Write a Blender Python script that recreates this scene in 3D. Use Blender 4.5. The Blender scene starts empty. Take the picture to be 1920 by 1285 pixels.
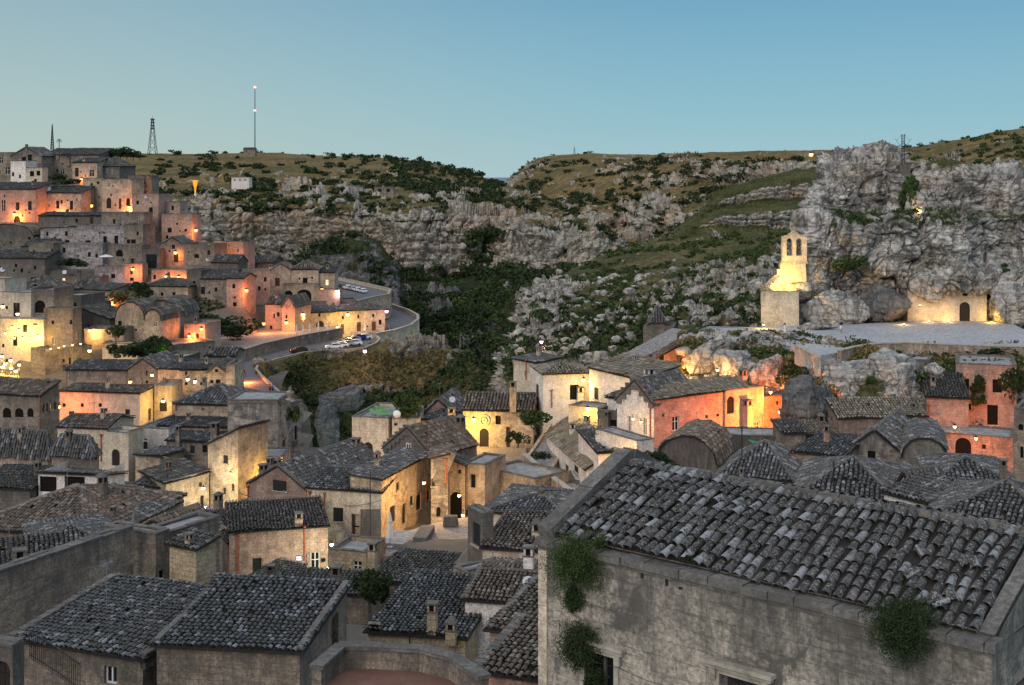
import bpy, math, random
import numpy as np
from mathutils import Vector, Matrix
random.seed(7)
S = bpy.context.scene
COL = S.collection
# ------------------------------------------------------------------ camera
F = 2400.0; CX = 960.0; VH = 330.0
cam = bpy.data.cameras.new("camera"); camo = bpy.data.objects.new("camera", cam); COL.objects.link(camo)
camo.location = (0, 0, 0); camo.rotation_euler = (math.pi/2, 0, 0)
cam.lens = 45.0; cam.sensor_width = 36.0
cam.shift_y = -(642.5-VH)/1920.0
cam.clip_start = 0.5; cam.clip_end = 80000
S.camera = camo
# ------------------------------------------------------------------ world, sun, exposure
SUN_EL, SUN_AZ = 3.0, 205.0          # degrees; azimuth clockwise from +Y
w = bpy.data.worlds.new("World"); S.world = w; w.use_nodes = True
nt = w.node_tree; nt.nodes.clear()
wo = nt.nodes.new("ShaderNodeOutputWorld"); bg = nt.nodes.new("ShaderNodeBackground")
sky = nt.nodes.new("ShaderNodeTexSky"); sky.sky_type = 'NISHITA'; sky.sun_disc = False
sky.sun_elevation = math.radians(SUN_EL); sky.sun_rotation = math.radians(SUN_AZ)
sky.altitude = 400; sky.air_density = 1.0; sky.dust_density = 0.6; sky.ozone_density = 4.0
# dusk sky: elevation gradient (pale at the horizon, deeper blue within view), paler to the west (-X)
tc = nt.nodes.new("ShaderNodeTexCoord"); sp = nt.nodes.new("ShaderNodeSeparateXYZ")
nt.links.new(tc.outputs['Generated'], sp.inputs[0])
def wramp(stops):
    r = nt.nodes.new("ShaderNodeValToRGB"); e = r.color_ramp.elements
    while len(e) < len(stops): e.new(0.5)
    for k, (p, c) in enumerate(stops): e[k].position = p; e[k].color = (*c, 1)
    return r
rE = wramp([(0.0, (.38, .60, .67)), (.04, (.285, .52, .63)), (.15, (.155, .345, .49)), (.32, (.56, .68, .82)), (1, (.80, .88, 1.0))])  # overhead stops brightened out of view, added to light the land
rW = wramp([(0.0, (.50, .60, .55)), (.04, (.45, .57, .56)), (.15, (.30, .44, .49)), (.32, (.80, .84, .88)), (1, (.84, .92, 1.03))])
nt.links.new(sp.outputs['Z'], rE.inputs[0]); nt.links.new(sp.outputs['Z'], rW.inputs[0])
mr = nt.nodes.new("ShaderNodeMapRange"); mr.interpolation_type = 'SMOOTHSTEP'
mr.inputs['From Min'].default_value = -0.45; mr.inputs['From Max'].default_value = 0.18
mr.inputs['To Min'].default_value = 1; mr.inputs['To Max'].default_value = 0
nt.links.new(sp.outputs['X'], mr.inputs['Value'])
mx = nt.nodes.new("ShaderNodeMix"); mx.data_type = 'RGBA'
nt.links.new(mr.outputs[0], mx.inputs[0]); nt.links.new(rE.outputs[0], mx.inputs[6]); nt.links.new(rW.outputs[0], mx.inputs[7])
sc_ = nt.nodes.new("ShaderNodeMix"); sc_.data_type = 'RGBA'; sc_.blend_type = 'ADD'; sc_.inputs[0].default_value = 0.05
nt.links.new(mx.outputs[2], sc_.inputs[6]); nt.links.new(sky.outputs[0], sc_.inputs[7])
nt.links.new(sc_.outputs[2], bg.inputs[0]); bg.inputs[1].default_value = 0.9
nt.links.new(bg.outputs[0], wo.inputs[0])
sl = bpy.data.lights.new("sun", 'SUN'); sl.energy = 1.5; sl.angle = math.radians(35); sl.color = (1.0, .85, .75)
so = bpy.data.objects.new("sun", sl); COL.objects.link(so)
el = math.radians(28); az = math.radians(SUN_AZ)
sd = Vector((math.sin(az)*math.cos(el), math.cos(az)*math.cos(el), math.sin(el)))   # soft afterglow from the west
so.rotation_euler = (-sd).to_track_quat('-Z', 'Y').to_euler()
S.view_settings.view_transform = 'Standard'; S.view_settings.look = 'None'
S.view_settings.exposure = 0.0; S.view_settings.gamma = 1.0
try:
    S.cycles.use_denoising = True; S.cycles.max_bounces = 4; S.cycles.diffuse_bounces = 1
    S.cycles.sample_clamp_indirect = 3.0; S.cycles.use_light_tree = True
except Exception: pass
LP = 1.3                                 # lamp power scale

def P(u, v, Y): return Vector(((u-CX)*Y/F, Y, (VH-v)*Y/F))
# ------------------------------------------------------------------ noise (numpy)
def _hash(ix, iy, iz, k=0):
    n = (ix*374761393 + iy*668265263 + iz*2147483647 + k*1274126177) & 0xffffffff
    n = ((n ^ (n >> 13))*1274126177) & 0xffffffff
    n = ((n ^ (n >> 15))*2246822519) & 0xffffffff
    return ((n ^ (n >> 16)) & 0xffffff)/float(0xffffff)
def vnoise(p, k=0):
    i = np.floor(p).astype(np.int64); f = p-i; f = f*f*(3-2*f); r = 0
    for dx in (0, 1):
        for dy in (0, 1):
            for dz in (0, 1):
                wgt = (f[:, 0] if dx else 1-f[:, 0])*(f[:, 1] if dy else 1-f[:, 1])*(f[:, 2] if dz else 1-f[:, 2])
                r = r + wgt*_hash(i[:, 0]+dx, i[:, 1]+dy, i[:, 2]+dz, k)
    return r*2-1
def fbm(p, o=4, k=0, g=.5):
    a = 1; r = 0; t = 0
    for j in range(o):
        r = r + a*vnoise(p*(2.03**j)+j*17.3, k+j); t += a; a *= g
    return r/t
def voro(p, k=0):
    i = np.floor(p).astype(np.int64); n = len(p)
    d1 = np.full(n, 9.); d2 = np.full(n, 9.); c = np.zeros(n)
    for dx in (-1, 0, 1):
        for dy in (-1, 0, 1):
            for dz in (-1, 0, 1):
                a, b, e = i[:, 0]+dx, i[:, 1]+dy, i[:, 2]+dz
                q = np.stack([a+_hash(a, b, e, k), b+_hash(a, b, e, k+1), e+_hash(a, b, e, k+2)], 1)
                d = ((q-p)**2).sum(1)**.5
                m = d < d1
                d2 = np.where(m, d1, np.minimum(d2, d)); c = np.where(m, _hash(a, b, e, k+3), c); d1 = np.where(m, d, d1)
    return d1, d2, c
# ------------------------------------------------------------------ materials
MATS = {}
class N:
    def __init__(s, name):
        s.m = bpy.data.materials.new(name); s.m.use_nodes = True; s.t = s.m.node_tree; s.n = s.t.nodes
        s.b = s.n['Principled BSDF']; s.b.inputs['Specular IOR Level'].default_value = .2
        MATS[name] = s.m
    def add(s, typ, **kw):
        x = s.n.new(typ)
        for k, v in kw.items(): setattr(x, k, v)
        return x
    def lk(s, a, b): s.t.links.new(a, b)
    def noise(s, vec, scale, detail=4, rough=.6, dist=0):
        x = s.add("ShaderNodeTexNoise"); x.inputs['Scale'].default_value = scale; x.inputs['Detail'].default_value = detail
        x.inputs['Roughness'].default_value = rough; x.inputs['Distortion'].default_value = dist
        if vec is not None: s.lk(vec, x.inputs['Vector'])
        return x.outputs['Fac']
    def ramp(s, fac, *stops):
        r = s.add("ShaderNodeValToRGB"); e = r.color_ramp.elements
        while len(e) < len(stops): e.new(.5)
        for k, (p, c) in enumerate(stops):
            e[k].position = p; e[k].color = (c, c, c, 1) if not hasattr(c, '__len__') else (*c, 1)
        s.lk(fac, r.inputs[0]); return r.outputs[0]
    def mix(s, f, a, b, mode='MIX'):
        m = s.add("ShaderNodeMix", data_type='RGBA', blend_type=mode)
        for i, x in ((0, f), (6, a), (7, b)):
            if isinstance(x, (int, float)): m.inputs[i].default_value = x if i == 0 else (x, x, x, 1)
            elif isinstance(x, tuple): m.inputs[i].default_value = (*x, 1)
            else: s.lk(x, m.inputs[i])
        return m.outputs[2]
    def math(s, op, a, b=0.):
        m = s.add("ShaderNodeMath", operation=op)
        for i, x in ((0, a), (1, b)):
            if isinstance(x, (int, float)): m.inputs[i].default_value = x
            else: s.lk(x, m.inputs[i])
        return m.outputs[0]
    def mapr(s, x, a, b, c=0., d=1.):
        m = s.add("ShaderNodeMapRange"); s.lk(x, m.inputs[0])
        for i, v in ((1, a), (2, b), (3, c), (4, d)): m.inputs[i].default_value = v
        return m.outputs[0]
    def vscale(s, v, sx, sy, sz=1.):
        m = s.add("ShaderNodeVectorMath", operation='MULTIPLY'); s.lk(v, m.inputs[0]); m.inputs[1].default_value = (sx, sy, sz)
        return m.outputs[0]
    def bump(s, h, strength, dist):
        x = s.add("ShaderNodeBump"); x.inputs['Strength'].default_value = strength; x.inputs['Distance'].default_value = dist
        s.lk(h, x.inputs['Height']); s.lk(x.outputs[0], s.b.inputs['Normal'])
    def fin(s, col, rough=.9):
        if isinstance(col, tuple): s.b.inputs['Base Color'].default_value = (*col, 1)
        else: s.lk(col, s.b.inputs['Base Color'])
        s.b.inputs['Roughness'].default_value = rough
        return s.m

def wall_mat(name, c1, c2, brick=.5, stain=.6, patch=.5, bw=.52, rh=.27):
    n = N(name)
    uv = n.add("ShaderNodeUVMap").outputs[0]
    oi = n.add("ShaderNodeObjectInfo").outputs['Random']
    cb = n.add("ShaderNodeCombineXYZ"); n.lk(n.math('MULTIPLY', oi, 91.), cb.inputs[2]); n.lk(n.math('MULTIPLY', oi, 37.), cb.inputs[0])
    va = n.add("ShaderNodeVectorMath", operation='ADD'); n.lk(uv, va.inputs[0]); n.lk(cb.outputs[0], va.inputs[1]); v = va.outputs[0]
    jit = n.add("ShaderNodeTexNoise"); jit.inputs['Scale'].default_value = 1.3; n.lk(v, jit.inputs['Vector'])
    jv = n.add("ShaderNodeVectorMath", operation='MULTIPLY_ADD'); n.lk(jit.outputs['Color'], jv.inputs[0]); jv.inputs[1].default_value = (.09, .09, 0); n.lk(uv, jv.inputs[2])
    br = n.add("ShaderNodeTexBrick"); n.lk(jv.outputs[0], br.inputs['Vector'])
    br.inputs['Scale'].default_value = 1; br.inputs['Brick Width'].default_value = bw; br.inputs['Row Height'].default_value = rh
    br.inputs['Mortar Size'].default_value = .014; br.inputs['Mortar Smooth'].default_value = .3
    br.inputs['Color1'].default_value = (.62, .62, .62, 1); br.inputs['Color2'].default_value = (1.12, 1.12, 1.12, 1); br.inputs['Mortar'].default_value = (.38, .38, .38, 1)
    big = n.noise(v, .28, 5, .65, .3); mid = n.noise(v, 1.6, 5, .7); fin = n.noise(v, 9, 5, .7)
    col = n.mix(n.ramp(big, (.42, 0), (.58, 1)), c1, c2)
    col = n.mix(n.mapr(mid, .42, .62, 0, .6), col, tuple(x*.62 for x in c2))
    show = n.mapr(n.noise(v, .5, 3), .42, .55, brick*.35, brick)      # plaster remnants hide the courses in places
    bm = n.add("ShaderNodeMix", data_type='RGBA', blend_type='MULTIPLY'); n.lk(show, bm.inputs[0]); n.lk(col, bm.inputs[6]); n.lk(br.outputs['Color'], bm.inputs[7]); col = bm.outputs[2]
    col = n.mix(1, col, n.ramp(fin, (.38, .6), (.62, 1.2)), 'MULTIPLY')
    # dark lichen and rain streaks running down from the wall top
    sep = n.add("ShaderNodeSeparateXYZ"); n.lk(uv, sep.inputs[0])
    st = n.noise(n.vscale(v, 1.5, .3), 1.25, 6, .75, .5)
    topm = n.mapr(sep.outputs['Y'], -2.6, .1, 0, 1)
    sf = n.math('MULTIPLY', n.mapr(n.math('ADD', st, n.math('MULTIPLY', topm, .26)), .56, .84), stain)
    col = n.mix(sf, col, (.062, .058, .055))
    pf = n.math('MULTIPLY', n.mapr(n.noise(v, .75, 7, .72, .6), .51, .60), patch)
    col = n.mix(pf, col, (.095, .088, .082))
    if patch > .6:      # horizontal bands of black crust along the courses
        bd = n.noise(n.vscale(v, .55, 2.1), .8, 6, .75, .4); col = n.mix(n.mapr(bd, .52, .60, 0, patch*.7), col, (.085, .08, .076))
    h = n.math('ADD', n.math('MULTIPLY', br.outputs['Fac'], -.5*brick), n.math('ADD', n.math('MULTIPLY', fin, .9), mid))
    n.bump(h, .75, .06)
    return n.fin(col, .93)
wall_mat('warm_stone', (.47, .36, .25), (.62, .50, .37))
wall_mat('pink_stone', (.45, .29, .22), (.53, .38, .30), .55, .5, .4)
wall_mat('grey_stone', (.25, .205, .165), (.36, .30, .235), .5, .8, .7)
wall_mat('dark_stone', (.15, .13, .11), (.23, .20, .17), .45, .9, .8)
wall_mat('lilac_plaster', (.40, .35, .34), (.46, .42, .42), .25, .7, .75)
wall_mat('cream_plaster', (.64, .54, .41), (.74, .64, .50), .18, .45, .25)
wall_mat('white_plaster', (.78, .71, .65), (.85, .80, .75), .08, .35, .15)
wall_mat('salmon_brick', (.72, .38, .27), (.78, .47, .36), .8, .4, .3, .32, .16)
wall_mat('tufa', (.44, .35, .23), (.55, .46, .31), .85, .25, .15)
wall_mat('old_facade', (.47, .415, .35), (.30, .275, .245), .5, .8, .95, .75, .36)

def tile_mat(name, dark, midc, light, red=.0, lich=.5):
    n = N(name)
    at = n.add("ShaderNodeAttribute"); at.attribute_name = 'rnd'; r = at.outputs['Fac']
    tcx = n.add("ShaderNodeTexCoord").outputs['Object']
    col = n.ramp(r, (0, dark), (.45, midc), (.78, midc), (.80, (midc[0]+red, midc[1]+red*.35, midc[2]+red*.12)), (.88, light), (1, light))
    big = n.noise(tcx, .5, 4); f = n.noise(tcx, 7, 6, .75); f2 = n.noise(tcx, 19, 4, .7)
    col = n.mix(n.mapr(big, .35, .7, 0, .5), col, tuple(x*.55 for x in midc))
    col = n.mix(n.math('MULTIPLY', n.mapr(f, .50, .57), lich), col, (.028, .025, .022))
    col = n.mix(n.math('MULTIPLY', n.mapr(f2, .54, .61), lich*.75), col, (.33, .34, .31))
    n.bump(f, .5, .03)
    return n.fin(col, .85)
tile_mat('grey_tile', (.038, .037, .037), (.09, .09, .093), (.27, .285, .31), .03, .85)  # palest tiles tinted bluish, ambient sky light put into their colour
tile_mat('dark_tile', (.035, .031, .028), (.082, .074, .067), (.20, .195, .185), .03, .7)
tile_mat('brown_tile', (.06, .044, .034), (.15, .112, .085), (.30, .26, .21), .10, .6)
tile_mat('tan_tile', (.09, .078, .058), (.22, .19, .14), (.36, .33, .27), .05, .6)
def flat(name, c, rough=.8, bs=6., bst=.3, var=.35, metal=0.):
    n = N(name); tcx = n.add("ShaderNodeTexCoord").outputs['Object']
    f = n.noise(tcx, bs, 5, .7)
    col = n.mix(n.mapr(f, .3, .7), tuple(x*(1-var) for x in c), tuple(min(1, x*(1+var*.6)) for x in c))
    if bst: n.bump(f, bst, .03)
    n.b.inputs['Metallic'].default_value = metal
    return n.fin(col, rough)
wall_mat('coping', (.12, .115, .108), (.20, .19, .175), .0, .3, .8)
flat('pale_coping', (.36, .33, .28), .95, 2, .6, .5)
flat('underlay', (.03, .027, .025), .95)
flat('flat_roof', (.27, .27, .27), .9, 1.2, .4, .45)
flat('terracotta_floor', (.17, .09, .07), .9, 1.5, .3, .3)
flat('wood', (.09, .05, .03), .75, 4, .4, .5)
flat('dark_wood', (.03, .024, .02), .75)
flat('grey_wood', (.13, .12, .11), .85, 2)
flat('shutter_green', (.022, .028, .025), .7)
flat('white_paint', (.7, .7, .68), .55, 3, .1, .1)
flat('terracotta_pipe', (.36, .10, .05), .6, 3, .2, .3)
flat('iron', (.035, .035, .038), .5, 5, .2, .3, .6)
flat('grey_metal', (.30, .33, .38), .4, 4, .1, .2, .7)
flat('dish_grey', (.52, .55, .60), .45, 2, 0, .1)
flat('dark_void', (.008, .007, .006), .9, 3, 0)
flat('bark', (.10, .08, .06), .95)
flat('canvas', (.62, .58, .54), .9, 2, .2, .15)
flat('green_canvas', (.02, .21, .15), .8, 2, .2, .2)
flat('bronze', (.10, .075, .04), .4, 4, .2, .3, .8)
flat('asphalt', (.13, .125, .13), .85, .8, .3, .3)
flat('road_stone', (.22, .19, .18), .85, .7, .4, .3)
flat('rubber', (.02, .02, .02), .8)
flat('car_white', (.68, .69, .72), .25, .5, 0, .05)
flat('car_blue', (.012, .03, .28), .22, .5, 0, .05)
flat('car_silver', (.34, .36, .40), .25, .5, 0, .05)
flat('car_dark', (.03, .03, .035), .25, .5, 0, .05)
flat('skin', (.42, .25, .17), .6, 5, 0, .1)
flat('hair', (.03, .02, .012), .7)
for nm, c in (('cloth_white', (.7, .68, .66)), ('cloth_navy', (.02, .03, .09)), ('cloth_red', (.45, .05, .03)), ('cloth_blue', (.06, .12, .4)), ('cloth_dark', (.03, .03, .035)), ('cloth_orange', (.6, .16, .03)), ('green_cushion', (.13, .33, .12))):
    flat(nm, c, .9, 8, .1, .12)
def glass():
    n = N('glass'); n.b.inputs['Specular IOR Level'].default_value = .25
    return n.fin((.012, .013, .015), .2)
glass()
def emis(name, c, s, base=(.8, .8, .8)):
    n = N(name); n.b.inputs['Emission Color'].default_value = (*c, 1); n.b.inputs['Emission Strength'].default_value = s
    n.fin(base, .5); return n.m
emis('bulb_orange', (1, .42, .07), 3.2); emis('bulb_warm', (1, .66, .22), 4); emis('bulb_white', (1, .9, .8), 5)
emis('bulb_pink', (1, .52, .85), 2.6); emis('bulb_red', (1, .12, .07), 5); emis('lit_window', (1, .62, .2), 1.3)
emis('sign_glow', (.62, .5, 1), .9); emis('bulb_green', (.45, 1, .15), 1.5); emis('lit_amber', (1, .42, .03), 1.0, (.2, .1, .02))

def foliage(name, c1, c2, c3):
    n = N(name); at = n.add("ShaderNodeAttribute"); at.attribute_name = 'rnd'
    oi = n.add("ShaderNodeObjectInfo").outputs['Random']
    col = n.ramp(at.outputs['Fac'], (0, c1), (.6, c2), (1, c3))
    col = n.mix(n.math('MULTIPLY', oi, .45), col, tuple(x*.6 for x in c1))
    n.b.inputs['Specular IOR Level'].default_value = .1
    return n.fin(col, .8)
foliage('leaf_dark', (.018, .03, .014), (.035, .055, .022), (.06, .085, .03))
foliage('leaf_green', (.03, .05, .018), (.055, .085, .028), (.10, .13, .045))
foliage('leaf_olive', (.06, .065, .03), (.11, .11, .05), (.17, .16, .075))
foliage('leaf_dry', (.16, .12, .05), (.25, .19, .085), (.34, .28, .14))

def rock_mat(name, cA, cB, warm, grassA, grassB, gscale=.05, rs=.35, dark=.5):
    """rock where the 'rock' attribute is high, dry grass and green scrub elsewhere"""
    n = N(name); at = n.add("ShaderNodeAttribute"); at.attribute_name = 'rock'
    g = n.add("ShaderNodeNewGeometry"); p = n.add("ShaderNodeTexCoord").outputs['Object']
    a = n.noise(p, rs, 7, .72); b = n.noise(p, rs*5, 6, .75); c = n.noise(p, rs*.22, 4, .6); strat = n.noise(n.vscale(p, .12, .12, 1.6), 1.2, 5, .7, .4)
    vs = n.noise(n.vscale(p, 1, 1, .22), rs*2.2, 6, .72)
    col = n.mix(n.mapr(a, .42, .58), cA, cB)
    col = n.mix(n.mapr(c, .48, .66, 0, .75), col, warm)
    wv = n.add("ShaderNodeTexNoise"); wv.inputs['Scale'].default_value = rs*1.5; n.lk(p, wv.inputs['Vector'])
    wm = n.add("ShaderNodeVectorMath", operation='MULTIPLY_ADD'); n.lk(wv.outputs['Color'], wm.inputs[0]); wm.inputs[1].default_value = (1.2/rs, 1.2/rs, .6/rs); n.lk(p, wm.inputs[2])
    cr = n.add("ShaderNodeTexVoronoi", feature='DISTANCE_TO_EDGE'); cr.inputs['Scale'].default_value = rs*.9; n.lk(n.vscale(wm.outputs[0], 1, 1, .55), cr.inputs['Vector'])
    cr2 = n.add("ShaderNodeTexVoronoi", feature='DISTANCE_TO_EDGE'); cr2.inputs['Scale'].default_value = rs*2.6; n.lk(n.vscale(wm.outputs[0], 1, 1, 1.3), cr2.inputs['Vector'])
    col = n.mix(n.mapr(strat, .48, .58, 0, dark), col, tuple(x*.45 for x in cA))
    col = n.mix(n.mapr(vs, .49, .60, 0, min(1, dark*1.35)), col, (.075, .075, .078))
    col = n.mix(n.mapr(cr.outputs['Distance'], .0, .04, .6, 0), col, (.04, .038, .036)); col = n.mix(n.mapr(cr2.outputs['Distance'], .0, .05, .32, 0), col, (.06, .057, .052))
    col = n.mix(n.mapr(b, .52, .62, 0, .6), col, tuple(x*.35 for x in cA))
    gn = n.noise(p, gscale, 5, .6); g2 = n.noise(p, gscale*12, 6, .75)
    gc = n.mix(n.mapr(gn, .42, .58), grassA, grassB)
    gc = n.mix(n.mapr(g2, .40, .62, 0, .85), gc, tuple(x*.32 for x in grassB))
    f = n.mapr(n.math('ADD', at.outputs['Fac'], n.math('MULTIPLY', n.math('SUBTRACT', b, .5), .9)), .42, .56)
    col = n.mix(f, gc, col)
    h = n.math('ADD', n.math('ADD', n.math('ADD', a, n.math('MULTIPLY', b, .7)), vs), n.math('ADD', n.mapr(cr.outputs['Distance'], 0, .06, -.35, 0), n.mapr(cr2.outputs['Distance'], 0, .08, -.2, 0)))
    n.bump(h, .9, .35/rs*.35)
    n.b.inputs['Specular IOR Level'].default_value = .05
    return n.fin(col, .97)
rock_mat('far_rock', (.36, .335, .29), (.52, .49, .42), (.52, .37, .24), (.27, .19, .085), (.15, .13, .06), .02, .16, .42)
rock_mat('cliff_rock', (.40, .395, .375), (.64, .62, .575), (.58, .48, .36), (.12, .12, .05), (.07, .08, .035), .1, .22, .55)
rock_mat('slope_rock', (.33, .315, .29), (.58, .55, .50), (.48, .39, .28), (.17, .145, .07), (.09, .095, .042), .05, .35)
rock_mat('pale_rock', (.36, .34, .31), (.58, .545, .49), (.58, .45, .32), (.12, .12, .05), (.07, .08, .035), .1, .45, .6)
rock_mat('dark_rock', (.14, .145, .15), (.24, .24, .24), (.22, .19, .15), (.07, .075, .03), (.03, .045, .02), .06, .35)
rock_mat('mound', (.22, .22, .21), (.36, .35, .33), (.3, .26, .19), (.19, .14, .06), (.075, .085, .035), .06, .4)
rock_mat('forest_floor', (.20, .20, .19), (.33, .33, .31), (.28, .24, .18), (.045, .052, .025), (.03, .04, .02), .06, .4)

def paving(name, a, b, sc=1.6):
    n = N(name); p = n.add("ShaderNodeTexCoord").outputs['Object']
    v = n.add("ShaderNodeTexVoronoi"); v.inputs['Scale'].default_value = sc; n.lk(p, v.inputs['Vector'])
    big = n.noise(p, .12, 5, .6); f = n.noise(p, 3, 5, .7)
    col = n.mix(n.mapr(big, .38, .62), a, b); col = n.mix(n.mapr(v.outputs['Distance'], .25, .6, 0, .7), col, tuple(x*.55 for x in a)); sc3 = n.add('ShaderNodeSeparateColor'); n.lk(v.outputs['Color'], sc3.inputs[0]); col = n.mix(n.mapr(sc3.outputs[0], 0, 1, 0, .3), col, tuple(min(1, x*1.3) for x in b))
    col = n.mix(n.mapr(f, .5, .7, 0, .5), col, tuple(x*.5 for x in a))
    n.bump(n.math('ADD', v.outputs['Distance'], f), .5, .05)
    return n.fin(col, .85)
paving('cobbles', (.26, .22, .19), (.36, .31, .26), 4.0)
paving('pale_cobbles', (.33, .34, .37), (.42, .43, .45), 3.0)
paving('town_ground', (.17, .145, .12), (.10, .095, .075), 1.2)
paving('step_stone', (.27, .27, .28), (.36, .35, .34), 2.5)
def grassmat(name, a, b, s):
    n = N(name); p = n.add("ShaderNodeTexCoord").outputs['Object']
    col = n.mix(n.mapr(n.noise(p, s, 6, .6), .4, .6), a, b); return n.fin(col, .95)
grassmat('plain', (.12, .12, .06), (.07, .09, .05), .002)
def watermat():
    n = N('sea'); return n.fin((.05, .09, .13), .35)  # sea water; its blue also stands in for the distant haze
watermat()

# ------------------------------------------------------------------ mesh building
class MB:
    def __init__(s, vo=0.): s.v = []; s.f = []; s.m = []; s.r = []; s.vo = vo
    def face(s, pts, m=0, r=.5):
        b = len(s.v); s.v += [tuple(p) for p in pts]; s.f.append(tuple(range(b, b+len(pts)))); s.m.append(m); s.r.append(r)
    def block(s, V, Q, m=0, R=None):
        b = len(s.v); s.v += V.tolist(); Q = (Q+b).tolist(); s.f += Q; s.m += [m]*len(Q); s.r += (R.tolist() if R is not None else [.5]*len(Q))
    def box(s, x0, y0, z0, x1, y1, z1, m=0, M=None, taper=0.):
        c = [(x0, y0, z0), (x1, y0, z0), (x1, y1, z0), (x0, y1, z0), (x0+taper, y0+taper, z1), (x1-taper, y0+taper, z1), (x1-taper, y1-taper, z1), (x0+taper, y1-taper, z1)]
        if M is not None: c = [M @ Vector(p) for p in c]
        b = len(s.v); s.v += [tuple(p) for p in c]
        for q in ((0, 3, 2, 1), (4, 5, 6, 7), (0, 1, 5, 4), (1, 2, 6, 5), (2, 3, 7, 6), (3, 0, 4, 7)):
            s.f.append(tuple(b+i for i in q)); s.m.append(m); s.r.append(random.random())
    def tube(s, a, b, r0, r1=None, n=8, m=0, cap=True):
        a = Vector(a); b = Vector(b); r1 = r0 if r1 is None else r1; d = (b-a).normalized()
        t = d.orthogonal().normalized(); q = d.cross(t); k = len(s.v)
        for c, r in ((a, r0), (b, r1)):
            for i in range(n):
                an = 2*math.pi*i/n; s.v.append(tuple(c+t*math.cos(an)*r+q*math.sin(an)*r))
        for i in range(n):
            s.f.append((k+i, k+(i+1) % n, k+n+(i+1) % n, k+n+i)); s.m.append(m); s.r.append(.5)
        if cap:
            s.f.append(tuple(k+i for i in reversed(range(n)))); s.f.append(tuple(k+n+i for i in range(n))); s.m += [m, m]; s.r += [.5, .5]
    def lathe(s, prof, c=(0, 0, 0), n=12, m=0):
        k = len(s.v)
        for r, z in prof:
            for i in range(n):
                an = 2*math.pi*i/n; s.v.append((c[0]+r*math.cos(an), c[1]+r*math.sin(an), c[2]+z))
        for j in range(len(prof)-1):
            for i in range(n):
                s.f.append((k+j*n+i, k+j*n+(i+1) % n, k+(j+1)*n+(i+1) % n, k+(j+1)*n+i)); s.m.append(m); s.r.append(.5)
    def build(s, name, mats, parent=None, smooth=False):
        me = bpy.data.meshes.new(name); me.from_pydata(s.v, [], s.f)
        for x in (mats if isinstance(mats, (list, tuple)) else [mats]): me.materials.append(MATS[x])
        me.polygons.foreach_set('material_index', s.m)
        at = me.attributes.new('rnd', 'FLOAT', 'FACE'); at.data.foreach_set('value', s.r)
        nv = np.empty(len(me.polygons)*3); me.polygons.foreach_get('normal', nv); nv = nv.reshape(-1, 3)
        lt = np.empty(len(me.polygons), int); me.polygons.foreach_get('loop_total', lt)
        li = np.empty(len(me.loops), int); me.loops.foreach_get('vertex_index', li)
        co = np.array(s.v)[li]; nn = np.repeat(nv, lt, 0)
        h = np.hypot(nn[:, 0], nn[:, 1])+1e-9; tx, ty = -nn[:, 1]/h, nn[:, 0]/h
        vert = np.abs(nn[:, 2]) < .75
        u = np.where(vert, co[:, 0]*tx+co[:, 1]*ty, co[:, 0]); v = np.where(vert, co[:, 2]-s.vo, co[:, 1]-20)
        uvl = me.uv_layers.new(name='UVMap'); uvl.data.foreach_set('uv', np.stack([u, v], 1).ravel())
        if smooth: me.polygons.foreach_set('use_smooth', [True]*len(me.polygons))
        o = bpy.data.objects.new(name, me); COL.objects.link(o)
        if parent: o.parent = parent
        return o
def mesh_np(name, V, Q, mat, parent=None, smooth=True, pattr=None, fattr=None):
    me = bpy.data.meshes.new(name); me.vertices.add(len(V)); me.vertices.foreach_set('co', np.ascontiguousarray(V, dtype=np.float32).ravel())
    me.loops.add(Q.size); me.loops.foreach_set('vertex_index', Q.ravel().astype(np.int32))
    me.polygons.add(len(Q)); me.polygons.foreach_set('loop_start', (np.arange(len(Q))*Q.shape[1]).astype(np.int32))
    me.update(calc_edges=True); me.validate()
    me.materials.append(MATS[mat])
    if smooth: me.polygons.foreach_set('use_smooth', [True]*len(me.polygons))
    if pattr:
        for k, a in pattr.items(): at = me.attributes.new(k, 'FLOAT', 'POINT'); at.data.foreach_set('value', a.astype(np.float32))
    if fattr:
        for k, a in fattr.items(): at = me.attributes.new(k, 'FLOAT', 'FACE'); at.data.foreach_set('value', a.astype(np.float32))
    o = bpy.data.objects.new(name, me); COL.objects.link(o)
    if parent: o.parent = parent
    return o
def tag(o, label=None, cat=None, group=None, kind=None):
    if label: o['label'] = label
    if cat: o['category'] = cat
    if group: o['group'] = group
    if kind: o['kind'] = kind
    return o
def empty(name, loc, rz=0., **kw):
    o = bpy.data.objects.new(name, None); COL.objects.link(o); o.location = loc; o.rotation_euler = (0, 0, rz); o.empty_display_size = .3
    return tag(o, **kw)
def copy_tree(o, parent=None):
    c = o.copy(); COL.objects.link(c); c.parent = parent
    for ch in [x for x in bpy.data.objects if x.parent == o]: copy_tree(ch, c)
    return c
CHILDREN = {}
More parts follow.
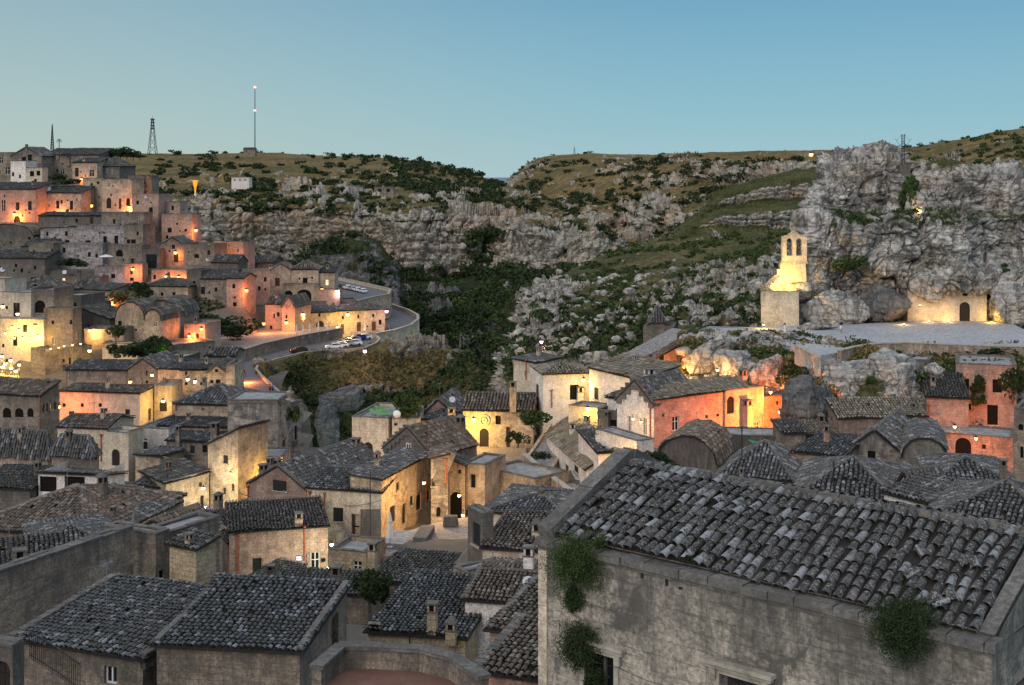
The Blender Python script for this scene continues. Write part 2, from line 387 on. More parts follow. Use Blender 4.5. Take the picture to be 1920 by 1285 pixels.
# ------------------------------------------------------------------ tiled slopes
def tile_slope(mb, poly, tw, tl, seg=4, mess=1., r2=None, under=True, um=1, m=0):
    P3 = [Vector(p) for p in poly]; a, b = P3[0], P3[1]
    e = (b-a).normalized(); nn = e.cross(P3[-1]-a).normalized()
    if nn.z < 0: nn = -nn
    g = nn.cross(e).normalized()
    pts = [((p-a).dot(e), (p-a).dot(g)) for p in P3]
    s0 = min(p[0] for p in pts); s1 = max(p[0] for p in pts)
    nc = max(2, int(round((s1-s0)/tw))); cw = (s1-s0)/nc
    rs = np.random.RandomState(random.randrange(1 << 30))
    SS, TT, LL = [], [], []
    for k in range(nc):
        s = s0+(k+.5)*cw; ts = []
        for i in range(len(pts)):
            (x1, y1), (x2, y2) = pts[i], pts[(i+1) % len(pts)]
            if (x1-s)*(x2-s) < 0: ts.append(y1+(y2-y1)*(s-x1)/(x2-x1))
        if len(ts) < 2: continue
        t0, t1 = min(ts), max(ts)
        n = max(1, int(round((t1-t0)/tl)))
        for i in range(n):
            if n > 6 and rs.rand() < .012*mess: continue
            SS.append(s); TT.append(t0+(t1-t0)*i/n-(rs.uniform(-.02, .12) if i == 0 else 0)); LL.append((t1-t0)/n)
    if not SS: return
    S_ = np.array(SS); T_ = np.array(TT); L_ = np.array(LL); n = len(S_)
    ang = np.linspace(0, math.pi, seg+1); j = mess
    dl = rs.normal(0, .035*j, n)*tw*2; rt = rs.normal(0, .035*j, n); lift = np.abs(rs.normal(0, .01*j, n))
    V = []
    for end in (0, 1):
        rr = cw*(.41 if end == 0 else .34)*(1+rs.normal(0, .03*j, n))
        x = S_[:, None]+dl[:, None]+(-np.cos(ang))[None]*rr[:, None]+(rt*L_*end)[:, None]
        t = (T_+end*L_*1.12)[:, None]+0*ang[None]+rs.normal(0, .03, n)[:, None]*tl*j
        z = np.sin(ang)[None]*rr[:, None]*1.05+(lift+(.035 if end == 0 else .0))[:, None]+.015
        V.append(np.stack([x, t, z], 2))
    V = np.stack(V, 1)                                # n,2,seg+1,3
    sd_ = rs.rand()*90; sc2 = np.stack([V[..., 0].ravel()/2.3+sd_, V[..., 1].ravel()/1.8, np.zeros(V[..., 0].size)], 1)
    V[..., 2] += (fbm(sc2, 2, 3)*.125*min(1, mess)).reshape(V[..., 0].shape)+.03; V[..., 0] += (fbm(sc2+40, 2, 5)*.10*min(1, mess)).reshape(V[..., 0].shape)
    E = np.array([list(e), list(g), list(nn)])
    W = V.reshape(-1, 3) @ E + np.array(a)
    base = (np.arange(n)*2*(seg+1))[:, None]; q = []
    for i in range(seg): q.append(np.stack([base[:, 0]+i, base[:, 0]+i+1, base[:, 0]+seg+1+i+1, base[:, 0]+seg+1+i], 1))
    Q = np.stack(q, 1).reshape(-1, 4)
    R = np.repeat(rs.rand(n), seg)
    mb.block(W, Q, m, R)
    if under:
        dn = -nn*.10
        mb.face([tuple(p) for p in P3], um); lo = [p+dn for p in P3]; mb.face([tuple(p) for p in reversed(lo)], um)
        for i in range(len(P3)):
            k = (i+1) % len(P3); mb.face([P3[i], lo[i], lo[k], P3[k]], um)
# ------------------------------------------------------------------ houses
def ysc(Y, u, v): return Y*1.2 if 250 < Y <= 350 and u < 456 and v <= 600 else Y    # the upper town lies a fifth farther off
GC = []                                   # ground control points (world)
HS = []
def face_plane(h, f):
    """origin, along, inward (local) and length of a wall"""
    L, D = h['L'], h['D']
    return {'F': (Vector((0, 0, 0)), Vector((1, 0, 0)), Vector((0, 1, 0)), L),
            'R': (Vector((L, 0, 0)), Vector((0, 1, 0)), Vector((-1, 0, 0)), D),
            'L': (Vector((0, D, 0)), Vector((0, -1, 0)), Vector((1, 0, 0)), D),
            'B': (Vector((L, D, 0)), Vector((-1, 0, 0)), Vector((0, -1, 0)), L)}[f]
def hit(h, f, u, v):
    """where the sight line through a photo point meets a wall: (s along wall, z) in the house's frame"""
    o, a, n, ln = face_plane(h, f); M = h['M']
    ow = M @ o; aw = (M.to_3x3() @ a); nw = (M.to_3x3() @ n)
    d = Vector(((u-CX)/F, 1, (VH-v)/F)); t = ow.dot(nw)/d.dot(nw); p = d*t
    return (p-ow).dot(aw), p.z-ow.z, p
def wall_face(mb, M, s1, z0, z1, ops, top, rv=.22, m=0):
    """a wall with real openings; ops: (a, b, c, d, arched)"""
    T = lambda s, z, y=0.: tuple(M @ Vector((s, y, z)))
    xs = sorted({0., s1} | {o[0] for o in ops} | {o[1] for o in ops}); zs = sorted({z0, z1} | {o[2] for o in ops} | {o[3] for o in ops})
    for i in range(len(xs)-1):
        run = None
        for j in range(len(zs)-1):
            cx, cz = (xs[i]+xs[i+1])/2, (zs[j]+zs[j+1])/2
            hole = any(o[0] < cx < o[1] and o[2] < cz < o[3] for o in ops)
            if not hole and run is None: run = zs[j]
            if (hole or j == len(zs)-2) and run is not None:
                e = zs[j] if hole else zs[j+1]
                mb.face([T(xs[i], run), T(xs[i+1], run), T(xs[i+1], e), T(xs[i], e)], m); run = None
    for (a, b, c, d, arch) in ops:
        if arch:
            r = (b-a)/2; rz = min(r, (d-c)*.45); cx = (a+b)/2; k = 8
            arc = [(cx-r*math.cos(math.pi*i/k), d-rz+rz*math.sin(math.pi*i/k)) for i in range(k+1)]
            for i in range(k):
                cr = (a, d) if i < k/2 else (b, d)
                mb.face([T(*arc[i]), T(*arc[i+1]), T(*cr)], m)
                mb.face([T(*arc[i]), T(*arc[i], rv), T(*arc[i+1], rv), T(*arc[i+1])], m)
            mb.face([T(arc[k//2][0], d), T(b, d), T(a, d)][:3], m) if 0 else None
            zz = d-rz
        else:
            zz = d; mb.face([T(a, d), T(b, d), T(b, d, rv), T(a, d, rv)], m)
        mb.face([T(a, c), T(a, zz), T(a, zz, rv), T(a, c, rv)], m)
        mb.face([T(b, c), T(b, c, rv), T(b, zz, rv), T(b, zz)], m)
        mb.face([T(a, c), T(a, c, rv), T(b, c, rv), T(b, c)], m)
    if top: mb.face([T(0, z1), T(s1, z1)]+[T(s, z) for s, z in reversed(top)], m)
def open_parts(h, root, M, kind, a, b, c, d, proud, Yd):
    """frame, pane, sill, leaves of one opening"""
    y = -.05 if proud else .17; near = Yd < 190; fr = {'w': 'white_paint', 'g': 'dark_wood', 's': 'shutter_green', 'b': 'wood', 'l': 'dark_wood'}.get(kind, 'dark_wood')
    W = b-a; Hh = d-c; tk = min(.07, W*.12)
    mb = MB()
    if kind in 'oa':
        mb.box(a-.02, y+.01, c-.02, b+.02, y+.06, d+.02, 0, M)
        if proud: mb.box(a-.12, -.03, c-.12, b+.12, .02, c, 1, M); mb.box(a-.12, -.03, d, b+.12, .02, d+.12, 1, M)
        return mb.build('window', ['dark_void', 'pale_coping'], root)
    if kind in 'nN':
        mb.box(a-.02, y+.0, c-.02, b+.02, y+.06, d+.02, 0, M); return mb.build('niche', 'cream_plaster', root)
    if kind in 'dA':
        mb.box(a-.02, y+.02, c-.02, b+.02, y+.08, d+.02, 0, M)
        n = max(2, int(W/.28))
        for i in range(n): mb.box(a+W*i/n+.012, y-.005, c, a+W*(i+1)/n-.012, y+.022, d-.02, 0, M)
        mb.box(a, y-.03, c+Hh*.55, b, y, c+Hh*.6, 1, M)
        o = mb.build('door', ['wood' if kind == 'd' else 'dark_wood', 'iron'], root)
        if near:
            k = MB(); k.lathe([(0, 0), (.035, .01), (.04, .04), (0, .06)], n=8); hd = k.build('handle', 'iron', o)
            hd.matrix_parent_inverse = Matrix(); hd.matrix_local = M @ Matrix.Translation((b-W*.18, y-.07, c+min(1.05, Hh*.5)))
        return o
    for (p, q, r, t) in ((a, a+tk, c, d), (b-tk, b, c, d), (a+tk, b-tk, c, c+tk), (a+tk, b-tk, d-tk, d), ((a+b)/2-tk/2, (a+b)/2+tk/2, c+tk, d-tk)):
        mb.box(p, y-.03, r, q, y+.04, t, 0, M)
    if Hh > .9: mb.box(a+tk, y-.025, c+Hh*.62, b-tk, y+.03, c+Hh*.62+tk*.7, 0, M)
    pm = 'lit_window' if kind == 'l' else 'glass'
    if not near:
        mb.box(a, y+.05, c, b, y+.09, d, 1, M)
        return mb.build('window', [fr, pm], root)
    o = mb.build('window', [fr, pm], root)
    k = MB(); k.box(a+.005, y+.05, c+.005, b-.005, y+.08, d-.005, 0, M); k.build('pane', pm, o)
    k = MB(); k.box(a-.12, -.12, c-.11, b+.12, .1, c-.003, 0, M); k.build('sill', 'pale_coping', o)
    if kind in 'sb':
        k = MB()
        for sx in (a+.01, (a+b)/2+.01):
            k.box(sx, y-.07, c+.02, sx+W/2-.02, y-.035, d-.02, 0, M)
            for i in range(int(Hh/.12)): k.box(sx+.04, y-.085, c+.06+i*.12, sx+W/2-.06, y-.068, c+.13+i*.12, 0, M)
        k.build('shutter', fr, o)
    return o
def coping(mb, a, b, wid=.35, th=.16, steps=0, m=0, out=Vector((0, 0, 0))):
    a = Vector(a)+out; b = Vector(b)+out; hd = Vector((b.x-a.x, b.y-a.y, 0)); ln = hd.length
    if ln < .1: return
    if steps:
        n = max(3, int(ln/steps)); x = hd.normalized()
        for i in range(n):
            p = a.lerp(b, i/n); q = a.lerp(b, (i+1)/n); z = max(p.z, q.z)+.12
            M = Matrix.Translation((p.x, p.y, 0)) @ Matrix(((x.x, -x.y, 0), (x.y, x.x, 0), (0, 0, 1))).to_4x4()
            mb.box(0, -wid/2, min(p.z, q.z)-.5, ln/n+.02, wid/2, z-.06, m, M); mb.box(-.04, -wid/2-.05, z-.06, ln/n+.03, wid/2+.05, z+.02, m, M)
        return
    n = max(1, int((b-a).length/1.3)); x = (b-a).normalized(); yy = Vector((-hd.y, hd.x, 0)).normalized(); z = x.cross(yy); 
    if z.z < 0: z = -z
    for i in range(n):
        p = a.lerp(b, i/n); l = (b-a).length/n; M = Matrix((x, yy, z)).transposed().to_4x4(); M.translation = p
        j = random.uniform(-.02, .02); mb.box(.004, -wid/2, -.12+j, l-.004, wid/2, th+j, m, M)
def chimney(root, x, y, z0, z1, w, mat, cap='posts'):
    mb = MB(z1); w2 = w/2; hc = min(.5, (z1-z0)*.3, w*.8); zt = z1-hc-.1
    M = Matrix.Translation((x, y, 0))
    mb.box(-w2, -w2, z0, w2, w2, zt, 0, M); mb.box(-w2-.04, -w2-.04, zt, w2+.04, w2+.04, zt+.07, 1, M)
    p = w*.13
    for sx in (-1, 1):
        for sy in (-1, 1): mb.box(sx*(w2-p)-p*.8, sy*(w2-p)-p*.8, zt+.07, sx*(w2-p)+p*.8, sy*(w2-p)+p*.8, z1-.06, 0, M)
    mb.box(-w2*.55, -w2*.55, zt+.07, w2*.55, w2*.55, z1-.08, 2, M)
    mb.box(-w2-.06, -w2-.06, z1-.06, w2+.06, w2+.06, z1+.03, 1, M)
    if cap == 'peak': mb.box(-w2-.02, -w2-.02, z1+.03, w2+.02, w2+.02, z1+.28, 1, M, taper=w2*.75)
    return mb.build('chimney', [mat, 'coping', 'dark_void'], root)
def H(label, x0, Y0, x1, Y1, vt, vb, dep, roof='g', vr=None, mat='warm_stone', op='', ch='', tile='grey_tile', cop=0, pipes='', dish='', name='stone_house', cat='house', gc=True, down=3.5, par=.35, floor='flat_roof', mess=1.):
    s_ = ysc(Y0, x0, min(vb, 600))/Y0; Y0 *= s_; Y1 *= s_
    A = P(x0, vt, Y0); B = P(x1, vt, Y1); B.z = A.z; zb = P(x0, vb, Y0).z
    e = (B-A); L = Vector((e.x, e.y)).length; ang = math.atan2(e.y, e.x); e = Vector((math.cos(ang), math.sin(ang), 0)); n = Vector((-e.y, e.x, 0))
    if isinstance(dep, tuple):
        k = (dep[1]-CX)/F; O = B if dep[0] == 'R' else A; dep = (k*O.y-O.x)/(n.x-k*n.y)
        if not (.5 < dep < 60): print('BAD DEP', label, dep); dep = 6
    Ht = A.z-zb; D = dep
    root = empty(name, (A.x, A.y, zb), ang, label=label, cat=cat)
    M0 = Matrix.Translation((A.x, A.y, zb)) @ Matrix.Rotation(ang, 4, 'Z')
    h = dict(L=L, D=D, H=Ht, M=M0, root=root, Y=A.y, A=A, e=e, n=n, zb=zb); HS.append(h)
    if gc:
        for s in (0., .5, 1.): g = A+e*(L*s)-n*1.2; GC.append((g.x, g.y, zb-.05))
        g = A+e*L*.5+n*D*.6; GC.append((g.x, g.y, zb-.3))
    def rz(fx, fy):
        p = A+e*(L*fx)+n*(D*fy); return (VH-vr)*p.y/F-A.z
    Yd = A.y
    tw, tl, sg = (.25, .36, 6) if Yd < 70 else (.29, .44, 4) if Yd < 135 else (.38, .6, 4) if Yd < 200 else (.55, 1.0, 3)
    rise = 0.
    if vr is not None:
        rise = {'g': lambda: rz(.5, .5), 'h': lambda: rz(.5, .5), 'p': lambda: rz(.5, .5), 'x': lambda: rz(.5, 0), 'v': lambda: rz(.5, 0), 's': lambda: rz(.5, 1), 'b': lambda: rz(.5, 1),
                'l': lambda: rz(1, .3), 'r': lambda: rz(0, .3), 'f': lambda: 0}[roof]()
        if roof != 'b': rise = min(max(rise, .25), 9)
    h['rise'] = rise; o = .22; z = Ht; R = rise; slopes = []; rakes = []; ridges = []
    tops = dict(F=None, R=None, L=None, B=None)
    if roof == 'g':
        s_ = R/(D/2)*o
        slopes = [[(-o, -o, z-s_), (L+o, -o, z-s_), (L+o, D/2, z+R), (-o, D/2, z+R)], [(L+o, D+o, z-s_), (-o, D+o, z-s_), (-o, D/2, z+R), (L+o, D/2, z+R)]]
        tops['R'] = tops['L'] = [(0, z), (D/2, z+R), (D, z)]; ridges = [((-o, D/2, z+R), (L+o, D/2, z+R))]
        rakes = [((0, 0, z), (0, D/2, z+R)), ((0, D, z), (0, D/2, z+R)), ((L, 0, z), (L, D/2, z+R)), ((L, D, z), (L, D/2, z+R))]
    elif roof == 'x':
        s_ = R/(L/2)*o
        slopes = [[(-o, D+o, z-s_), (-o, -o, z-s_), (L/2, -o, z+R), (L/2, D+o, z+R)], [(L+o, -o, z-s_), (L+o, D+o, z-s_), (L/2, D+o, z+R), (L/2, -o, z+R)]]
        tops['F'] = tops['B'] = [(0, z), (L/2, z+R), (L, z)]; ridges = [((L/2, -o, z+R), (L/2, D+o, z+R))]
        rakes = [((0, 0, z), (L/2, 0, z+R)), ((L, 0, z), (L/2, 0, z+R))]
    elif roof in 'sb':
        s_ = R/D*o
        slopes = [[(-o, -o, z-s_), (L+o, -o, z-s_), (L+o, D+o, z+R+s_), (-o, D+o, z+R+s_)]]
        if R < 0: slopes = [[slopes[0][2], slopes[0][3], slopes[0][0], slopes[0][1]]]
        tops['R'] = [(0, z), (D, z+R)] if R > 0 else None; tops['L'] = [(0, z+R), (D, z)] if R > 0 else None; tops['B'] = [(0, z+R), (L, z+R)] if R > 0 else None
        rakes = [((0, 0, z), (0, D, z+R)), ((L, 0, z), (L, D, z+R))]
    elif roof in 'lr':
        s_ = R/L*o
        if roof == 'l':
            slopes = [[(-o, D+o, z-s_), (-o, -o, z-s_), (L+o, -o, z+R+s_), (L+o, D+o, z+R+s_)]]; tops['F'] = [(0, z), (L, z+R)]; tops['R'] = [(0, z+R), (D, z+R)]; tops['B'] = [(0, z+R), (L, z)]
        else:
            slopes = [[(L+o, -o, z-s_), (L+o, D+o, z-s_), (-o, D+o, z+R+s_), (-o, -o, z+R+s_)]]; tops['F'] = [(0, z+R), (L, z)]; tops['L'] = [(0, z+R), (D, z+R)]; tops['B'] = [(0, z), (L, z+R)]
        rakes = [((0, 0, slopes and (z if roof == 'l' else z+R)), (L, 0, z+R if roof == 'l' else z))]
    elif roof in 'hp':
        i = min(L*.5-.05, D/2) if roof == 'h' else L*.5-.05
        a_, b_ = (i, D/2, z+R), (L-i, D/2, z+R); c4 = [(-o, -o, z-.1), (L+o, -o, z-.1), (L+o, D+o, z-.1), (-o, D+o, z-.1)]
        slopes = [[c4[0], c4[1], b_, a_], [c4[1], c4[2], b_], [c4[2], c4[3], a_, b_], [c4[3], c4[0], a_]]
        ridges = [(a_, b_), (c4[0], a_), (c4[1], b_), (c4[2], b_), (c4[3], a_)]
    elif roof == 'v':
        k = 7; arc = [(L/2-L/2*math.cos(math.pi*i/k), z+R*math.sin(math.pi*i/k)) for i in range(k+1)]
        tops['F'] = tops['B'] = arc
        for i in range(k):
            (xa, za), (xb, zb_) = arc[i], arc[i+1]
            if za < zb_ or (za == zb_ and i < k/2): slopes.append([(xa, D+.05, za), (xa, -.15, za), (xb, -.15, zb_), (xb, D+.05, zb_)])
            else: slopes.append([(xb, -.15, zb_), (xb, D+.05, zb_), (xa, D+.05, za), (xa, -.15, za)])
        rakes = [((arc[i][0], 0, arc[i][1]), (arc[i+1][0], 0, arc[i+1][1])) for i in range(k)]
    # walls
    mb = MB(Ht); ops = {'F': [], 'R': [], 'L': [], 'B': []}; parts = []
    for tk in [t for t in op.split(';') if t.strip()]:
        q = tk.split(); f, kd = q[0][0], q[0][1]; u, v, pw, ph = map(float, q[1:5])
        sa, z1, _ = hit(h, f, u-pw/2, v-ph/2); sb, _, p = hit(h, f, u+pw/2, v-ph/2); _, z0, _ = hit(h, f, u, v+ph/2)
        if sa > sb: sa, sb = sb, sa
        ln = face_plane(h, f)[3]
        if sb-sa < .25: m_ = (sa+sb)/2; sa, sb = m_-.2, m_+.2
        if sb < .1 or sa > ln-.1: print('OPENING OFF WALL', label, tk, round(sa, 1), round(sb, 1), round(ln, 1)); continue
        sa, sb = max(sa, .06), min(sb, ln-.06); z0 = max(z0, -3.2)
        if kd in 'dA' and abs(z0) < .5: z0 = 0.
        pr = z1 > Ht-.06
        if pr and z0 < Ht-.8 and z1 < Ht+.5: z1 = Ht-.08; pr = False
        if any(sa < x[1]+.05 and sb > x[0]-.05 and z0 < x[3]+.05 and z1 > x[2]-.05 for x in ops[f]): print('OVERLAP', label, tk); continue
        if not pr: ops[f].append((sa, sb, z0, z1, kd in 'aAN'))
        parts.append((f, kd, sa, sb, z0, z1, pr))
    # small extra vents and windows on the far, otherwise blank fronts
    if Yd > 175 and name == 'stone_house' and L > 3.5 and Ht > 3:
        rr = random.Random(label)
        for _ in range(int(L*Ht/16)+1):
            w_, h_ = rr.choice(((.5, .6), (.7, 1.1), (.45, .45), (.8, 1.3))); s_a = rr.uniform(.4, L-1.3); z_a = rr.uniform(.9, max(1., Ht-1.8))
            if z_a+h_ > Ht-.3 or any(s_a < x[1]+.4 and s_a+w_ > x[0]-.4 and z_a < x[3]+.3 and z_a+h_ > x[2]-.3 for x in ops['F']): continue
            ops['F'].append((s_a, s_a+w_, z_a, z_a+h_, False)); parts.append(('F', rr.choice('oogs'), s_a, s_a+w_, z_a, z_a+h_, False))
    FM = {}
    for f in 'FRLB':
        o_, a_, n_, ln = face_plane(h, f); Mf = Matrix((a_, n_, Vector((0, 0, 1)))).transposed().to_4x4(); Mf.translation = o_; FM[f] = Mf
        zt = z + (R if (roof == 'b' and R < 0 and f == 'B') else 0)
        wall_face(mb, Mf, ln, -down, zt, ops[f], tops[f])
    if roof == 'f':
        t = .28
        for j_, (a, b, c, d) in enumerate(((0, 0, L, t), (0, D-t, L, D), (0, t, t, D-t), (L-t, t, L, D-t))):
            pj = par+(random.uniform(-.05, .25) if par > .2 else 0)+.004*j_; mb.box(a, b, z+.002, c, d, z+pj-.07, 0)
            ax = c-a > d-b; ns = max(1, int(max(c-a, d-b)/1.1)); 
            for i_ in range(ns):
                u0, u1 = i_/ns, (i_+random.uniform(.93, 1))/ns; hj = random.uniform(-.03, .05); q_ = (a+(c-a)*u0, b-.04, a+(c-a)*u1, d+.04) if ax else (a-.04, b+(d-b)*u0, c+.04, b+(d-b)*u1)
                mb.box(q_[0], q_[1], z+pj-.08, q_[2], q_[3], z+pj+hj, 1)
        mb.face([(.01, .01, z-.02), (L-.01, .01, z-.02), (L-.01, D-.01, z-.02), (.01, D-.01, z-.02)], 2)
    mb.build('wall', [mat, 'coping', floor], root)
    for (f, kd, sa, sb, z0, z1, pr) in parts: open_parts(h, root, FM[f], kd, sa, sb, z0, z1, pr, Yd)
    ro = root
    if slopes:
        rb = MB()
        for sI in slopes: tile_slope(rb, sI, tw, tl, sg, mess)
        for a, b in ridges: coping(rb, Vector(a)+Vector((0, 0, .05)), Vector(b)+Vector((0, 0, .05)), .2 if Yd < 200 else .4, .07, 0, 2)
        if cop: 
            for a, b in rakes: coping(rb, a, b, .26 if Yd < 70 else .34, .17, 0 if cop == 1 else (.55 if Yd < 200 else .9), 2)
        ro = rb.build('roof', [tile, 'underlay', 'coping', 'pale_coping'], root)
    for tk in [t for t in ch.split(';') if t.strip()]:
        q = list(map(float, tk.replace('k', '').split()[:5])); u, v0, v1, pw, fr = q
        k = (u-CX)/F; O = A+n*(D*fr); s = (k*O.y-O.x)/(e.x-k*e.y); p = O+e*s
        zt, zb2 = (VH-v0)*p.y/F-zb, (VH-v1)*p.y/F-zb
        chimney(ro, s, D*fr, min(zb2, zt-.5), zt, max(.35, pw*p.y/F), mat, 'peak' if 'k' in tk else 'posts')
    if 55 < Yd < 175 and name == 'stone_house' and L > 2.5 and random.Random(label+'a').random() < .45:
        rr = random.Random(label+'b'); k = MB(); ax_, ay_ = L*rr.uniform(.2, .8), D*rr.uniform(.3, .6); zz = Ht+max(0, R*.8); hh = rr.uniform(1.2, 2.2); k.tube((ax_, ay_, zz-.6), (ax_, ay_, zz+hh), .022, n=5)
        for i_ in range(5): w_ = .5-.06*i_; k.tube((ax_-w_/2, ay_-.4+.2*i_, zz+hh-.08), (ax_+w_/2, ay_-.4+.2*i_, zz+hh-.08), .009, n=4)
        k.tube((ax_, ay_-.45, zz+hh-.08), (ax_, ay_+.45, zz+hh-.08), .012, n=4); k.build('aerial', 'grey_metal', root)
    if slopes and not ch and name == 'stone_house' and Yd > 55 and L > 3 and roof in 'gshxr':
        rr = random.Random(label+'c')
        if rr.random() < .7:
            fx, fy = rr.uniform(.2, .8), rr.uniform(.3, .7); zz = Ht+(0 if roof in 'x' else R*(fy if roof == 's' else 2*min(fy, 1-fy)))
            chimney(ro, L*fx, D*fy, zz-.6, zz+rr.uniform(.9, 1.5), rr.uniform(.4, .65)*(1 if Yd < 200 else 1.3), mat, rr.choice(('posts', 'peak')))
    for tk in [t for t in pipes.split(';') if t.strip()]:
        f = tk[0]; u, v0, v1 = map(float, tk[1:].split()); s, z1, _ = hit(h, f, u, v0); _, z0, _ = hit(h, f, u, v1)
        k = MB(); r = .055 if Yd < 120 else .075
        k.tube((s, -.1, z0), (s, -.1, z1-.12), r, n=6); k.lathe([(r, -.12), (r*2.4, 0), (r*2.4, .12), (r*2, .12)], (s, -.1, z1-.02), 8)
        q = k.build('drainpipe', 'terracotta_pipe', root); q.matrix_local = FM[f]
    for tk in [t for t in dish.split(';') if t.strip()]:
        u, v, r, fr = map(float, tk.split()); k_ = (u-CX)/F; O = A+n*(D*fr); s = (k_*O.y-O.x)/(e.x-k_*e.y); p = O+e*s; rr = r*p.y/F
        k = MB(); k.lathe([(0.02, 0), (rr*.5, rr*.07), (rr*.85, rr*.2), (rr, rr*.3), (rr*.97, rr*.33), (rr*.5, rr*.1), (0.01, .03)], n=16)
        ob = k.build('satellite_dish', 'dish_grey', root, True)
        ob.matrix_local = Matrix.Translation((s, D*fr, (VH-v)*p.y/F-zb)) @ Matrix.Rotation(math.radians(62), 4, 'X') @ Matrix.Rotation(.3, 4, 'Y')
        k = MB(); k.tube((0, 0, -.02), (0, -rr*.9, -rr*1.2), .03, n=5); k.tube((0, 0, rr*.1), (0, -rr*.2, rr*.9), .02, n=5); k.build('dish_arm', 'iron', ob)
    return h
# ------------------------------------------------------------------ lamps
LAMPK = {'o': ('bulb_orange', (1, .24, .045)), 'w': ('bulb_warm', (1, .55, .17)), 'c': ('bulb_white', (.95, .90, .62)), 'p': ('bulb_pink', (1, .55, .50)), 'y': ('bulb_warm', (1, .58, .10))}
def lamp(label, u, v, Y, k='o', power=900, post=0., r=None, off=(0, -.1, -.45), toward=(0, 1), group='street lamps lit at dusk', name=None):
    Y = ysc(Y, u, v); bm, lc = LAMPK[k]; p = P(u, v, Y); r = r or max(.17, Y*(.0015 if k in 'oyp' else .0012))
    root = empty(name or ('street_lamp' if post else 'wall_lamp'), p if not post else p-Vector((0, 0, post)), 0, label=label, cat='street lamp' if post else 'wall lamp', group=group)
    dz = post
    b = MB(); b.lathe([(0.01, -r), (r*.7, -r*.72), (r, 0), (r*.75, r*.7), (0.01, r)], (0, 0, dz), 10); b.build('lantern', bm, root, True)
    b = MB(); b.lathe([(r*1.15, r*.55), (r*.7, r*1.1), (.03, r*1.45), (.01, r*1.5)], (0, 0, dz), 8)
    if post: b.tube((0, 0, -.6), (0, 0, dz-r*1.05), .09, .06, 8)
    else:
        tx, ty = toward; b.tube((0, 0, r*1.4), (tx*1.1, ty*1.1, r*1.4), .035, n=6); b.tube((0, 0, r*1.4), (tx*1.1, ty*1.1, -.2), .02, n=5)
    b.build('post' if post else 'bracket', 'iron', root)
    if Y > 200 and not post and abs(off[1]) <= .1: off = (off[0], 1.7, off[2]); power *= .8
    l = bpy.data.lights.new('lamp_light', 'POINT'); l.energy = power*LP; l.color = lc; l.shadow_soft_size = .2
    o = bpy.data.objects.new('lamp_light', l); COL.objects.link(o); o.parent = root; o.location = (off[0], off[1], dz+off[2]-r)
    return root
# ------------------------------------------------------------------ plants
def crown_mesh(name, n, size, spread, seed, mat, blobs=9, flatz=.8, hollow=.55):
    rs = np.random.RandomState(seed)
    bc = rs.normal(0, .42, (blobs, 3))*spread; bc[:, 2] = np.abs(bc[:, 2])*.9+spread[2]*.15; br = rs.uniform(.32, .6, blobs)
    i = rs.randint(0, blobs, n); d = rs.normal(0, 1, (n, 3)); d /= np.linalg.norm(d, axis=1)[:, None]
    rad = br[i]*(hollow+(1-hollow)*rs.rand(n)**.6)
    c = bc[i]+d*rad[:, None]*np.array(spread)*np.array([1, 1, flatz])
    a = rs.normal(0, 1, (n, 3))*.55+d*.2; a /= np.linalg.norm(a, axis=1)[:, None]
    b = np.cross(a, rs.normal(0, 1, (n, 3))); b /= np.linalg.norm(b, axis=1)[:, None]
    s = (size*rs.uniform(.5, 1.3, n))[:, None]
    V = np.stack([c-a*s-b*s*.45, c+a*s*.1-b*s*.6, c+a*s+b*s*.1, c-a*s*.1+b*s*.6], 1).reshape(-1, 3)
    Q = np.arange(4*n).reshape(-1, 4); col = np.clip(.5*rs.rand(blobs)[i]+.6*rs.rand(n)-.05, 0, 1)
    o = mesh_np(name, V, Q, mat, None, False, None, {'rnd': col}); return o
SHARED = {}
def shared_crown(key, *a, **k):
    if key not in SHARED:
        o = crown_mesh('crown', *a, **k); SHARED[key] = o.data; bpy.data.objects.remove(o)
    return SHARED[key]
def tree(label, u, v, Y, h, r, mat='leaf_dark', var=0, group=None, cat='tree', name='tree', trunk=.35, n=1100, z=None):
    p = P(u, v, ysc(Y, u, v))
    if z is not None: p.z = z
    root = empty(name, p, random.uniform(0, 6), label=label, cat=cat, group=group)
    me = shared_crown((mat, var, n), n, .115, (1., 1., 1.), 11+var, mat, 10)
    c = bpy.data.objects.new('crown', me); COL.objects.link(c); c.parent = root; c.location = (0, 0, h*trunk); c.scale = (r, r, h*(1-trunk)*.72)
    if trunk > .08:
        b = MB(); b.tube((0, 0, -.5), (.1*r, 0, h*trunk), h*.03+.05, h*.02+.03, 7)
        for k in range(4): an = k*1.6; b.tube((.1*r, 0, h*trunk*.85), (math.cos(an)*r*.6, math.sin(an)*r*.6, h*(trunk+.3)), h*.015+.02, .02, 5)
        b.build('trunk', 'bark', root)
    return root
def shrub_mesh(key, mat, n=260, size=.16, seed=1, flatz=.8):
    if key not in SHARED:
        o = crown_mesh('shrub', n, size, (1., 1., .8), seed, mat, 6, flatz, .3); SHARED[key] = o.data; bpy.data.objects.remove(o)
    return SHARED[key]
def bush(p, s, key='a', mat='leaf_dark', label='', group=None, cat='shrub', name='shrub', sz=None, n=260):
    me = shrub_mesh((key, mat, n), mat, n, .16 if n < 500 else .055, hash(key) % 97 if isinstance(key, int) else ord(key[0]))
    o = bpy.data.objects.new(name, me); COL.objects.link(o); o.location = p; o.scale = (s, s, sz or s*.9); o.rotation_euler = (0, 0, random.uniform(0, 6))
    return tag(o, label, cat, group)
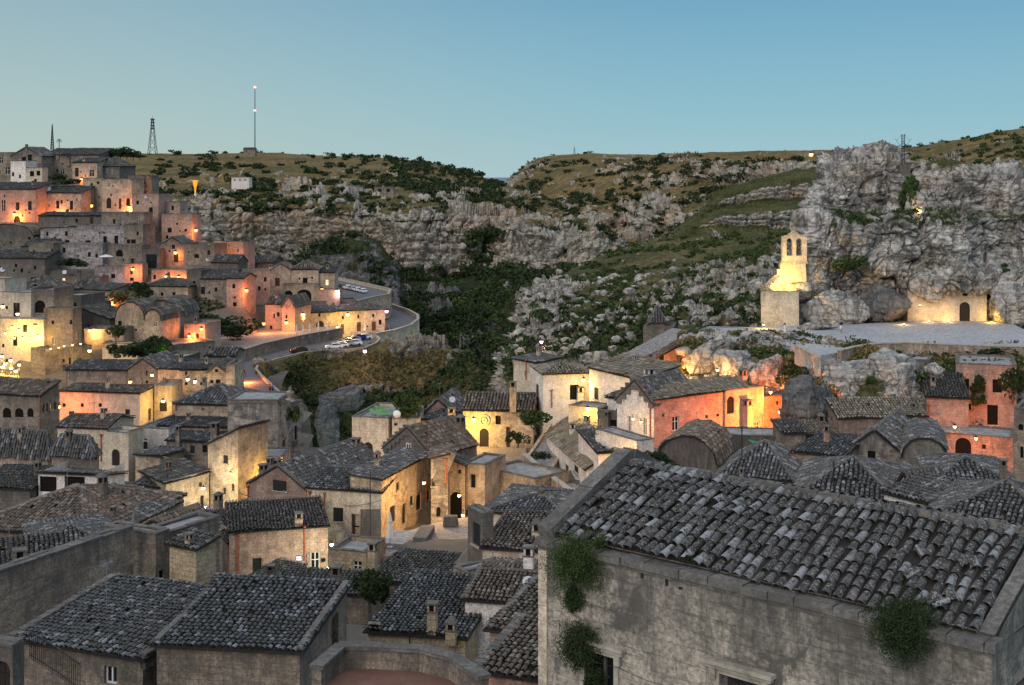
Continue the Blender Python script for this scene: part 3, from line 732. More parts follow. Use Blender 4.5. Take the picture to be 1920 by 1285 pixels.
# ------------------------------------------------------------------ lofted land
def loft(name, rows, nu, nv, mat, amp=2., sc=8., seed=0, rockf=None, crack=1., strata=0., kind='structure', bump=.0, bulge=0, label=None, cat=None):
    R = np.array([[list(P(*c)) for c in r] for r in rows])            # nr,nc,3
    def interp(Ra, k, ax):
        Ra = np.moveaxis(Ra, ax, 0); n = len(Ra); t = np.linspace(0, n-1, k); i = np.clip(np.floor(t).astype(int), 0, n-2); f = (t-i)[:, None, None]
        g = lambda j: Ra[np.clip(j, 0, n-1)]
        p0, p1, p2, p3 = g(i-1), g(i), g(i+1), g(i+2); c = .5
        r = p1+f*(c*(p2-p0)+f*(p0*2*c+p1*(c-3)+p2*(3-2*c)-c*p3+f*(-c*p0+(2-c)*p1+(c-2)*p2+c*p3)))
        return np.moveaxis(r, 0, ax)
    G = interp(interp(R, nv, 0), nu, 1)
    du = np.gradient(G, axis=1); dv = np.gradient(G, axis=0); nn = np.cross(dv, du); nn /= np.linalg.norm(nn, axis=2)[..., None]+1e-9
    fl = np.sign((nn*(-G)).sum(2, keepdims=True)); nn = nn*np.where(fl == 0, 1, fl)
    p = G.reshape(-1, 3); nf = nn.reshape(-1, 3); steep = 1-np.abs(nf[:, 2])
    q = p/sc+seed*13.7
    rk = rockf(p, steep, q) if rockf else steep*1.6
    rk = np.clip(rk, 0, 1)
    wp = q*np.array([1, 1, .75])+fbm(q*1.5, 3, seed)[:, None]*.22
    f1, f2, c1 = voro(wp*np.array([1, 1, .8]), seed); g1, g2, c2 = voro(wp*2.7+5, seed+9); k1, k2, c3 = voro(wp*6.5*np.array([1, 1, 1.4])+9, seed+21)
    crk = np.clip((f2-f1)*8, 0, 1)*.42+np.clip((g2-g1)*7, 0, 1)*.26
    d = crk-.45+(c1-.5)*1.2+(c2-.5)*.6+(c3-.5)*.25+(np.clip((k2-k1)*6, 0, 1)-.7)*.2+fbm(q*1.3, 3, seed+3)*.45+np.abs(fbm(q*3.1, 4, seed+15))*-.5
    if strata:
        zz = p[:, 2]/sc*5+fbm(q*.6, 3, seed+5)*1.2; s_ = np.abs((zz % 1)-.5)*2; d = d+strata*(np.clip(s_*2.2, 0, 1)-.6)
    out = nf+np.array([0, -.25, 0]); off = out*(d*amp*(.05+.95*rk)*crack)[:, None]
    soft = fbm(q*.8, 4, seed+7)*amp*.22*(1-rk)+bump*fbm(q*5, 3, seed+2)
    V = p+off; V[:, 2] += soft
    idx = np.arange(nu*nv).reshape(nv, nu); Q = np.stack([idx[1:, :-1], idx[1:, 1:], idx[:-1, 1:], idx[:-1, :-1]], 2).reshape(-1, 4)
    o = mesh_np(name, V, Q, mat, None, True, {'rock': rk})
    if kind: tag(o, kind=kind)
    if label: tag(o, label, cat)
    o['_g'] = 1; del o['_g']
    return o, V.reshape(nv, nu, 3), rk.reshape(nv, nu)
def scatter(V, m, k, seed=0):
    """k random points of a lofted grid where mask m holds"""
    rs = np.random.RandomState(seed); pts = V[m]; 
    return pts[rs.randint(0, len(pts), k)]
def leaf_mass(name, pts, rad, mat, per=60, leaf=.4, seed=0, zf=.7, kind='stuff', rv=.5, **kw):
    rs = np.random.RandomState(seed); n = len(pts); r = rad*rs.uniform(1-rv, 1+rv, n)
    c = np.repeat(pts, per, 0); rr = np.repeat(r, per); N_ = len(c)
    d = rs.normal(0, 1, (N_, 3)); d /= np.linalg.norm(d, axis=1)[:, None]; d[:, 2] = np.abs(d[:, 2])
    # three lobes to a clump so outlines stay uneven
    lob = np.repeat(rs.normal(0, .38, (n, 3, 3)), 1, 0)[np.repeat(np.arange(n), per), rs.randint(0, 3, N_)]; lob[:, 2] = np.abs(lob[:, 2])*.6
    c = c+(d*(.5+.35*rs.rand(N_)[:, None])+lob)*rr[:, None]*np.array([1, 1, zf])
    a = rs.normal(0, 1, (N_, 3)); a /= np.linalg.norm(a, axis=1)[:, None]; b = np.cross(a, rs.normal(0, 1, (N_, 3))); b /= np.linalg.norm(b, axis=1)[:, None]
    s = (leaf*rs.uniform(.5, 1.3, N_))[:, None]
    V = np.stack([c-a*s-b*s*.5, c+a*s*.1-b*s*.6, c+a*s+b*s*.1, c-a*s*.1+b*s*.6], 1).reshape(-1, 3)
    col = np.clip(np.repeat(rs.rand(n), per)*.6+.45*rs.rand(N_), 0, 1)
    o = mesh_np(name, V, np.arange(4*N_).reshape(-1, 4), mat, None, False, None, {'rnd': col})
    return tag(o, kind=kind, **kw)
# ------------------------------------------------------------------ far land
def polygon(name, pts, mat, kind='structure', z=None):
    mb = MB(); mb.face(pts); o = mb.build(name, mat); return tag(o, kind=kind)
mb = MB(); mb.face([(-60000, 560, -92), (60000, 560, -92), (60000, 17000, -92), (-60000, 17000, -92)]); tag(mb.build('plain', 'plain'), kind='structure')
mb = MB(); mb.face([(-70000, 17000, -92.5), (70000, 17000, -92.5), (70000, 70000, -92.5), (-70000, 70000, -92.5)]); tag(mb.build('sea', 'sea'), kind='structure')
def blob(p, c, r): 
    c = np.array(c); r = np.array(r if hasattr(r, '__len__') else (r, r, r), float); return np.exp(-(((p-c)/r)**2).sum(1))
def rows(us, *vy):
    """rows of (u, v, Y): every row is (list of v, list of Y) over the shared columns us"""
    return [[(u, v, (y[i] if hasattr(y, '__len__') else y)) for i, (u, v) in enumerate(zip(us, vs))] for vs, y in vy]
# the plateau across the ravine with its long cliff
us = [150, 300, 400, 500, 600, 700, 780, 850, 905, 960, 1050, 1130, 1175]
Lr = rows(us, ([300, 305, 304, 302, 307, 311, 318, 330, 345, 362, 392, 440, 480], [1500, 1500, 1500, 1500, 1450, 1400, 1350, 1250, 1150, 1050, 900, 800, 740]),
          ([285, 290, 289, 287, 292, 296, 303, 317, 334, 352, 384, 430, 470], [1250, 1250, 1250, 1250, 1250, 1200, 1180, 1080, 980, 880, 780, 700, 680]),
          ([325, 322, 322, 322, 326, 330, 334, 344, 356, 370, 402, 445, 478], [950, 950, 950, 950, 920, 900, 880, 850, 800, 740, 690, 650, 640]),
          ([358, 356, 354, 354, 356, 360, 364, 368, 378, 392, 420, 458, 486], [740, 740, 740, 730, 720, 720, 710, 690, 670, 650, 630, 620, 615]),
          ([376, 378, 378, 374, 380, 392, 396, 398, 408, 416, 440, 470, 495], [640, 640, 640, 640, 632, 628, 622, 618, 612, 606, 600, 600, 600]),
          ([402, 408, 408, 402, 408, 416, 420, 425, 432, 440, 458, 480, 502], [628, 628, 628, 628, 620, 616, 610, 606, 602, 598, 594, 594, 594]),
          ([440, 445, 448, 450, 455, 462, 466, 468, 470, 468, 476, 492, 510], [622, 622, 622, 622, 614, 610, 604, 600, 596, 592, 590, 590, 588]),
          ([478, 482, 484, 490, 500, 510, 516, 512, 505, 495, 494, 505, 520], [616, 616, 616, 616, 608, 602, 598, 592, 588, 586, 584, 582, 582]),
          ([500, 505, 510, 520, 540, 560, 570, 560, 550, 530, 520, 525, 540], [590]*13))
def rf_left(p, st, q):
    up = fbm(q*1.6, 4, 55)
    return np.clip((st-.30)*4, 0, 1)+np.where(up > .30, .62, 0)*(p[:, 1] < 900)+blob(p, P(680, 370, 640), (45, 30, 8))*.6+blob(p, P(560, 352, 720), (50, 12, 5))*.6+blob(p, P(880, 450, 600), (50, 40, 13))*.9+blob(p, P(1010, 462, 592), (26, 30, 10))*.8+blob(p, P(1090, 478, 592), (16, 30, 8))*.8+(fbm(q*2.2, 4, 61) > .12)*.5*(p[:, 1] < 680)
hillL, VL, RL = loft('hill', Lr, 620, 330, 'far_rock', 7.0, 22., 1, rf_left, strata=.35)
# the ravine floor, dark with woods
us = [480, 560, 640, 720, 780, 840, 900, 960, 1020, 1080, 1150, 1220]
Gr = rows(us, ([480, 490, 500, 508, 512, 508, 500, 492, 486, 482, 490, 500], 612), ([520, 530, 540, 550, 552, 548, 540, 528, 518, 510, 512, 520], 560),
          ([560, 570, 585, 595, 600, 596, 590, 580, 570, 560, 550, 555], 500), ([620, 630, 640, 650, 655, 655, 650, 640, 620, 610, 600, 600], 450), ([700, 710, 720, 730, 735, 735, 725, 710, 690, 680, 670, 660], 410), ([800]*12, 385))
gorge, VG, RG = loft('ravine', Gr, 460, 240, 'forest_floor', 9, 16., 2, lambda p, st, q: np.clip(st*1.1, 0, 1)*.4+np.clip(fbm(q*1.4, 4, 77)*2.2+.1, 0, 1)*.8)
# the hill to the east
us = [900, 955, 990, 1030, 1100, 1200, 1290, 1400, 1500, 1600, 1700, 1800, 1920, 2080]
Rr = rows(us, ([460, 360, 322, 308, 304, 304, 302, 298, 297, 296, 292, 276, 254, 225], [1500]*4+[1450, 1400, 1350, 1250, 1150, 1050, 1000, 900, 850, 850]),
          ([450, 344, 309, 293, 289, 290, 288, 284, 283, 282, 278, 262, 240, 210], [1250]*3+[1220, 1200, 1150, 1080, 980, 900, 820, 760, 680, 640, 640]),
          ([455, 356, 332, 318, 309, 306, 300, 302, 304, 306, 300, 286, 265, 240], [1080, 1080, 1060, 1040, 1000, 950, 880, 800, 740, 680, 620, 560, 520, 520]),
          ([460, 368, 352, 345, 335, 330, 318, 322, 328, 330, 318, 304, 285, 262], [1000, 1000, 980, 950, 900, 850, 800, 720, 640, 600, 540, 480, 450, 450]),
          ([465, 385, 378, 374, 362, 345, 345, 345, 346, 350, 340, 325, 305, 285], [920, 920, 900, 880, 840, 800, 780, 700, 610, 560, 500, 450, 430, 430]),
          ([470, 408, 404, 402, 385, 382, 372, 372, 372, 372, 360, 345, 325, 305], [850, 850, 840, 800, 760, 740, 700, 640, 560, 520, 470, 430, 410, 400]),
          ([480, 440, 438, 430, 415, 402, 400, 400, 400, 400, 390, 370, 350, 330], [760, 760, 750, 730, 700, 700, 640, 580, 520, 480, 440, 410, 390, 380]),
          ([500, 480, 475, 470, 450, 440, 436, 430, 432, 436, 440, 440, 440, 440], [700, 700, 690, 680, 680, 690, 630, 560, 500, 460, 420, 390, 370, 360]),
          ([560, 540, 540, 530, 510, 490, 480, 470, 470, 470, 480, 480, 480, 480], [640, 640, 640, 630, 640, 650, 600, 540, 480, 440, 400, 380, 360, 350]))
def rf_right(p, st, q):
    up = fbm(q*1.5, 4, 35)
    return np.clip((st-.26)*3.5, 0, .9)+np.where(up > .27, .62, 0)*(p[:, 2] < 14)+blob(p, P(1400, 325, 700), (50, 60, 7))*.8+blob(p, P(1150, 420, 690), (32, 40, 9))*.9+blob(p, P(1250, 410, 690), (26, 40, 10))*.9+blob(p, P(1240, 345, 790), (26, 40, 8))*.6+blob(p, P(975, 325, 1100), (12, 80, 14))*.5
hillR, VR, RR = loft('hills', Rr, 680, 300, 'far_rock', 7.5, 20., 3, rf_right, strata=.25)
# pale rock ledges half way up
us = [1265, 1310, 1350, 1400, 1450, 1500, 1550, 1620]
Pr = rows(us, ([430, 405, 372, 352, 338, 326, 318, 318], 470), ([432, 400, 360, 342, 328, 320, 314, 315], 455), ([434, 408, 374, 354, 346, 340, 335, 335], 436), ([436, 414, 396, 388, 382, 378, 374, 372], 430), ([437, 418, 402, 396, 392, 388, 385, 384], 414), ([440, 432, 428, 430, 432, 434, 436, 436], 410), ([470, 470, 470, 470, 470, 470, 470, 470], 400))
ledge, VP, RP = loft('rocky_ledge', Pr, 300, 150, 'pale_rock', 2.6, 8., 4, lambda p, st, q: np.clip((st-.25)*3.2, 0, 1)*.9+.3*np.clip(fbm(q, 3, 5)*3, 0, 1), strata=1.1)
# the boulder-strewn slope under the rock church
Sr = [[(1180, 500, 470), (1155, 474, 440), (1230, 447, 440), (1310, 434, 425), (1400, 436, 400), (1480, 440, 370), (1570, 448, 340)],
      [(1120, 560, 420), (1105, 496, 400), (1190, 470, 390), (1290, 460, 380), (1390, 462, 360), (1480, 465, 330), (1570, 470, 310)],
      [(1040, 610, 380), (1040, 526, 350), (1140, 508, 345), (1240, 500, 335), (1340, 495, 325), (1450, 496, 300), (1570, 500, 285)],
      [(1000, 660, 330), (1000, 552, 310), (1100, 545, 300), (1210, 540, 292), (1310, 535, 282), (1430, 540, 265), (1570, 545, 255)],
      [(985, 700, 290), (988, 600, 270), (1080, 592, 262), (1180, 585, 255), (1290, 580, 246), (1420, 590, 232), (1570, 600, 230)],
      [(955, 740, 250), (968, 660, 236), (1050, 645, 230), (1160, 630, 224), (1260, 615, 218), (1400, 610, 206), (1570, 625, 205)],
      [(945, 780, 225), (955, 715, 212), (1050, 705, 205), (1150, 690, 198), (1260, 660, 190), (1400, 640, 186), (1570, 650, 186)],
      [(940, 850, 210), (950, 800, 196), (1050, 780, 192), (1150, 760, 184), (1260, 720, 176), (1400, 690, 174), (1570, 690, 174)]]
def rf_slope(p, st, q):
    n = fbm(q*1.2, 5, 91); n2 = fbm(q*3.1, 4, 93)
    r = np.clip(n*1.6+n2*.9+.12, 0, 1)*.75+np.clip((st-.35)*2, 0, .6)
    r += blob(p, P(1325, 525, 272), (7, 16, 6))+blob(p, P(1005, 560, 300), (10, 30, 10))*.8+blob(p, P(1010, 620, 258), (9, 18, 8))*.7+blob(p, P(1420, 505, 290), (14, 16, 5))*.9+blob(p, P(1200, 610, 236), (16, 9, 5))*.5
    return r-.45*blob(p, P(1180, 490, 370), (34, 40, 20))-.3*blob(p, P(1380, 470, 350), (34, 25, 12))
slope, VS, RS_ = loft('slope', Sr, 560, 420, 'slope_rock', 3.6, 6.5, 5, rf_slope, strata=.2)
# dark dome of rock beside the road
us = [535, 556, 600, 650, 690, 718, 737, 750]
Dr = rows(us, ([540, 520, 490, 470, 470, 490, 530, 570], 475), ([512, 500, 466, 449, 447, 464, 500, 550], 455), ([530, 515, 490, 480, 478, 490, 520, 560], 442), ([550, 540, 530, 520, 520, 525, 545, 575], 436), ([590, 585, 580, 575, 575, 580, 590, 600], 430), ([640]*8, 425))
dome, VD, RD = loft('rocky_outcrop', Dr, 240, 160, 'dark_rock', 3.2, 9., 6, lambda p, st, q: np.clip(.62+fbm(q, 4, 8)*1.6, 0, 1))
# grassy bank below the road
us = [479, 494, 522, 570, 620, 700, 750, 800, 850, 900, 940, 975]
zr = 40.6*F
Mt = [704, 690, 678, 666, 660, 656, 652, 652, 668, 702, 735, 765]
Yr = [zr/(v-VH) for v in Mt]; Yr[7:] = [300, 288, 268, 255, 245]
Mr = rows(us, ([v-14 for v in Mt], [y+14 for y in Yr]), (Mt, Yr), ([742, 728, 712, 704, 700, 696, 692, 690, 706, 728, 752, 780], [y-6 for y in Yr]), ([775, 770, 765, 762, 760, 758, 750, 745, 752, 768, 790, 810], [y-16 for y in Yr]), ([880]*12, [y-34 for y in Yr]))
mound, VM, RM = loft('grassy_bank', Mr, 380, 200, 'mound', 2.6, 8., 7, lambda p, st, q: np.clip(fbm(q*1.1, 4, 12)*3.2-.22, 0, 1)+blob(p, P(665, 745, 262), (5, 6, 5))*.8+blob(p, P(820, 730, 262), (8, 8, 7))*.35)
# the great rock with the cave church
us = [1560, 1600, 1650, 1688, 1706, 1735, 1780, 1840, 1900, 1985, 2080]
def IR(lu, lv, vs, Y, lY=None): return [(lu+14, lv+10, (Y if not hasattr(Y, '__len__') else Y[0])+16), (lu, lv, (Y if not hasattr(Y, '__len__') else Y[0])+2)]+[(u, v, (Y if not hasattr(Y, '__len__') else Y[i])) for i, (u, v) in enumerate(zip(us, vs))]
Ir = [IR(1570, 360, [340, 325, 310, 330, 370, 350, 340, 345, 350, 360, 370], 206), IR(1552, 330, [312, 290, 276, 283, 330, 312, 304, 312, 318, 328, 340], 195),
      IR(1538, 365, [355, 350, 338, 340, 352, 348, 348, 352, 352, 362, 370], 188.5), IR(1526, 398, [398, 396, 395, 397, 397, 394, 396, 392, 392, 398, 400], 186.5),
      IR(1512, 412, [414, 412, 412, 410, 406, 404, 402, 402, 402, 406, 408], 181.5), IR(1508, 452, [452, 452, 450, 450, 450, 452, 450, 448, 450, 450, 450], 180),
      IR(1506, 492, [492, 490, 489, 488, 488, 487, 487, 487, 488, 490, 490], 179), IR(1503, 520, [520, 520, 516, 514, 514, 512, 512, 514, 514, 515, 515], [177.5]*5+[176.5, 174.5, 174.5, 175.5, 176, 176]),
      IR(1500, 548, [548, 548, 546, 546, 544, 542, 541, 543, 546, 548, 548], [177.5]*5+[176, 174.2, 175.2, 175, 175, 175]), IR(1500, 556, [560, 560, 560, 558, 556, 552, 549, 549, 556, 556, 556], [177.5]*4+[178.5, 179, 179, 179, 175.5, 175, 175]),
      IR(1500, 616, [616]*11, [177]*4+[178.5, 179, 179, 179, 174.5, 174, 174])]
for j_ in (1, 2, 3):
    for c_, dy in ((4, 2.5), (5, 2.5), (6, 7.5), (9, 3.5)): u_, v_, y_ = Ir[j_][c_]; Ir[j_][c_] = (u_, v_, y_+(dy if j_ > 1 else 0))
for j_ in (5, 6): 
    for c_, dy in ((3, -1.5), (6, 2.5), (8, -1.5), (10, 2.)): u_, v_, y_ = Ir[j_][c_]; Ir[j_][c_] = (u_, v_, y_+dy)
idris, VI, RI = loft('rock_hill', Ir, 600, 540, 'cliff_rock', 2.1, 8.5, 9, lambda p, st, q: np.clip(.5+st*1.2+.4*fbm(q*.9, 3, 4), 0, 1), strata=.1, crack=1.1)
# rough ground between the church square and the houses
us = [1270, 1330, 1400, 1470, 1540, 1600, 1680, 1760, 1850, 1935, 2020]
Er = rows(us, ([610, 612, 616, 622, 640, 650, 655, 655, 655, 655, 655], [172, 171, 169, 166, 158, 153, 152, 152, 152, 153, 153]),
          ([632, 630, 634, 642, 656, 664, 676, 676, 674, 672, 672], [165, 163, 160, 156, 151, 147.5, 146, 146, 147, 148, 148]), ([645, 652, 652, 665, 686, 690, 692, 690, 686, 684, 684], [161, 158, 156, 151, 144, 142, 142, 142, 143, 144, 144]),
          ([690, 700, 690, 690, 706, 706, 704, 704, 700, 700, 700], [158.5, 156.5, 153, 148, 139.5, 137.5, 137.5, 139, 140.5, 141, 141]), ([728, 722, 715, 722, 752, 752, 750, 742, 730, 730, 730], [157, 155, 151, 145, 136.5, 134.5, 134.5, 137, 139.5, 140, 140]), ([820]*11, [155, 153, 149, 143, 134, 132, 132, 136, 138, 139, 139]))
rough, VE, RE = loft('rocky_bluff', Er, 460, 240, 'pale_rock', 1.5, 4., 11, lambda p, st, q: np.clip((st-.3)*2.2, 0, 1)*.9+np.clip(fbm(q*1.3, 4, 14)*2.2-.05, 0, .8), bump=.1)
# ------------------------------------------------------------------ scrub and loose stone
sel = lambda V, R, lo, hi, zc=None: (R >= lo) & (R < hi)
def uv_of(V): return CX+V[..., 0]/V[..., 1]*F, VH-V[..., 2]/V[..., 1]*F
def region(V, R, lo, hi, boxes):
    u, v = uv_of(V); m = np.zeros(u.shape, bool)
    for (a, b, c, d) in boxes: m |= (u > a) & (u < b) & (v > c) & (v < d)
    return m & (R >= lo) & (R < hi)
def noise_mask(V, s, k, t): return (fbm(V.reshape(-1, 3)/s, 3, k) > t).reshape(V.shape[:2])
m = region(VL, RL, 0, 2, [(290, 940, 296, 372)]) & noise_mask(VL, 60, 3, -.08)
leaf_mass('shrubbery', scatter(VL, m, 430, 1), 3.1, 'leaf_dark', 34, 1.3, 1)
m = region(VL, RL, 0, 2, [(330, 1130, 368, 400), (960, 1150, 400, 470)]) & noise_mask(VL, 30, 4, .0)
leaf_mass('undergrowth', scatter(VL, m, 260, 2), 2.6, 'leaf_dark', 34, 1.0, 2)
m = region(VG, RG, 0, 2, [(690, 1100, 500, 760), (560, 760, 580, 700)]) & noise_mask(VG, 24, 5, -.02)
leaf_mass('woods', scatter(VG, m, 760, 3), 3.9, 'leaf_dark', 70, .8, 3, .9)
m = region(VG, RG, 0, 2, [(700, 1120, 495, 760)]) & noise_mask(VG, 15, 25, .0)
leaf_mass('woods', scatter(VG, m, 300, 33), 3.2, 'leaf_green', 70, .7, 33, .9)
m = region(VL, RL, 0, 2, [(720, 1000, 500, 545), (880, 1130, 430, 540)]) & noise_mask(VL, 16, 6, .1)
leaf_mass('foliage', scatter(VL, m, 150, 13), 3.0, 'leaf_dark', 50, 1.0, 13, .8)
m = region(VR, RR, 0, 2, [(960, 1560, 300, 480)]) & noise_mask(VR, 40, 7, -.05)
leaf_mass('shrubbery', scatter(VR, m, 620, 4), 2.9, 'leaf_dark', 34, 1.1, 4)
m = region(VR, RR, 0, 2, [(1560, 2000, 240, 330)])
leaf_mass('shrubbery', scatter(VR, m, 160, 14), 1.8, 'leaf_green', 34, .7, 14)
m = region(VS, RS_, 0, 2, [(950, 1560, 440, 700)]) & noise_mask(VS, 12, 8, -.05)
leaf_mass('undergrowth', scatter(VS, m, 1300, 5), 1.15, 'leaf_green', 34, .42, 5)
m = region(VS, RS_, 0, 2, [(950, 1460, 560, 720)])
leaf_mass('undergrowth', scatter(VS, m, 500, 15), 1.5, 'leaf_dark', 40, .45, 15)
m = region(VD, RD, 0, 2, [(540, 745, 440, 600)]) & noise_mask(VD, 9, 9, .15)
leaf_mass('undergrowth', scatter(VD, m, 110, 6), 2.5, 'leaf_dark', 40, .75, 6)
m = region(VM, RM, 0, 2, [(560, 960, 662, 860), (540, 700, 690, 860), (548, 640, 735, 860)])
leaf_mass('grass', scatter(VM, m, 1700, 7), .7, 'leaf_olive', 16, .28, 7, 1.0)
m = m & noise_mask(VM, 14, 10, .12)
leaf_mass('undergrowth', scatter(VM, m, 260, 8), 1.7, 'leaf_dark', 46, .5, 8)
m = region(VI, RI, 0, 2, [(1530, 1920, 395, 425), (1640, 1700, 440, 500), (1780, 1900, 390, 520)]) & noise_mask(VI, 6, 11, .1)
leaf_mass('foliage', scatter(VI, m, 80, 9), .7, 'leaf_green', 60, .2, 9)
m = region(VE, RE, -1, .62, [(1280, 1920, 625, 720)])
leaf_mass('undergrowth', scatter(VE, m, 420, 10), .75, 'leaf_green', 60, .2, 10)
leaf_mass('grass', scatter(VE, m, 500, 11), .6, 'leaf_dry', 40, .2, 11)
def rock_mass(name, pts, r0, r1, mat, seed, **kw):
    import bmesh
    bm = bmesh.new(); bmesh.ops.create_icosphere(bm, subdivisions=2, radius=1.0); b = np.array([v.co[:] for v in bm.verts]); f = np.array([[v.index for v in q.verts] for q in bm.faces]); bm.free()
    rs = np.random.RandomState(seed); n = len(pts); k = len(b)
    r = r0+(r1-r0)*rs.rand(n)**2.5
    V = b[None]*(r[:, None, None]*rs.uniform(.7, 1.25, (n, 1, 3))*np.array([1, 1, .8]))
    an = rs.rand(n)*6.28; c, s = np.cos(an)[:, None], np.sin(an)[:, None]; V = np.stack([V[..., 0]*c-V[..., 1]*s, V[..., 0]*s+V[..., 1]*c, V[..., 2]], 2)
    W = (V+pts[:, None]).reshape(-1, 3); rr = np.repeat(r, k)
    L_ = V/r[:, None, None]
    for j in range(9):
        nd = rs.normal(0, 1, (n, 1, 3)); nd /= np.linalg.norm(nd, axis=2, keepdims=True); ex = (L_*nd).sum(2, keepdims=True)-rs.uniform(.42, .8, (n, 1, 1)); L_ = L_-np.clip(ex, 0, None)*nd
    W = (L_*r[:, None, None]*1.25+pts[:, None]).reshape(-1, 3)
    Q = (f[None]+(np.arange(n)*k)[:, None, None]).reshape(-1, 3)
    o = mesh_np(name, W, Q, mat, None, False, {'rock': np.ones(len(W))}); return tag(o, kind='stuff', **kw)
m = region(VS, RS_, .2, 3, [(960, 1560, 455, 700)])
rock_mass('rubble', scatter(VS, m, 2200, 21), .25, 1.5, 'slope_rock', 21)
m = region(VR, RR, .3, 3, [(960, 1560, 300, 480)])
rock_mass('rubble', scatter(VR, m, 500, 22), .7, 3.0, 'far_rock', 22)
m = region(VL, RL, .3, 3, [(350, 1120, 340, 520)])
rock_mass('rubble', scatter(VL, m, 260, 23), .6, 2.2, 'far_rock', 23)
m = region(VE, RE, .3, 3, [(1280, 1900, 630, 760)])
rock_mass('rubble', scatter(VE, m, 300, 24), .3, 1.1, 'pale_rock', 24)
# single bushes and trees that stand clear on the plateaux
for V, R, bx, n, sd, s0, s1, gl, lab in ((VL, RL, [(290, 900, 288, 370)], 150, 31, 2.6, 5.5, 'bushes dotted over the plateau above the long cliff', 'dark rounded bush on the dry plateau above the long cliff'),
                                   (VR, RR, [(980, 1560, 290, 400)], 70, 32, 1.8, 4.0, 'bushes dotted over the eastern hill', 'small dark bush on the stony hill beyond the ravine')):
    m = region(V, R, 0, 3, bx)
    for i, p in enumerate(scatter(V, m, n, sd)):
        random.seed(sd*1000+i); q = Vector(p); s = random.uniform(s0, s1)*(q.y/900)
        bush(q, s, 'abc'[i % 3], 'leaf_dark', lab, gl, n=180)
def boulder(label, u, v, Y, rx, ry, rz_, mat='cliff_rock', seed=1, name='boulder', sub=5):
    import bmesh
    bm = bmesh.new(); bmesh.ops.create_icosphere(bm, subdivisions=sub, radius=1.0); b = np.array([v.co[:] for v in bm.verts]); f = np.array([[v.index for v in q.verts] for q in bm.faces]); bm.free()
    rs = np.random.RandomState(seed+40); b = b.copy()
    for j in range(22):
        nd = rs.normal(0, 1, 3); nd /= np.linalg.norm(nd); b = b-np.clip(b@nd-rs.uniform(.6, .92), 0, None)[:, None]*nd
    V = b*np.array([rx, ry, rz_])*1.15; q = V/max(rx, rz_)*1.3+seed*7.1
    d1, d2, c = voro(q, seed); e1, e2, c2 = voro(q*2.3, seed+4)
    V = V+b*((c-.5)*.34+np.clip((d2-d1)*7, 0, 1)*.14+(c2-.5)*.2+np.clip((e2-e1)*7, 0, 1)*.1-np.abs(fbm(q*4, 4, seed))*.25)[:, None]*min(rx, rz_)*.75
    o = mesh_np(name, V, f, mat, None, True, {'rock': np.ones(len(V))}); p = P(u, v, Y); o.location = p
    return tag(o, label, 'rock')
# ------------------------------------------------------------------ the upper town on the spur (farthest first)
H("weathered stone house with brick side at the top of the town edge", -60, 342, 22, 340, 288, 350, 9, 'f', None, 'grey_stone', 'Fw 14 320 9 14;Fw 2 301 8 12')
H("pale gabled house with two dark doors below its chimney", 20, 340, 78, 338, 293, 340, 10, 'x', 276, 'grey_stone', 'Fo 45 300 8 11;Fo 56 297 7 15', ch='50 271 288 4 .3')
H("whitewashed terrace house with blank sloping wall high in the town", 20, 331, 48, 330, 304, 352, 6, 'f', None, 'white_plaster', '')
H("low cream terrace with two black windows under a roof railing", 48, 330, 79, 330, 316, 350, 5, 'f', None, 'cream_plaster', 'Fo 60 326 8 10;Fo 72 325 7 9')
H("long house with wide grey roof and narrow dark door on the skyline", 77, 344, 186, 342, 291, 345, 11, 's', 279, 'grey_stone', 'Fd 91 326 8 19;Fw 117 322 7 12', ch='109 289 300 5 0;129 293 312 6 0', tile='dark_tile')
H("ochre house with tall pale shuttered window and pilasters", 136, 334, 182, 333, 305, 344, 8, 's', 297, 'warm_stone', 'Fb 144 323 7 17;Fw 172 325 9 13', ch='158 296 306 5 .1')
H("dark hipped house beside the hillside scrub with two slit windows", 178, 337, 224, 335, 312, 350, 9, 'h', 294, 'dark_stone', 'Fw 187 323 4 10;Fw 201 320 4 9;Fw 210 321 4 9', tile='dark_tile')
H("square stone tower house with two tiny windows above the lit street", 155, 322, 192, 321, 336, 396, 8, 'f', None, 'warm_stone', 'Fo 172 346 4 5;Fo 184 343 4 5;Fo 154 379 6 8')
H("tall palace with arched balcony door glowing over the orange lamp", 191, 318, 247, 317, 338, 396, 9, 'f', None, 'warm_stone', 'FA 204 381 9 20;Fd 225 382 5 20;Fa 240 379 8 14;Fw 204 347 4 7;Fw 226 343 3 5')
H("stone block with four buttress strips along its parapet", 240, 326, 284, 325, 332, 372, ('R', 298), 'f', None, 'grey_stone', 'Fw 265 358 6 9', ch='270 328 336 4 0;279 328 336 4 0')
H("dark pink tenement with two stacked windows above a teal awning", 248, 309, 297, 308, 366, 440, 8, 'f', None, 'pink_stone', 'Fo 283 396 7 14;Fo 284 431 8 15;Fo 258 380 5 7', dish='274 370 3 0')
H("pink house with paired narrow windows under a roof pergola", 296, 312, 337, 311, 381, 412, ('R', 352), 'f', None, 'pink_stone', 'Fw 309 398 4 9;Fw 314 398 4 9;Rw 344 394 4 6')
H("broad rose wall house with bricked panel and one small window", 303, 305, 360, 304, 405, 458, 7, 'f', None, 'pink_stone', 'Fs 318 432 8 9;Fo 348 432 5 5;Fo 332 420 4 4')
H("orange lit mansion with three tall windows beside the tunnel arch", -50, 312, 66, 310, 355, 415, 10, 's', 343, 'pink_stone', 'Fw 6 386 8 22;Fs 33 387 7 15;Fs 56 386 7 17;Fa 32 412 12 14', tile='dark_tile')
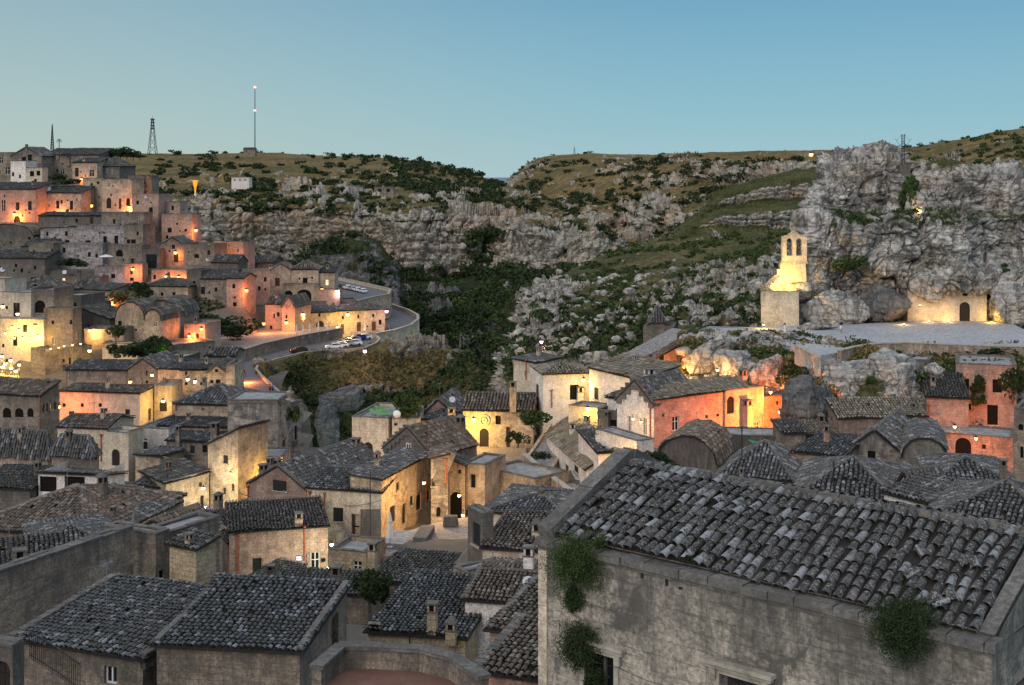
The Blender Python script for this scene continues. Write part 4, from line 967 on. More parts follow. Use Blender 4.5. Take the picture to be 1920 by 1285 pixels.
H("long house with two narrow shutters above the burning yellow lamp", 70, 316, 152, 314, 362, 406, 8, 's', 350, 'warm_stone', 'Fs 108 384 6 15;Fs 134 385 6 17;Fo 153 379 5 8', tile='dark_tile', dish='91 355 4 .1')
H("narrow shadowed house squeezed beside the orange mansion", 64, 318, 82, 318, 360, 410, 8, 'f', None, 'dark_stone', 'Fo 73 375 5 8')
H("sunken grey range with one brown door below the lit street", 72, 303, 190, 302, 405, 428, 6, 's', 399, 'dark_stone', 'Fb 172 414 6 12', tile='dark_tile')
H("grey corner house with white framed window under the arched palace", 190, 301, 271, 300, 402, 440, 6, 'f', None, 'grey_stone', 'Fw 259 413 5 14', ch='238 396 404 4 0')
H("lilac plaster ruin with two pedimented doors and peeling walls", 145, 296, 232, 295, 425, 462, 7, 'f', None, 'lilac_plaster', 'Fs 165 456 10 10;Fo 197 451 7 16;Fo 218 450 7 16;Fn 180 440 3 3')
H("cracked lilac wing stepping down beside the pedimented ruin", 76, 298, 146, 297, 428, 466, 7, 'l', 424, 'lilac_plaster', 'Fo 103 448 4 8;Fo 126 455 8 9')
H("brown stone house with two square holes beside the teal tower", 232, 294, 268, 293, 424, 478, 7, 'f', None, 'grey_stone', 'Fo 250 453 9 8;Fo 254 478 9 8')
H("house with low stone arch and a sloping stair wall", 190, 290, 266, 289, 462, 502, 6, 'f', None, 'grey_stone', 'Fa 224 475 13 13;Fo 241 453 6 8')
H("pale peeling house behind the white parasol terrace", 90, 289, 192, 288, 460, 502, 6, 'f', None, 'lilac_plaster', 'Fo 181 480 5 7;Fw 152 470 4 8')
H("blue grey wing with two slit windows over a dark hedge", 54, 287, 100, 286, 458, 502, 6, 'f', None, 'grey_stone', 'Fo 98 471 4 9;Fo 82 478 4 6;Fo 64 472 4 6')
H("mossy brown barrel roof house under the tunnel arch", -30, 300, 62, 298, 440, 480, 10, 'v', 420, 'dark_stone', 'Fo 55 447 5 5;Fo 20 455 4 4', tile='brown_tile')
H("humped dark roof house between the barrel roof and the slit windows", 40, 293, 92, 292, 462, 482, 7, 's', 448, 'dark_stone', 'Fo 72 472 4 4', tile='dark_tile')
H("dark shed roofed house with reddish brick band", -30, 283, 84, 281, 484, 520, 8, 's', 470, 'dark_stone', 'Fo 30 498 5 6', tile='dark_tile', dish='5 506 5 0')
H("teal metal clad lift tower among stone walls", 266, 285, 301, 285, 470, 512, 5, 'f', None, 'dark_stone', 'Fs 284 490 20 26')
H("low gabled house with hooded niche beside the small orange lamp", 300, 288, 345, 287, 458, 500, 7, 'x', 445, 'grey_stone', 'Fo 325 463 6 8;Fo 330 484 9 16')
H("stone house with single round topped hole above the terraces", 345, 286, 402, 284, 460, 492, 7, 'f', None, 'grey_stone', 'Fa 369 480 9 8', dish='389 487 3 0')
H("pink windowless house catching the yellow street glow", 400, 293, 456, 291, 457, 492, 7, 'f', None, 'pink_stone', 'Fo 429 460 3 4;Fo 446 470 3 4')
H("twin roofed grey house perched below the pink windowless wall", 396, 280, 446, 279, 492, 520, 7, 'g', 478, 'dark_stone', 'Fo 410 505 4 5', tile='dark_tile')
H("low dark house behind the twin gabled farmhouse", 452, 300, 512, 298, 492, 515, 7, 'g', 480, 'dark_stone', 'Fo 470 500 4 5', tile='dark_tile', ch='461 485 502 9 0')
H("pale lilac wall house beside the glowing rose courtyard", 178, 280, 234, 279, 503, 535, 5, 'f', None, 'lilac_plaster', 'Fo 212 518 8 8')
H("rose lit courtyard house with small pent roof", 233, 279, 267, 279, 499, 532, 5, 'f', None, 'pink_stone', 'Fo 247 524 7 6')
H("long low range with glowing orange strip wall", 284, 278, 350, 277, 509, 532, 6, 'f', None, 'pink_stone', '')
H("hip roofed stone house with two small windows below the orange strip", 270, 268, 352, 266, 536, 576, 8, 'h', 522, 'warm_stone', 'Fo 304 552 5 6;Fo 326 552 6 8', tile='dark_tile')
H("narrow tall house with slit window next to the hip roofed house", 350, 270, 377, 269, 510, 566, 8, 'f', None, 'dark_stone', 'Fo 364 532 5 10')
H("three storey stone house with shuttered window above the hedge", 376, 267, 426, 266, 523, 582, 8, 's', 505, 'grey_stone', 'Fs 380 545 9 14;Fo 405 543 5 8;Fo 392 565 5 6', tile='dark_tile')
H("small lamplit gable house with window beside the stair", 425, 265, 456, 264, 522, 572, 7, 'g', 512, 'pink_stone', 'Fo 438 537 6 8;Fo 440 558 4 4;Fo 440 571 7 8', tile='dark_tile')
H("dark roofed cottage above the amber courtyard", 118, 271, 198, 270, 545, 560, 7, 'h', 524, 'dark_stone', '', tile='dark_tile', ch='148 507 527 5 .5')
H("grey ledge house with lit yellow pane", 116, 277, 188, 276, 521, 540, 6, 'f', None, 'grey_stone', 'Fl 119 523 6 8', dish='121 511 4 .1')
H("amber courtyard house with blazing side wall and narrow shutter", 153, 259, 205, 256, 543, 600, 7, 's', 532, 'pink_stone', 'Fs 181 565 6 13', tile='dark_tile')
H("blazing yellow garden wall beside the amber courtyard house", 118, 262, 154, 261, 547, 580, 2, 'f', None, 'pink_stone', '', name='garden_wall', cat='wall', par=.15)
H("jumbled dark roofs house behind the tall floodlit palace", 10, 250, 96, 247, 545, 575, 10, 'h', 518, 'dark_stone', 'Fo 66 535 4 5', tile='dark_tile', ch='62 519 537 7 .6')
H("floodlit palace with hooded tall window and flat top", -60, 222, 58, 218, 549, 600, 9, 'f', None, 'cream_plaster', 'Fb 31 583 12 30')
H("floodlit corner tower wall at the picture edge above the palace", -60, 224, 9, 222, 526, 560, 6, 'f', None, 'cream_plaster', '')
H("grey recess house with pointed arch niche beside the palace", 58, 219, 101, 218, 546, 590, 6, 'f', None, 'grey_stone', 'Fa 75 575 20 24')
H("floodlit lower palace front hung with lanterns and awnings", -60, 214, 82, 211, 600, 692, 7, 'f', None, 'cream_plaster', 'Fo 28 640 9 18;Fb 66 608 8 3;Fb 62 663 8 4')
H("square grey mansion with bracketed balcony and uplit base", 82, 212, 136, 211, 583, 668, ('R', 153), 'f', None, 'grey_stone', 'Fw 101 640 5 14;Fw 126 633 4 17;Fo 133 604 5 9;Rw 145 630 3 12')
H("corbelled grey terrace under the mansion balcony", 84, 207, 172, 214, 661, 705, 4, 'f', None, 'grey_stone', '')
H("dark ramped stone house between the palace and the orange wall", 100, 236, 152, 234, 556, 590, 7, 'f', None, 'dark_stone', '')
H("sloping tiled hut roof below the orange wall", 152, 232, 206, 230, 596, 630, 7, 'r', 575, 'dark_stone', 'Fo 166 612 4 5', tile='dark_tile')
H("rough barrel vaulted house with rounded ochre front", 216, 226, 272, 224, 596, 652, 9, 'v', 566, 'warm_stone', 'Fo 290 610 5 8', tile='dark_tile')
H("round shouldered vaulted house with small white framed window", 270, 222, 303, 221, 600, 655, 9, 'v', 580, 'warm_stone', 'Fw 290 608 7 10', tile='dark_tile')
H("peaked vault house with satellite dish beside the dark garden", 268, 229, 336, 228, 590, 650, 9, 'v', 563, 'grey_stone', 'Fo 312 604 6 7', tile='dark_tile', dish='290 577 4 0')
H("red lit chimney house between two lamps in the garden", 345, 226, 384, 225, 611, 655, 6, 'f', None, 'pink_stone', 'Fo 370 630 6 9', ch='368 596 612 8 .2')
H("pale stone parapet house under the terrace lawn", 322, 216, 402, 222, 652, 682, 6, 'f', None, 'grey_stone', '', dish='377 645 4 .1')
H("wall house beneath the lemon lit street corner", 158, 222, 232, 221, 620, 650, 4, 'f', None, 'warm_stone', '')
H("cream garden wall glowing behind dark shrubs", 192, 216, 258, 215, 648, 676, 3, 'f', None, 'cream_plaster', '', name='garden_wall', cat='wall')
H("long low house with wooden pergola posts along the front", 124, 199, 242, 198, 693, 722, 9, 'g', 676, 'grey_stone', 'Fw 125 706 10 18', tile='grey_tile', ch='121 684 697 5 .1')
H("ruined gable wall house with lean-to porch beside the lamp", 240, 197, 296, 196, 692, 730, 8, 'x', 672, 'grey_stone', 'Fo 275 700 3 10;Fw 263 722 8 12')
H("warm house with white shuttered door under the grey roof band", 296, 195, 340, 194, 691, 730, 8, 's', 680, 'warm_stone', 'Fw 308 717 8 19', ch='')
H("small glowing house with one shutter and potted plants", 338, 192, 390, 192, 694, 735, 8, 'g', 683, 'warm_stone', 'Fs 349 700 4 7;Fo 378 720 6 5', tile='dark_tile')
H("gable fronted lane house with three dark openings", 389, 190, 424, 190, 697, 735, 8, 'x', 684, 'warm_stone', 'Fo 406 695 5 6;Fo 397 716 6 6;Fo 409 716 9 8', tile='dark_tile')
H("narrow amber lit house end beside the street ramp", 424, 189, 440, 189, 690, 735, 6, 'f', None, 'warm_stone', '')
H("grey terrace house with railing above the green lit garden", 296, 206, 342, 205, 672, 700, 6, 'f', None, 'grey_stone', 'Fo 320 686 4 5', tile='grey_tile')
H("cream wall stub with chimney under the tan roof", 384, 206, 440, 206, 668, 700, 7, 'g', 652, 'grey_stone', '', tile='dark_tile', ch='394 648 662 7 0')
# twin gabled farmhouse and the lit terrace on the road
H("twin gabled farmhouse front with small peaked window", 505, 347, 546, 347, 507, 580, 8, 'x', 494, 'warm_stone', 'Fd 520 529 9 16;Fw 525 509 4 5', tile='brown_tile', ch='507 497 507 5 .1')
H("broad farmhouse wing with one upper door and hipped roof", 545, 347, 597, 347, 505, 575, 9, 'h', 488, 'warm_stone', 'Fo 572 527 9 12;Fo 561 553 3 4', tile='brown_tile', ch='544 493 508 3 .2')
H("end house with lit amber window above the violet lamp", 597, 348, 627, 348, 511, 565, 8, 's', 500, 'warm_stone', 'Fl 613 530 6 11', tile='dark_tile')
H("arcaded terrace with two wide stone arches", 530, 340, 597, 340, 536, 580, 4, 'f', None, 'warm_stone', 'Fa 541 556 16 22;Fa 570 555 28 24', name='stone_arcade', cat='arcade')
H("low orange lit house between two lamps below the farmhouse", 597, 336, 637, 336, 546, 580, 5, 'f', None, 'pink_stone', '')
H("tall orange lit house beside the terrace lamp", 455, 318, 497, 316, 566, 634, 9, 'g', 555, 'pink_stone', 'Fs 471 590 5 12;Fo 472 620 6 8', tile='dark_tile')
H("recessed upper house with slit window over the terrace", 497, 320, 530, 319, 570, 634, 9, 'g', 554, 'pink_stone', 'Fo 514 593 3 9', tile='dark_tile')
H("amber gabled house end at the corner of the terrace", 529, 316, 553, 315, 574, 634, 9, 'x', 556, 'pink_stone', 'Fo 537 594 4 7', tile='dark_tile')
H("tavern with big double door behind the closed parasols", 553, 322, 628, 326, 588, 632, 8, 's', 574, 'warm_stone', 'FA 600 612 15 20;Fo 572 592 4 6;Fo 599 591 4 6', tile='grey_tile')
H("golden lit vaulted house with three doors on the road", 628, 327, 722, 332, 584, 628, 8, 's', 572, 'warm_stone', 'Fd 642 617 6 18;Fd 673 613 8 17;Fd 701 612 8 17;Fo 622 597 4 6;Fo 643 596 4 6;Fo 672 594 4 6;Fo 700 592 4 6', tile='grey_tile')
H("dark flat roofed range behind the road terrace", 556, 334, 668, 338, 568, 600, 6, 'f', None, 'grey_stone', '')
H("small house with round arch against the shrubs", 412, 312, 457, 311, 575, 634, 6, 'f', None, 'warm_stone', 'Fa 448 617 7 10;Fo 405 588 4 5')
H("tall lane house between the stair and the gable lamp", 458, 330, 506, 332, 512, 570, 7, 'f', None, 'pink_stone', '', par=.5)
H("old barn front beside the dark garden slope", 336, 312, 412, 312, 560, 604, 6, 'f', None, 'grey_stone', '')
# ------------------------------------------------------------------ middle distance, west side
H("long pale pink house with three square vents", 112, 182, 262, 180, 733, 800, ('R', 290), 's', 722, 'cream_plaster', 'Fo 120 760 6 7;Fo 154 760 6 7;Fo 188 760 6 7;Fs 239 777 9 19;Rb 281 778 6 22', tile='brown_tile')
H("amber stair house with glowing niche beside the pink house", 289, 184, 322, 184, 729, 800, 6, 'f', None, 'warm_stone', 'FA 306 762 14 20')
H("cream flat roofed house with rusty pipe and dark door", 200, 150, 241, 149, 812, 894, ('R', 268), 'f', None, 'cream_plaster', 'FA 217 858 15 32', par=.25)
H("cream house with patched barrel roof joined to the flat roof", 108, 151, 200, 150, 800, 880, 7, 'g', 778, 'cream_plaster', '', tile='brown_tile', pipes='F190 815 865')
H("tall loggia house with rows of arched openings", -60, 166, 76, 163, 735, 850, ('R', 110), 's', 712, 'grey_stone', 'Fa 13 774 16 19;Fa 36 774 16 18;Fa 57 774 12 17;Fa -12 774 16 19;Ra 82 766 4 16;Ra 89 764 4 16;Rl 96 763 4 10;Ra 104 761 4 14', tile='brown_tile', pipes='F75 740 806')
H("hip roofed house with wide slate grey roof above the lower wing", 328, 163, 437, 162, 756, 782, 10, 'h', 721, 'warm_stone', 'Fo 380 768 4 4', tile='grey_tile', pipes='F330 759 770')
H("middle wing with long tiled slope and pale eave", 296, 158, 442, 157, 799, 840, 9, 's', 769, 'warm_stone', '', tile='grey_tile', cop=0)
H("ruined stone house with slender chimney and blue dish", 312, 154, 440, 152, 825, 884, 7, 's', 799, 'grey_stone', 'Fs 361 843 9 15;Fo 384 842 9 14', tile='grey_tile', ch='334 799 874 8 -.05;403 793 828 13 .1', dish='325 867 7 -.1')
H("pale cottage end with brick window beside the stairs", 262, 156, 316, 155, 806, 860, 8, 'f', None, 'white_plaster', 'Fb 273 830 5 14')
H("small stone house with open gate in front of the pale cottage", 254, 148, 300, 147, 852, 905, 5, 'b', 842, 'warm_stone', 'Fo 273 835 6 14')
# ruined church-like facade
H("ruined church front with great dark window and swept parapet", 438, 150, 521, 150, 757, 905, 3, 'f', None, 'old_facade', 'Fo 481 839 34 25;Fs 481 813 30 12', par=.1, name='ruined_church', cat='church')
H("side bay of the ruined church with brick door and finial", 521, 150, 545, 156, 752, 905, 6, 'f', None, 'old_facade', 'Fb 532 843 6 32', par=.1, name='church_bay', cat='church bay')
H("rear tower of the ruined church with overgrown tall slot", 545, 156, 569, 158, 757, 890, 8, 'f', None, 'old_facade', 'Fo 555 812 5 26', par=.1, name='church_tower', cat='tower')
H("yellow lit curved wall house with three slit windows", 390, 140, 446, 138, 832, 975, 5, 'l', 800, 'warm_stone', 'Fs 423 861 9 16;Fs 421 921 5 13;Fs 437 914 5 14', tile='dark_tile')
H("warm arched house below the ruined church window", 443, 144, 530, 144, 858, 960, 5, 'f', None, 'warm_stone', 'Fa 471 893 34 34;Fo 466 870 3 3', par=.1)
H("low pink house with one black window beside the blue car", 255, 139, 311, 137, 907, 974, 8, 'g', 880, 'pink_stone', 'Fo 284 942 10 11', tile='dark_tile', ch='')
H("stained ochre house with white lit doorway", 311, 136, 392, 139, 906, 978, 7, 'l', 878, 'warm_stone', 'Fo 341 945 7 11;FA 379 943 7 27;Fs 376 909 6 8', tile='dark_tile')
# gabled house, long house, pink house
H("crumbling gabled house with barn window and copper pipes", 466, 127, 577, 124, 905, 990, 14, 'x', 872, 'pink_stone', 'Fs 525 910 24 21;Fo 520 948 28 10', cop=1, ch='494 871 899 13 .05;506 859 890 10 .15;520 862 884 12 .2k;652 834 872 15 .9;666 822 865 16 .95', pipes='F466 912 955;F577 918 950', tile='grey_tile')
H("long house with black shuttered window and stained eaves", 576, 121, 715, 119, 913, 1012, 9, 'g', 880, 'cream_plaster', 'Fs 634 965 19 27;Fd 677 990 36 52', pipes='F581 922 960;F609 925 970', tile='grey_tile', ch='')
H("lamplit house with stepped row of shutters and open door", 715, 119, 806, 130, 899, 1010, 3.2, 's', 878, 'warm_stone', 'Fs 746 913 6 14;Fs 736 966 10 28;FA 758 965 8 38;Fs 772 940 6 16;Fs 785 943 9 26;Fs 804 930 7 18', tile='grey_tile', pipes='F798 900 973')
H("pink stone house lit by a white doorway lamp", 430, 109, 615, 111, 998, 1095, 9, 's', 957, 'pink_stone', 'Fs 482 1061 17 28;Fw 591 1056 17 40;Fo 606 1051 4 8', cop=0, tile='dark_tile', ch='560 961 990 14 .05', pipes='F447 1003 1080;F571 988 1078')
H("rose gable wing of the pink stone house", 380, 118, 430, 109.3, 967, 1100, 6, 'r', 957, 'pink_stone', 'Fo 401 996 3 16;Fn 393 1042 7 22', tile='dark_tile')
H("steep dark cottage roof between the blue car and the pink house", 396, 126, 466, 124, 966, 1000, 6, 'h', 938, 'warm_stone', '', tile='dark_tile', ch='409 927 964 13 .1k')
H("low garden wall building with white lit frame", 616, 105, 687, 104, 1036, 1085, 4, 'f', None, 'tufa', 'Fw 670 1065 17 27', par=.3)
# ------------------------------------------------------------------ the hollow between the two quarters
H("ruined house with stepped parapet, grey dish and one framed window", 720, 134, 812, 130, 838, 905, ('R', 894), 'x', 800, 'grey_stone', 'Fw 767 838 9 15;Fa 726 857 10 12;Rw 871 858 7 18', cop=2, dish='789 853 9 -.02', tile='brown_tile', ch='863 782 818 14 .9k')
H("tall brick faced ruin pier with ragged top above the small square", 808, 125, 840, 125, 858, 990, 4, 'l', 846, 'old_facade', 'Fs 812 905 7 14;Fa 822 960 8 18', tile='brown_tile', pipes='F836 862 905')
H("shadowed recess wall with half fallen arch beside the brick pier", 840, 128, 872, 128, 872, 990, 3, 'r', 855, 'warm_stone', 'Fa 855 948 22 50;Fo 862 885 5 8', tile='dark_tile')
k = MB(); Mq = Matrix.Translation(P(847, 845, 125.5)) @ Matrix.Rotation(math.radians(24), 4, 'Y'); k.box(-.55, -.6, -3.4, .55, .5, 0, 0, Mq, .05); o = k.build('leaning_buttress', 'dark_stone'); tag(o, "dark slab like buttress leaning against the ruin over the arch", 'buttress')
H("ochre ruin with ragged black breach and lamp", 868, 129, 909, 128, 870, 985, 5, 'f', None, 'warm_stone', 'Fo 887 902 9 26;Fo 876 962 6 12', par=.15)
H("low stone ruin with square hole below the railed square", 909, 133, 1004, 128, 880, 960, 5, 'f', None, 'warm_stone', 'Fo 925 904 9 10;Fo 932 935 20 8', par=.2)
H("cream house with roof garden of green loungers", 660, 152, 728, 151, 786, 850, 9, 'f', None, 'cream_plaster', 'FA 690 838 18 18', par=.3)
H("low cream extension beside the roof garden house", 735, 151, 786, 151, 787, 850, 8, 'f', None, 'cream_plaster', 'Fo 742 796 3 5', par=.2)
H("rosy gabled house end behind the roof garden", 786, 160, 858, 159, 780, 830, 8, 'x', 749, 'pink_stone', '', ch='843 737 765 10 .6', dish='848 750 6 .3', tile='grey_tile')
H("floodlit stone front rising beside the old chapel house", 792, 154, 868, 152, 786, 838, 7, 's', 770, 'warm_stone', 'Fo 817 791 3 3', tile='grey_tile')
H("old chapel house with arched black door and round carved medallion", 868, 152, 1000, 151, 768, 838, 8, 'g', 737, 'warm_stone', 'FA 908 820 17 33;Fo 934 788 10 17;Fd 953 817 8 32', ch='962 716 772 12 0;847 765 800 13 .1', tile='brown_tile')
H("ruined tower stub with rusty pipe beside the dark valley", 963, 166, 1004, 164, 676, 760, 6, 'r', 670, 'cream_plaster', 'Fo 985 700 3 10', pipes='F987 676 712')
H("white house with pyramid tile roof and recessed black doorway", 1018, 152, 1105, 153, 700, 800, ('L', 999), 'h', 680, 'white_plaster', 'Fo 1077 736 17 28;Lb 1007 729 6 22', pipes='F1034 732 764', tile='tan_tile', ch='1088 726 756 11 -.1')
H("white wall house with tan roof and grey shuttered window", 1105, 150, 1205, 141, 689, 800, 5, 's', 675, 'white_plaster', 'Fs 1118 738 8 24', tile='tan_tile', ch='1218 692 722 16 .1;1190 668 690 6 .8')
H("tall white stepped gable with two pale blue doors and sconces", 1157, 134, 1226, 131, 747, 824, 8, 'x', 712, 'white_plaster', 'Fw 1180 798 7 36;Fw 1209 800 7 32', cop=2, pipes='F1220 758 820', tile='grey_tile')
H("long salmon brick house with lichen speckled roof", 1227, 131, 1400, 138, 748, 832, 5.6, 'g', 716, 'salmon_brick', 'Fw 1267 795 13 26;Fo 1244 779 5 6;Fo 1325 782 5 6;Fo 1346 779 5 6;Fb 1358 800 5 17', tile='tan_tile', ch='1393 694 735 12 .2')
H("orange brick house with tall blind niche and pale chimney breast", 1360, 136, 1432, 139, 736, 812, 5, 'f', None, 'salmon_brick', 'Fa 1370 760 14 32;Fw 1420 802 10 20', ch='1402 750 812 14 -.1', par=.2)
H("orange glowing house corner under the rugged rock", 1432, 141, 1480, 143, 752, 806, 6, 'f', None, 'salmon_brick', 'Fo 1428 776 5 6;Fo 1458 756 5 8', ch='1453 742 765 8 .3')
H("white farm cottage with red door and shutters on the stepped lane", 1025, 146, 1099, 128.7, 814, 868, 3.0, 's', 806, 'white_plaster', 'Fs 1040 856 7 12;Fd 1062 882 8 30;Fs 1080 878 9 18', tile='tan_tile', ch='1073 795 842 9 .5')
H("white house with wide lit arch under the stepped gable", 1118, 130, 1194, 124, 807, 905, ('R', 1226), 'f', None, 'white_plaster', 'FN 1158 852 30 36', par=.2)
H("small amber lit porch house with thin tiled roof", 1122, 119, 1178, 114, 886, 935, 5, 's', 862, 'white_plaster', 'Fo 1136 896 3 14', tile='brown_tile')
H("yellow lit terrace block with flower boxes", 1066, 144, 1122, 142, 762, 815, 3, 'f', None, 'cream_plaster', '', par=.2)
H("small flat hut with chimney below the white terrace", 1120, 137, 1158, 136, 775, 815, 4, 'f', None, 'grey_stone', 'Fo 1150 795 12 16', ch='1138 772 825 8 -.1')
H("narrow white stair house with rust roofed lean-to", 1138, 139, 1158, 138, 744, 790, 5, 's', 725, 'white_plaster', '', tile='brown_tile')
H("cream middle house with sloping tiles between the cottage and the lit arch", 1060, 145, 1126, 139, 797, 870, 3.5, 's', 785, 'cream_plaster', 'Fo 1088 812 5 8', tile='tan_tile', ch='1100 780 815 9 -.1')
H("narrow stair wall descending toward the small amber porch", 1085, 134, 1122, 127, 822, 890, 2.0, 'r', 806, 'white_plaster', '', tile='grey_tile')
# ------------------------------------------------------------------ east side
H("long house with pale speckled roof and black eave shadow", 1573, 126, 1737, 127, 783, 832, ('L', 1552), 's', 749, 'grey_stone', 'Lo 1558 784 4 10', tile='tan_tile', ch='1712 756 775 8 .4', pipes='')
H("rose washed house with barrel roof and pale dish", 1738, 131, 1816, 130, 744, 815, 9, 's', 700, 'pink_stone', '', tile='dark_tile', dish='1749 797 6 -.05', pipes='F1742 760 812')
H("two storey pink ruin with three black windows and a clinging caper bush", 1792, 139, 1906, 137, 684, 812, 8, 'f', None, 'pink_stone', 'Fo 1811 724 12 28;Fo 1870 724 18 25;Fo 1861 778 20 38;Fa 1818 763 5 12', par=.2)
H("red lit terrace wall with low arch and one square hole", 1742, 127, 1900, 124, 812, 872, 5, 'f', None, 'pink_stone', 'Fa 1806 838 30 36;Fo 1845 838 7 9', par=.15)
H("grey tower house with slit windows cut by the picture edge", 1901, 112, 1990, 110, 772, 908, 6, 'f', None, 'grey_stone', 'Fa 1914 801 5 12;Fa 1916 848 6 22')
H("grey gabled cottage with tall black window and white sill", 1590, 104, 1690, 102, 838, 892, 9, 'x', 806, 'old_facade', 'Fo 1634 858 15 26', tile='grey_tile')
H("barrel roofed cottage with white edged window", 1690, 101, 1778, 100, 858, 892, 8, 'v', 820, 'old_facade', 'Fw 1742 866 11 19', tile='grey_tile')
H("pink stained cottage with low tiled roof and one dark hole", 1488, 102, 1578, 100, 846, 895, 7, 's', 818, 'pink_stone', 'Fo 1520 868 7 9', tile='grey_tile', pipes='F1488 848 888')
H("little tile roofed shed between the rocks", 1505, 121, 1568, 121, 815, 838, 5, 's', 796, 'dark_stone', '', tile='tan_tile')
H("wide slate blue hip roof with aerial mast", 1487, 77, 1690, 75, 933, 985, 11, 'h', 858, 'cream_plaster', '', tile='grey_tile')
H("small white cottage with lichen roof and two red pipes", 1674, 79, 1722, 77, 921, 965, ('R', 1782), 'x', 884, 'white_plaster', 'Fo 1700 930 4 8', tile='grey_tile', pipes='F1698 935 955')
H("broad low stone roof with tall bent chimney", 1752, 85, 1905, 84, 906, 950, 9, 'h', 857, 'grey_stone', '', tile='grey_tile', ch='1881 862 930 12 .1;1893 905 935 12 -.2k')
H("white wall with stepped dark coping", 1738, 72, 1812, 74, 942, 985, 3, 'l', 905, 'white_plaster', '', cop=2, tile='grey_tile')
H("brown lichen hip roof close behind the big ridge", 1732, 60, 1990, 57, 978, 1030, 9, 'h', 903, 'grey_stone', '', tile='grey_tile')
H("earth covered vault house with shaggy bushes", 1232, 113, 1345, 111, 862, 905, 7, 'v', 816, 'dark_stone', '', tile='brown_tile')
H("stone hip roof above a patchy whitewashed wall", 1350, 99, 1484, 97, 888, 940, 9, 'h', 826, 'old_facade', '', tile='grey_tile', ch='1391 878 925 6 -.02')
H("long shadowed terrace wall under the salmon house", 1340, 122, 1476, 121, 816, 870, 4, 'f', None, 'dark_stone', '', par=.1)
H("dilapidated stone lean-to below the orange corner", 1470, 117, 1510, 117, 812, 850, 5, 's', 795, 'grey_stone', '', tile='grey_tile')
H("small cave house front set in the bluff with pale lintel", 1700, 143, 1742, 142, 675, 740, 4, 'f', None, 'grey_stone', 'Fo 1728 690 9 12', par=.1)
# ------------------------------------------------------------------ near roofs, west and centre
H("ribbed tile roof house with tall banded chimney", 686, 95, 842, 93, 1086, 1125, 7, 's', 1038, 'tufa', '', tile='dark_tile', ch='699 1018 1112 15 -.06')
H("thin strip of dark tiles over a low store room", 505, 89, 690, 88, 1106, 1150, 4, 's', 1080, 'grey_stone', '', tile='dark_tile', ch='508 1060 1085 12 .9;631 1062 1130 18 -.1')
H("cream house with toothed cornice and brown tile slope", 905, 83, 1045, 82, 1026, 1120, 8, 's', 974, 'cream_plaster', '', tile='brown_tile')
H("dark shuttered light well wall rising beside the brown tile slope", 877, 86, 905, 84, 950, 1065, .8, 'f', None, 'dark_stone', 'Fs 893 1000 14 46', par=.1)
H("grey slab hip roof with small urn finials", 908, 99, 1062, 97, 956, 990, 8, 'h', 924, 'cream_plaster', '', tile='grey_tile')
H("tall white house with ruined dark gable edge", 872, 68, 1040, 67, 1122, 1270, 7, 'g', 1072, 'white_plaster', '', tile='brown_tile', cop=1, dish='990 1092 11 .2')
H("middle brown tile roof with orange verge", 918, 53, 1045, 52, 1178, 1320, 6, 's', 1112, 'pink_stone', '', tile='brown_tile', cop=1)
H("lowest brown tile roof with crumbling stepped verge", 895, 45, 1045, 44, 1254, 1340, 5, 's', 1192, 'salmon_brick', '', tile='brown_tile', cop=2)
H("stone slab roofed house with steel ridge and tiny bell niche", 690, 66, 872, 65, 1182, 1250, 9, 's', 1122, 'tufa', 'Fo 702 1178 3 14', tile='grey_tile', ch='811 1130 1188 17 .02;846 1166 1208 18 -.05k')
H("narrow banded stone pier at the alley mouth", 850, 80, 871, 79, 1064, 1160, 3, 'f', None, 'tufa', '', par=.1)
H("low curved yard wall with red cloth", 752, 92, 850, 88, 1122, 1170, 3, 'f', None, 'grey_stone', '', par=.15)
H("grey tiled shed roof beyond the steps", 455, 101, 505, 100, 1090, 1120, 5, 's', 1072, 'dark_stone', '', tile='dark_tile')
H("long ochre parapet wall stepping down beneath the jumbled roofs", -70, 62, 250, 72, 1100, 1200, .7, 'f', None, 'grey_stone', '', par=.2, name='parapet_wall', cat='wall')
H("narrow stone tower block beside the tufa wall", 250, 74, 292, 73, 1000, 1110, 5, 'f', None, 'grey_stone', '', par=.15, pipes='F281 1045 1092')
H("buttressed grey wall with dark slot", 292, 72.5, 318, 73.5, 1004, 1110, 4, 'f', None, 'grey_stone', 'Fo 303 1080 5 20', par=.1)
H("clean cut tufa block wall under a reddish roof", 318, 72, 367, 71, 1018, 1115, 1.6, 's', 1006, 'tufa', '', tile='dark_tile', ch='355 1000 1030 12 .2')
H("reddish tiled ridge house above the tufa wall", 242, 84, 340, 82, 1000, 1040, 4, 'x', 974, 'warm_stone', '', tile='brown_tile')
H("sunken hip roof with white fallen slates", 60, 83, 216, 85, 1044, 1080, 9, 'h', 986, 'white_plaster', '', tile='grey_tile', ch='137 1018 1052 8 .0')
H("white verge tile roof near the picture edge", -50, 74, 122, 76, 1076, 1110, 6, 's', 1042, 'grey_stone', '', tile='dark_tile', ch='37 1030 1078 22 .1')
H("broad brown pyramid roof like a tent", -60, 95, 160, 92, 986, 1030, 13, 'h', 912, 'grey_stone', '', tile='brown_tile', dish='64 988 7 -.05')
H("long dark roof edge above the blue bin", 120, 100, 235, 99, 985, 1010, 5, 's', 962, 'dark_stone', '', tile='dark_tile', ch='213 962 990 5 .2')
H("tile roof with white mortar verge and round vent", 106, 104, 190, 103, 949, 975, 6, 's', 923, 'white_plaster', '', tile='tan_tile', cop=1)
H("open loggia with white pillars and dark timber roof", 72, 112, 182, 111, 886, 940, 5, 'b', 884, 'white_plaster', 'Fo 140 908 38 30;Fo 90 908 32 30', tile='dark_tile')
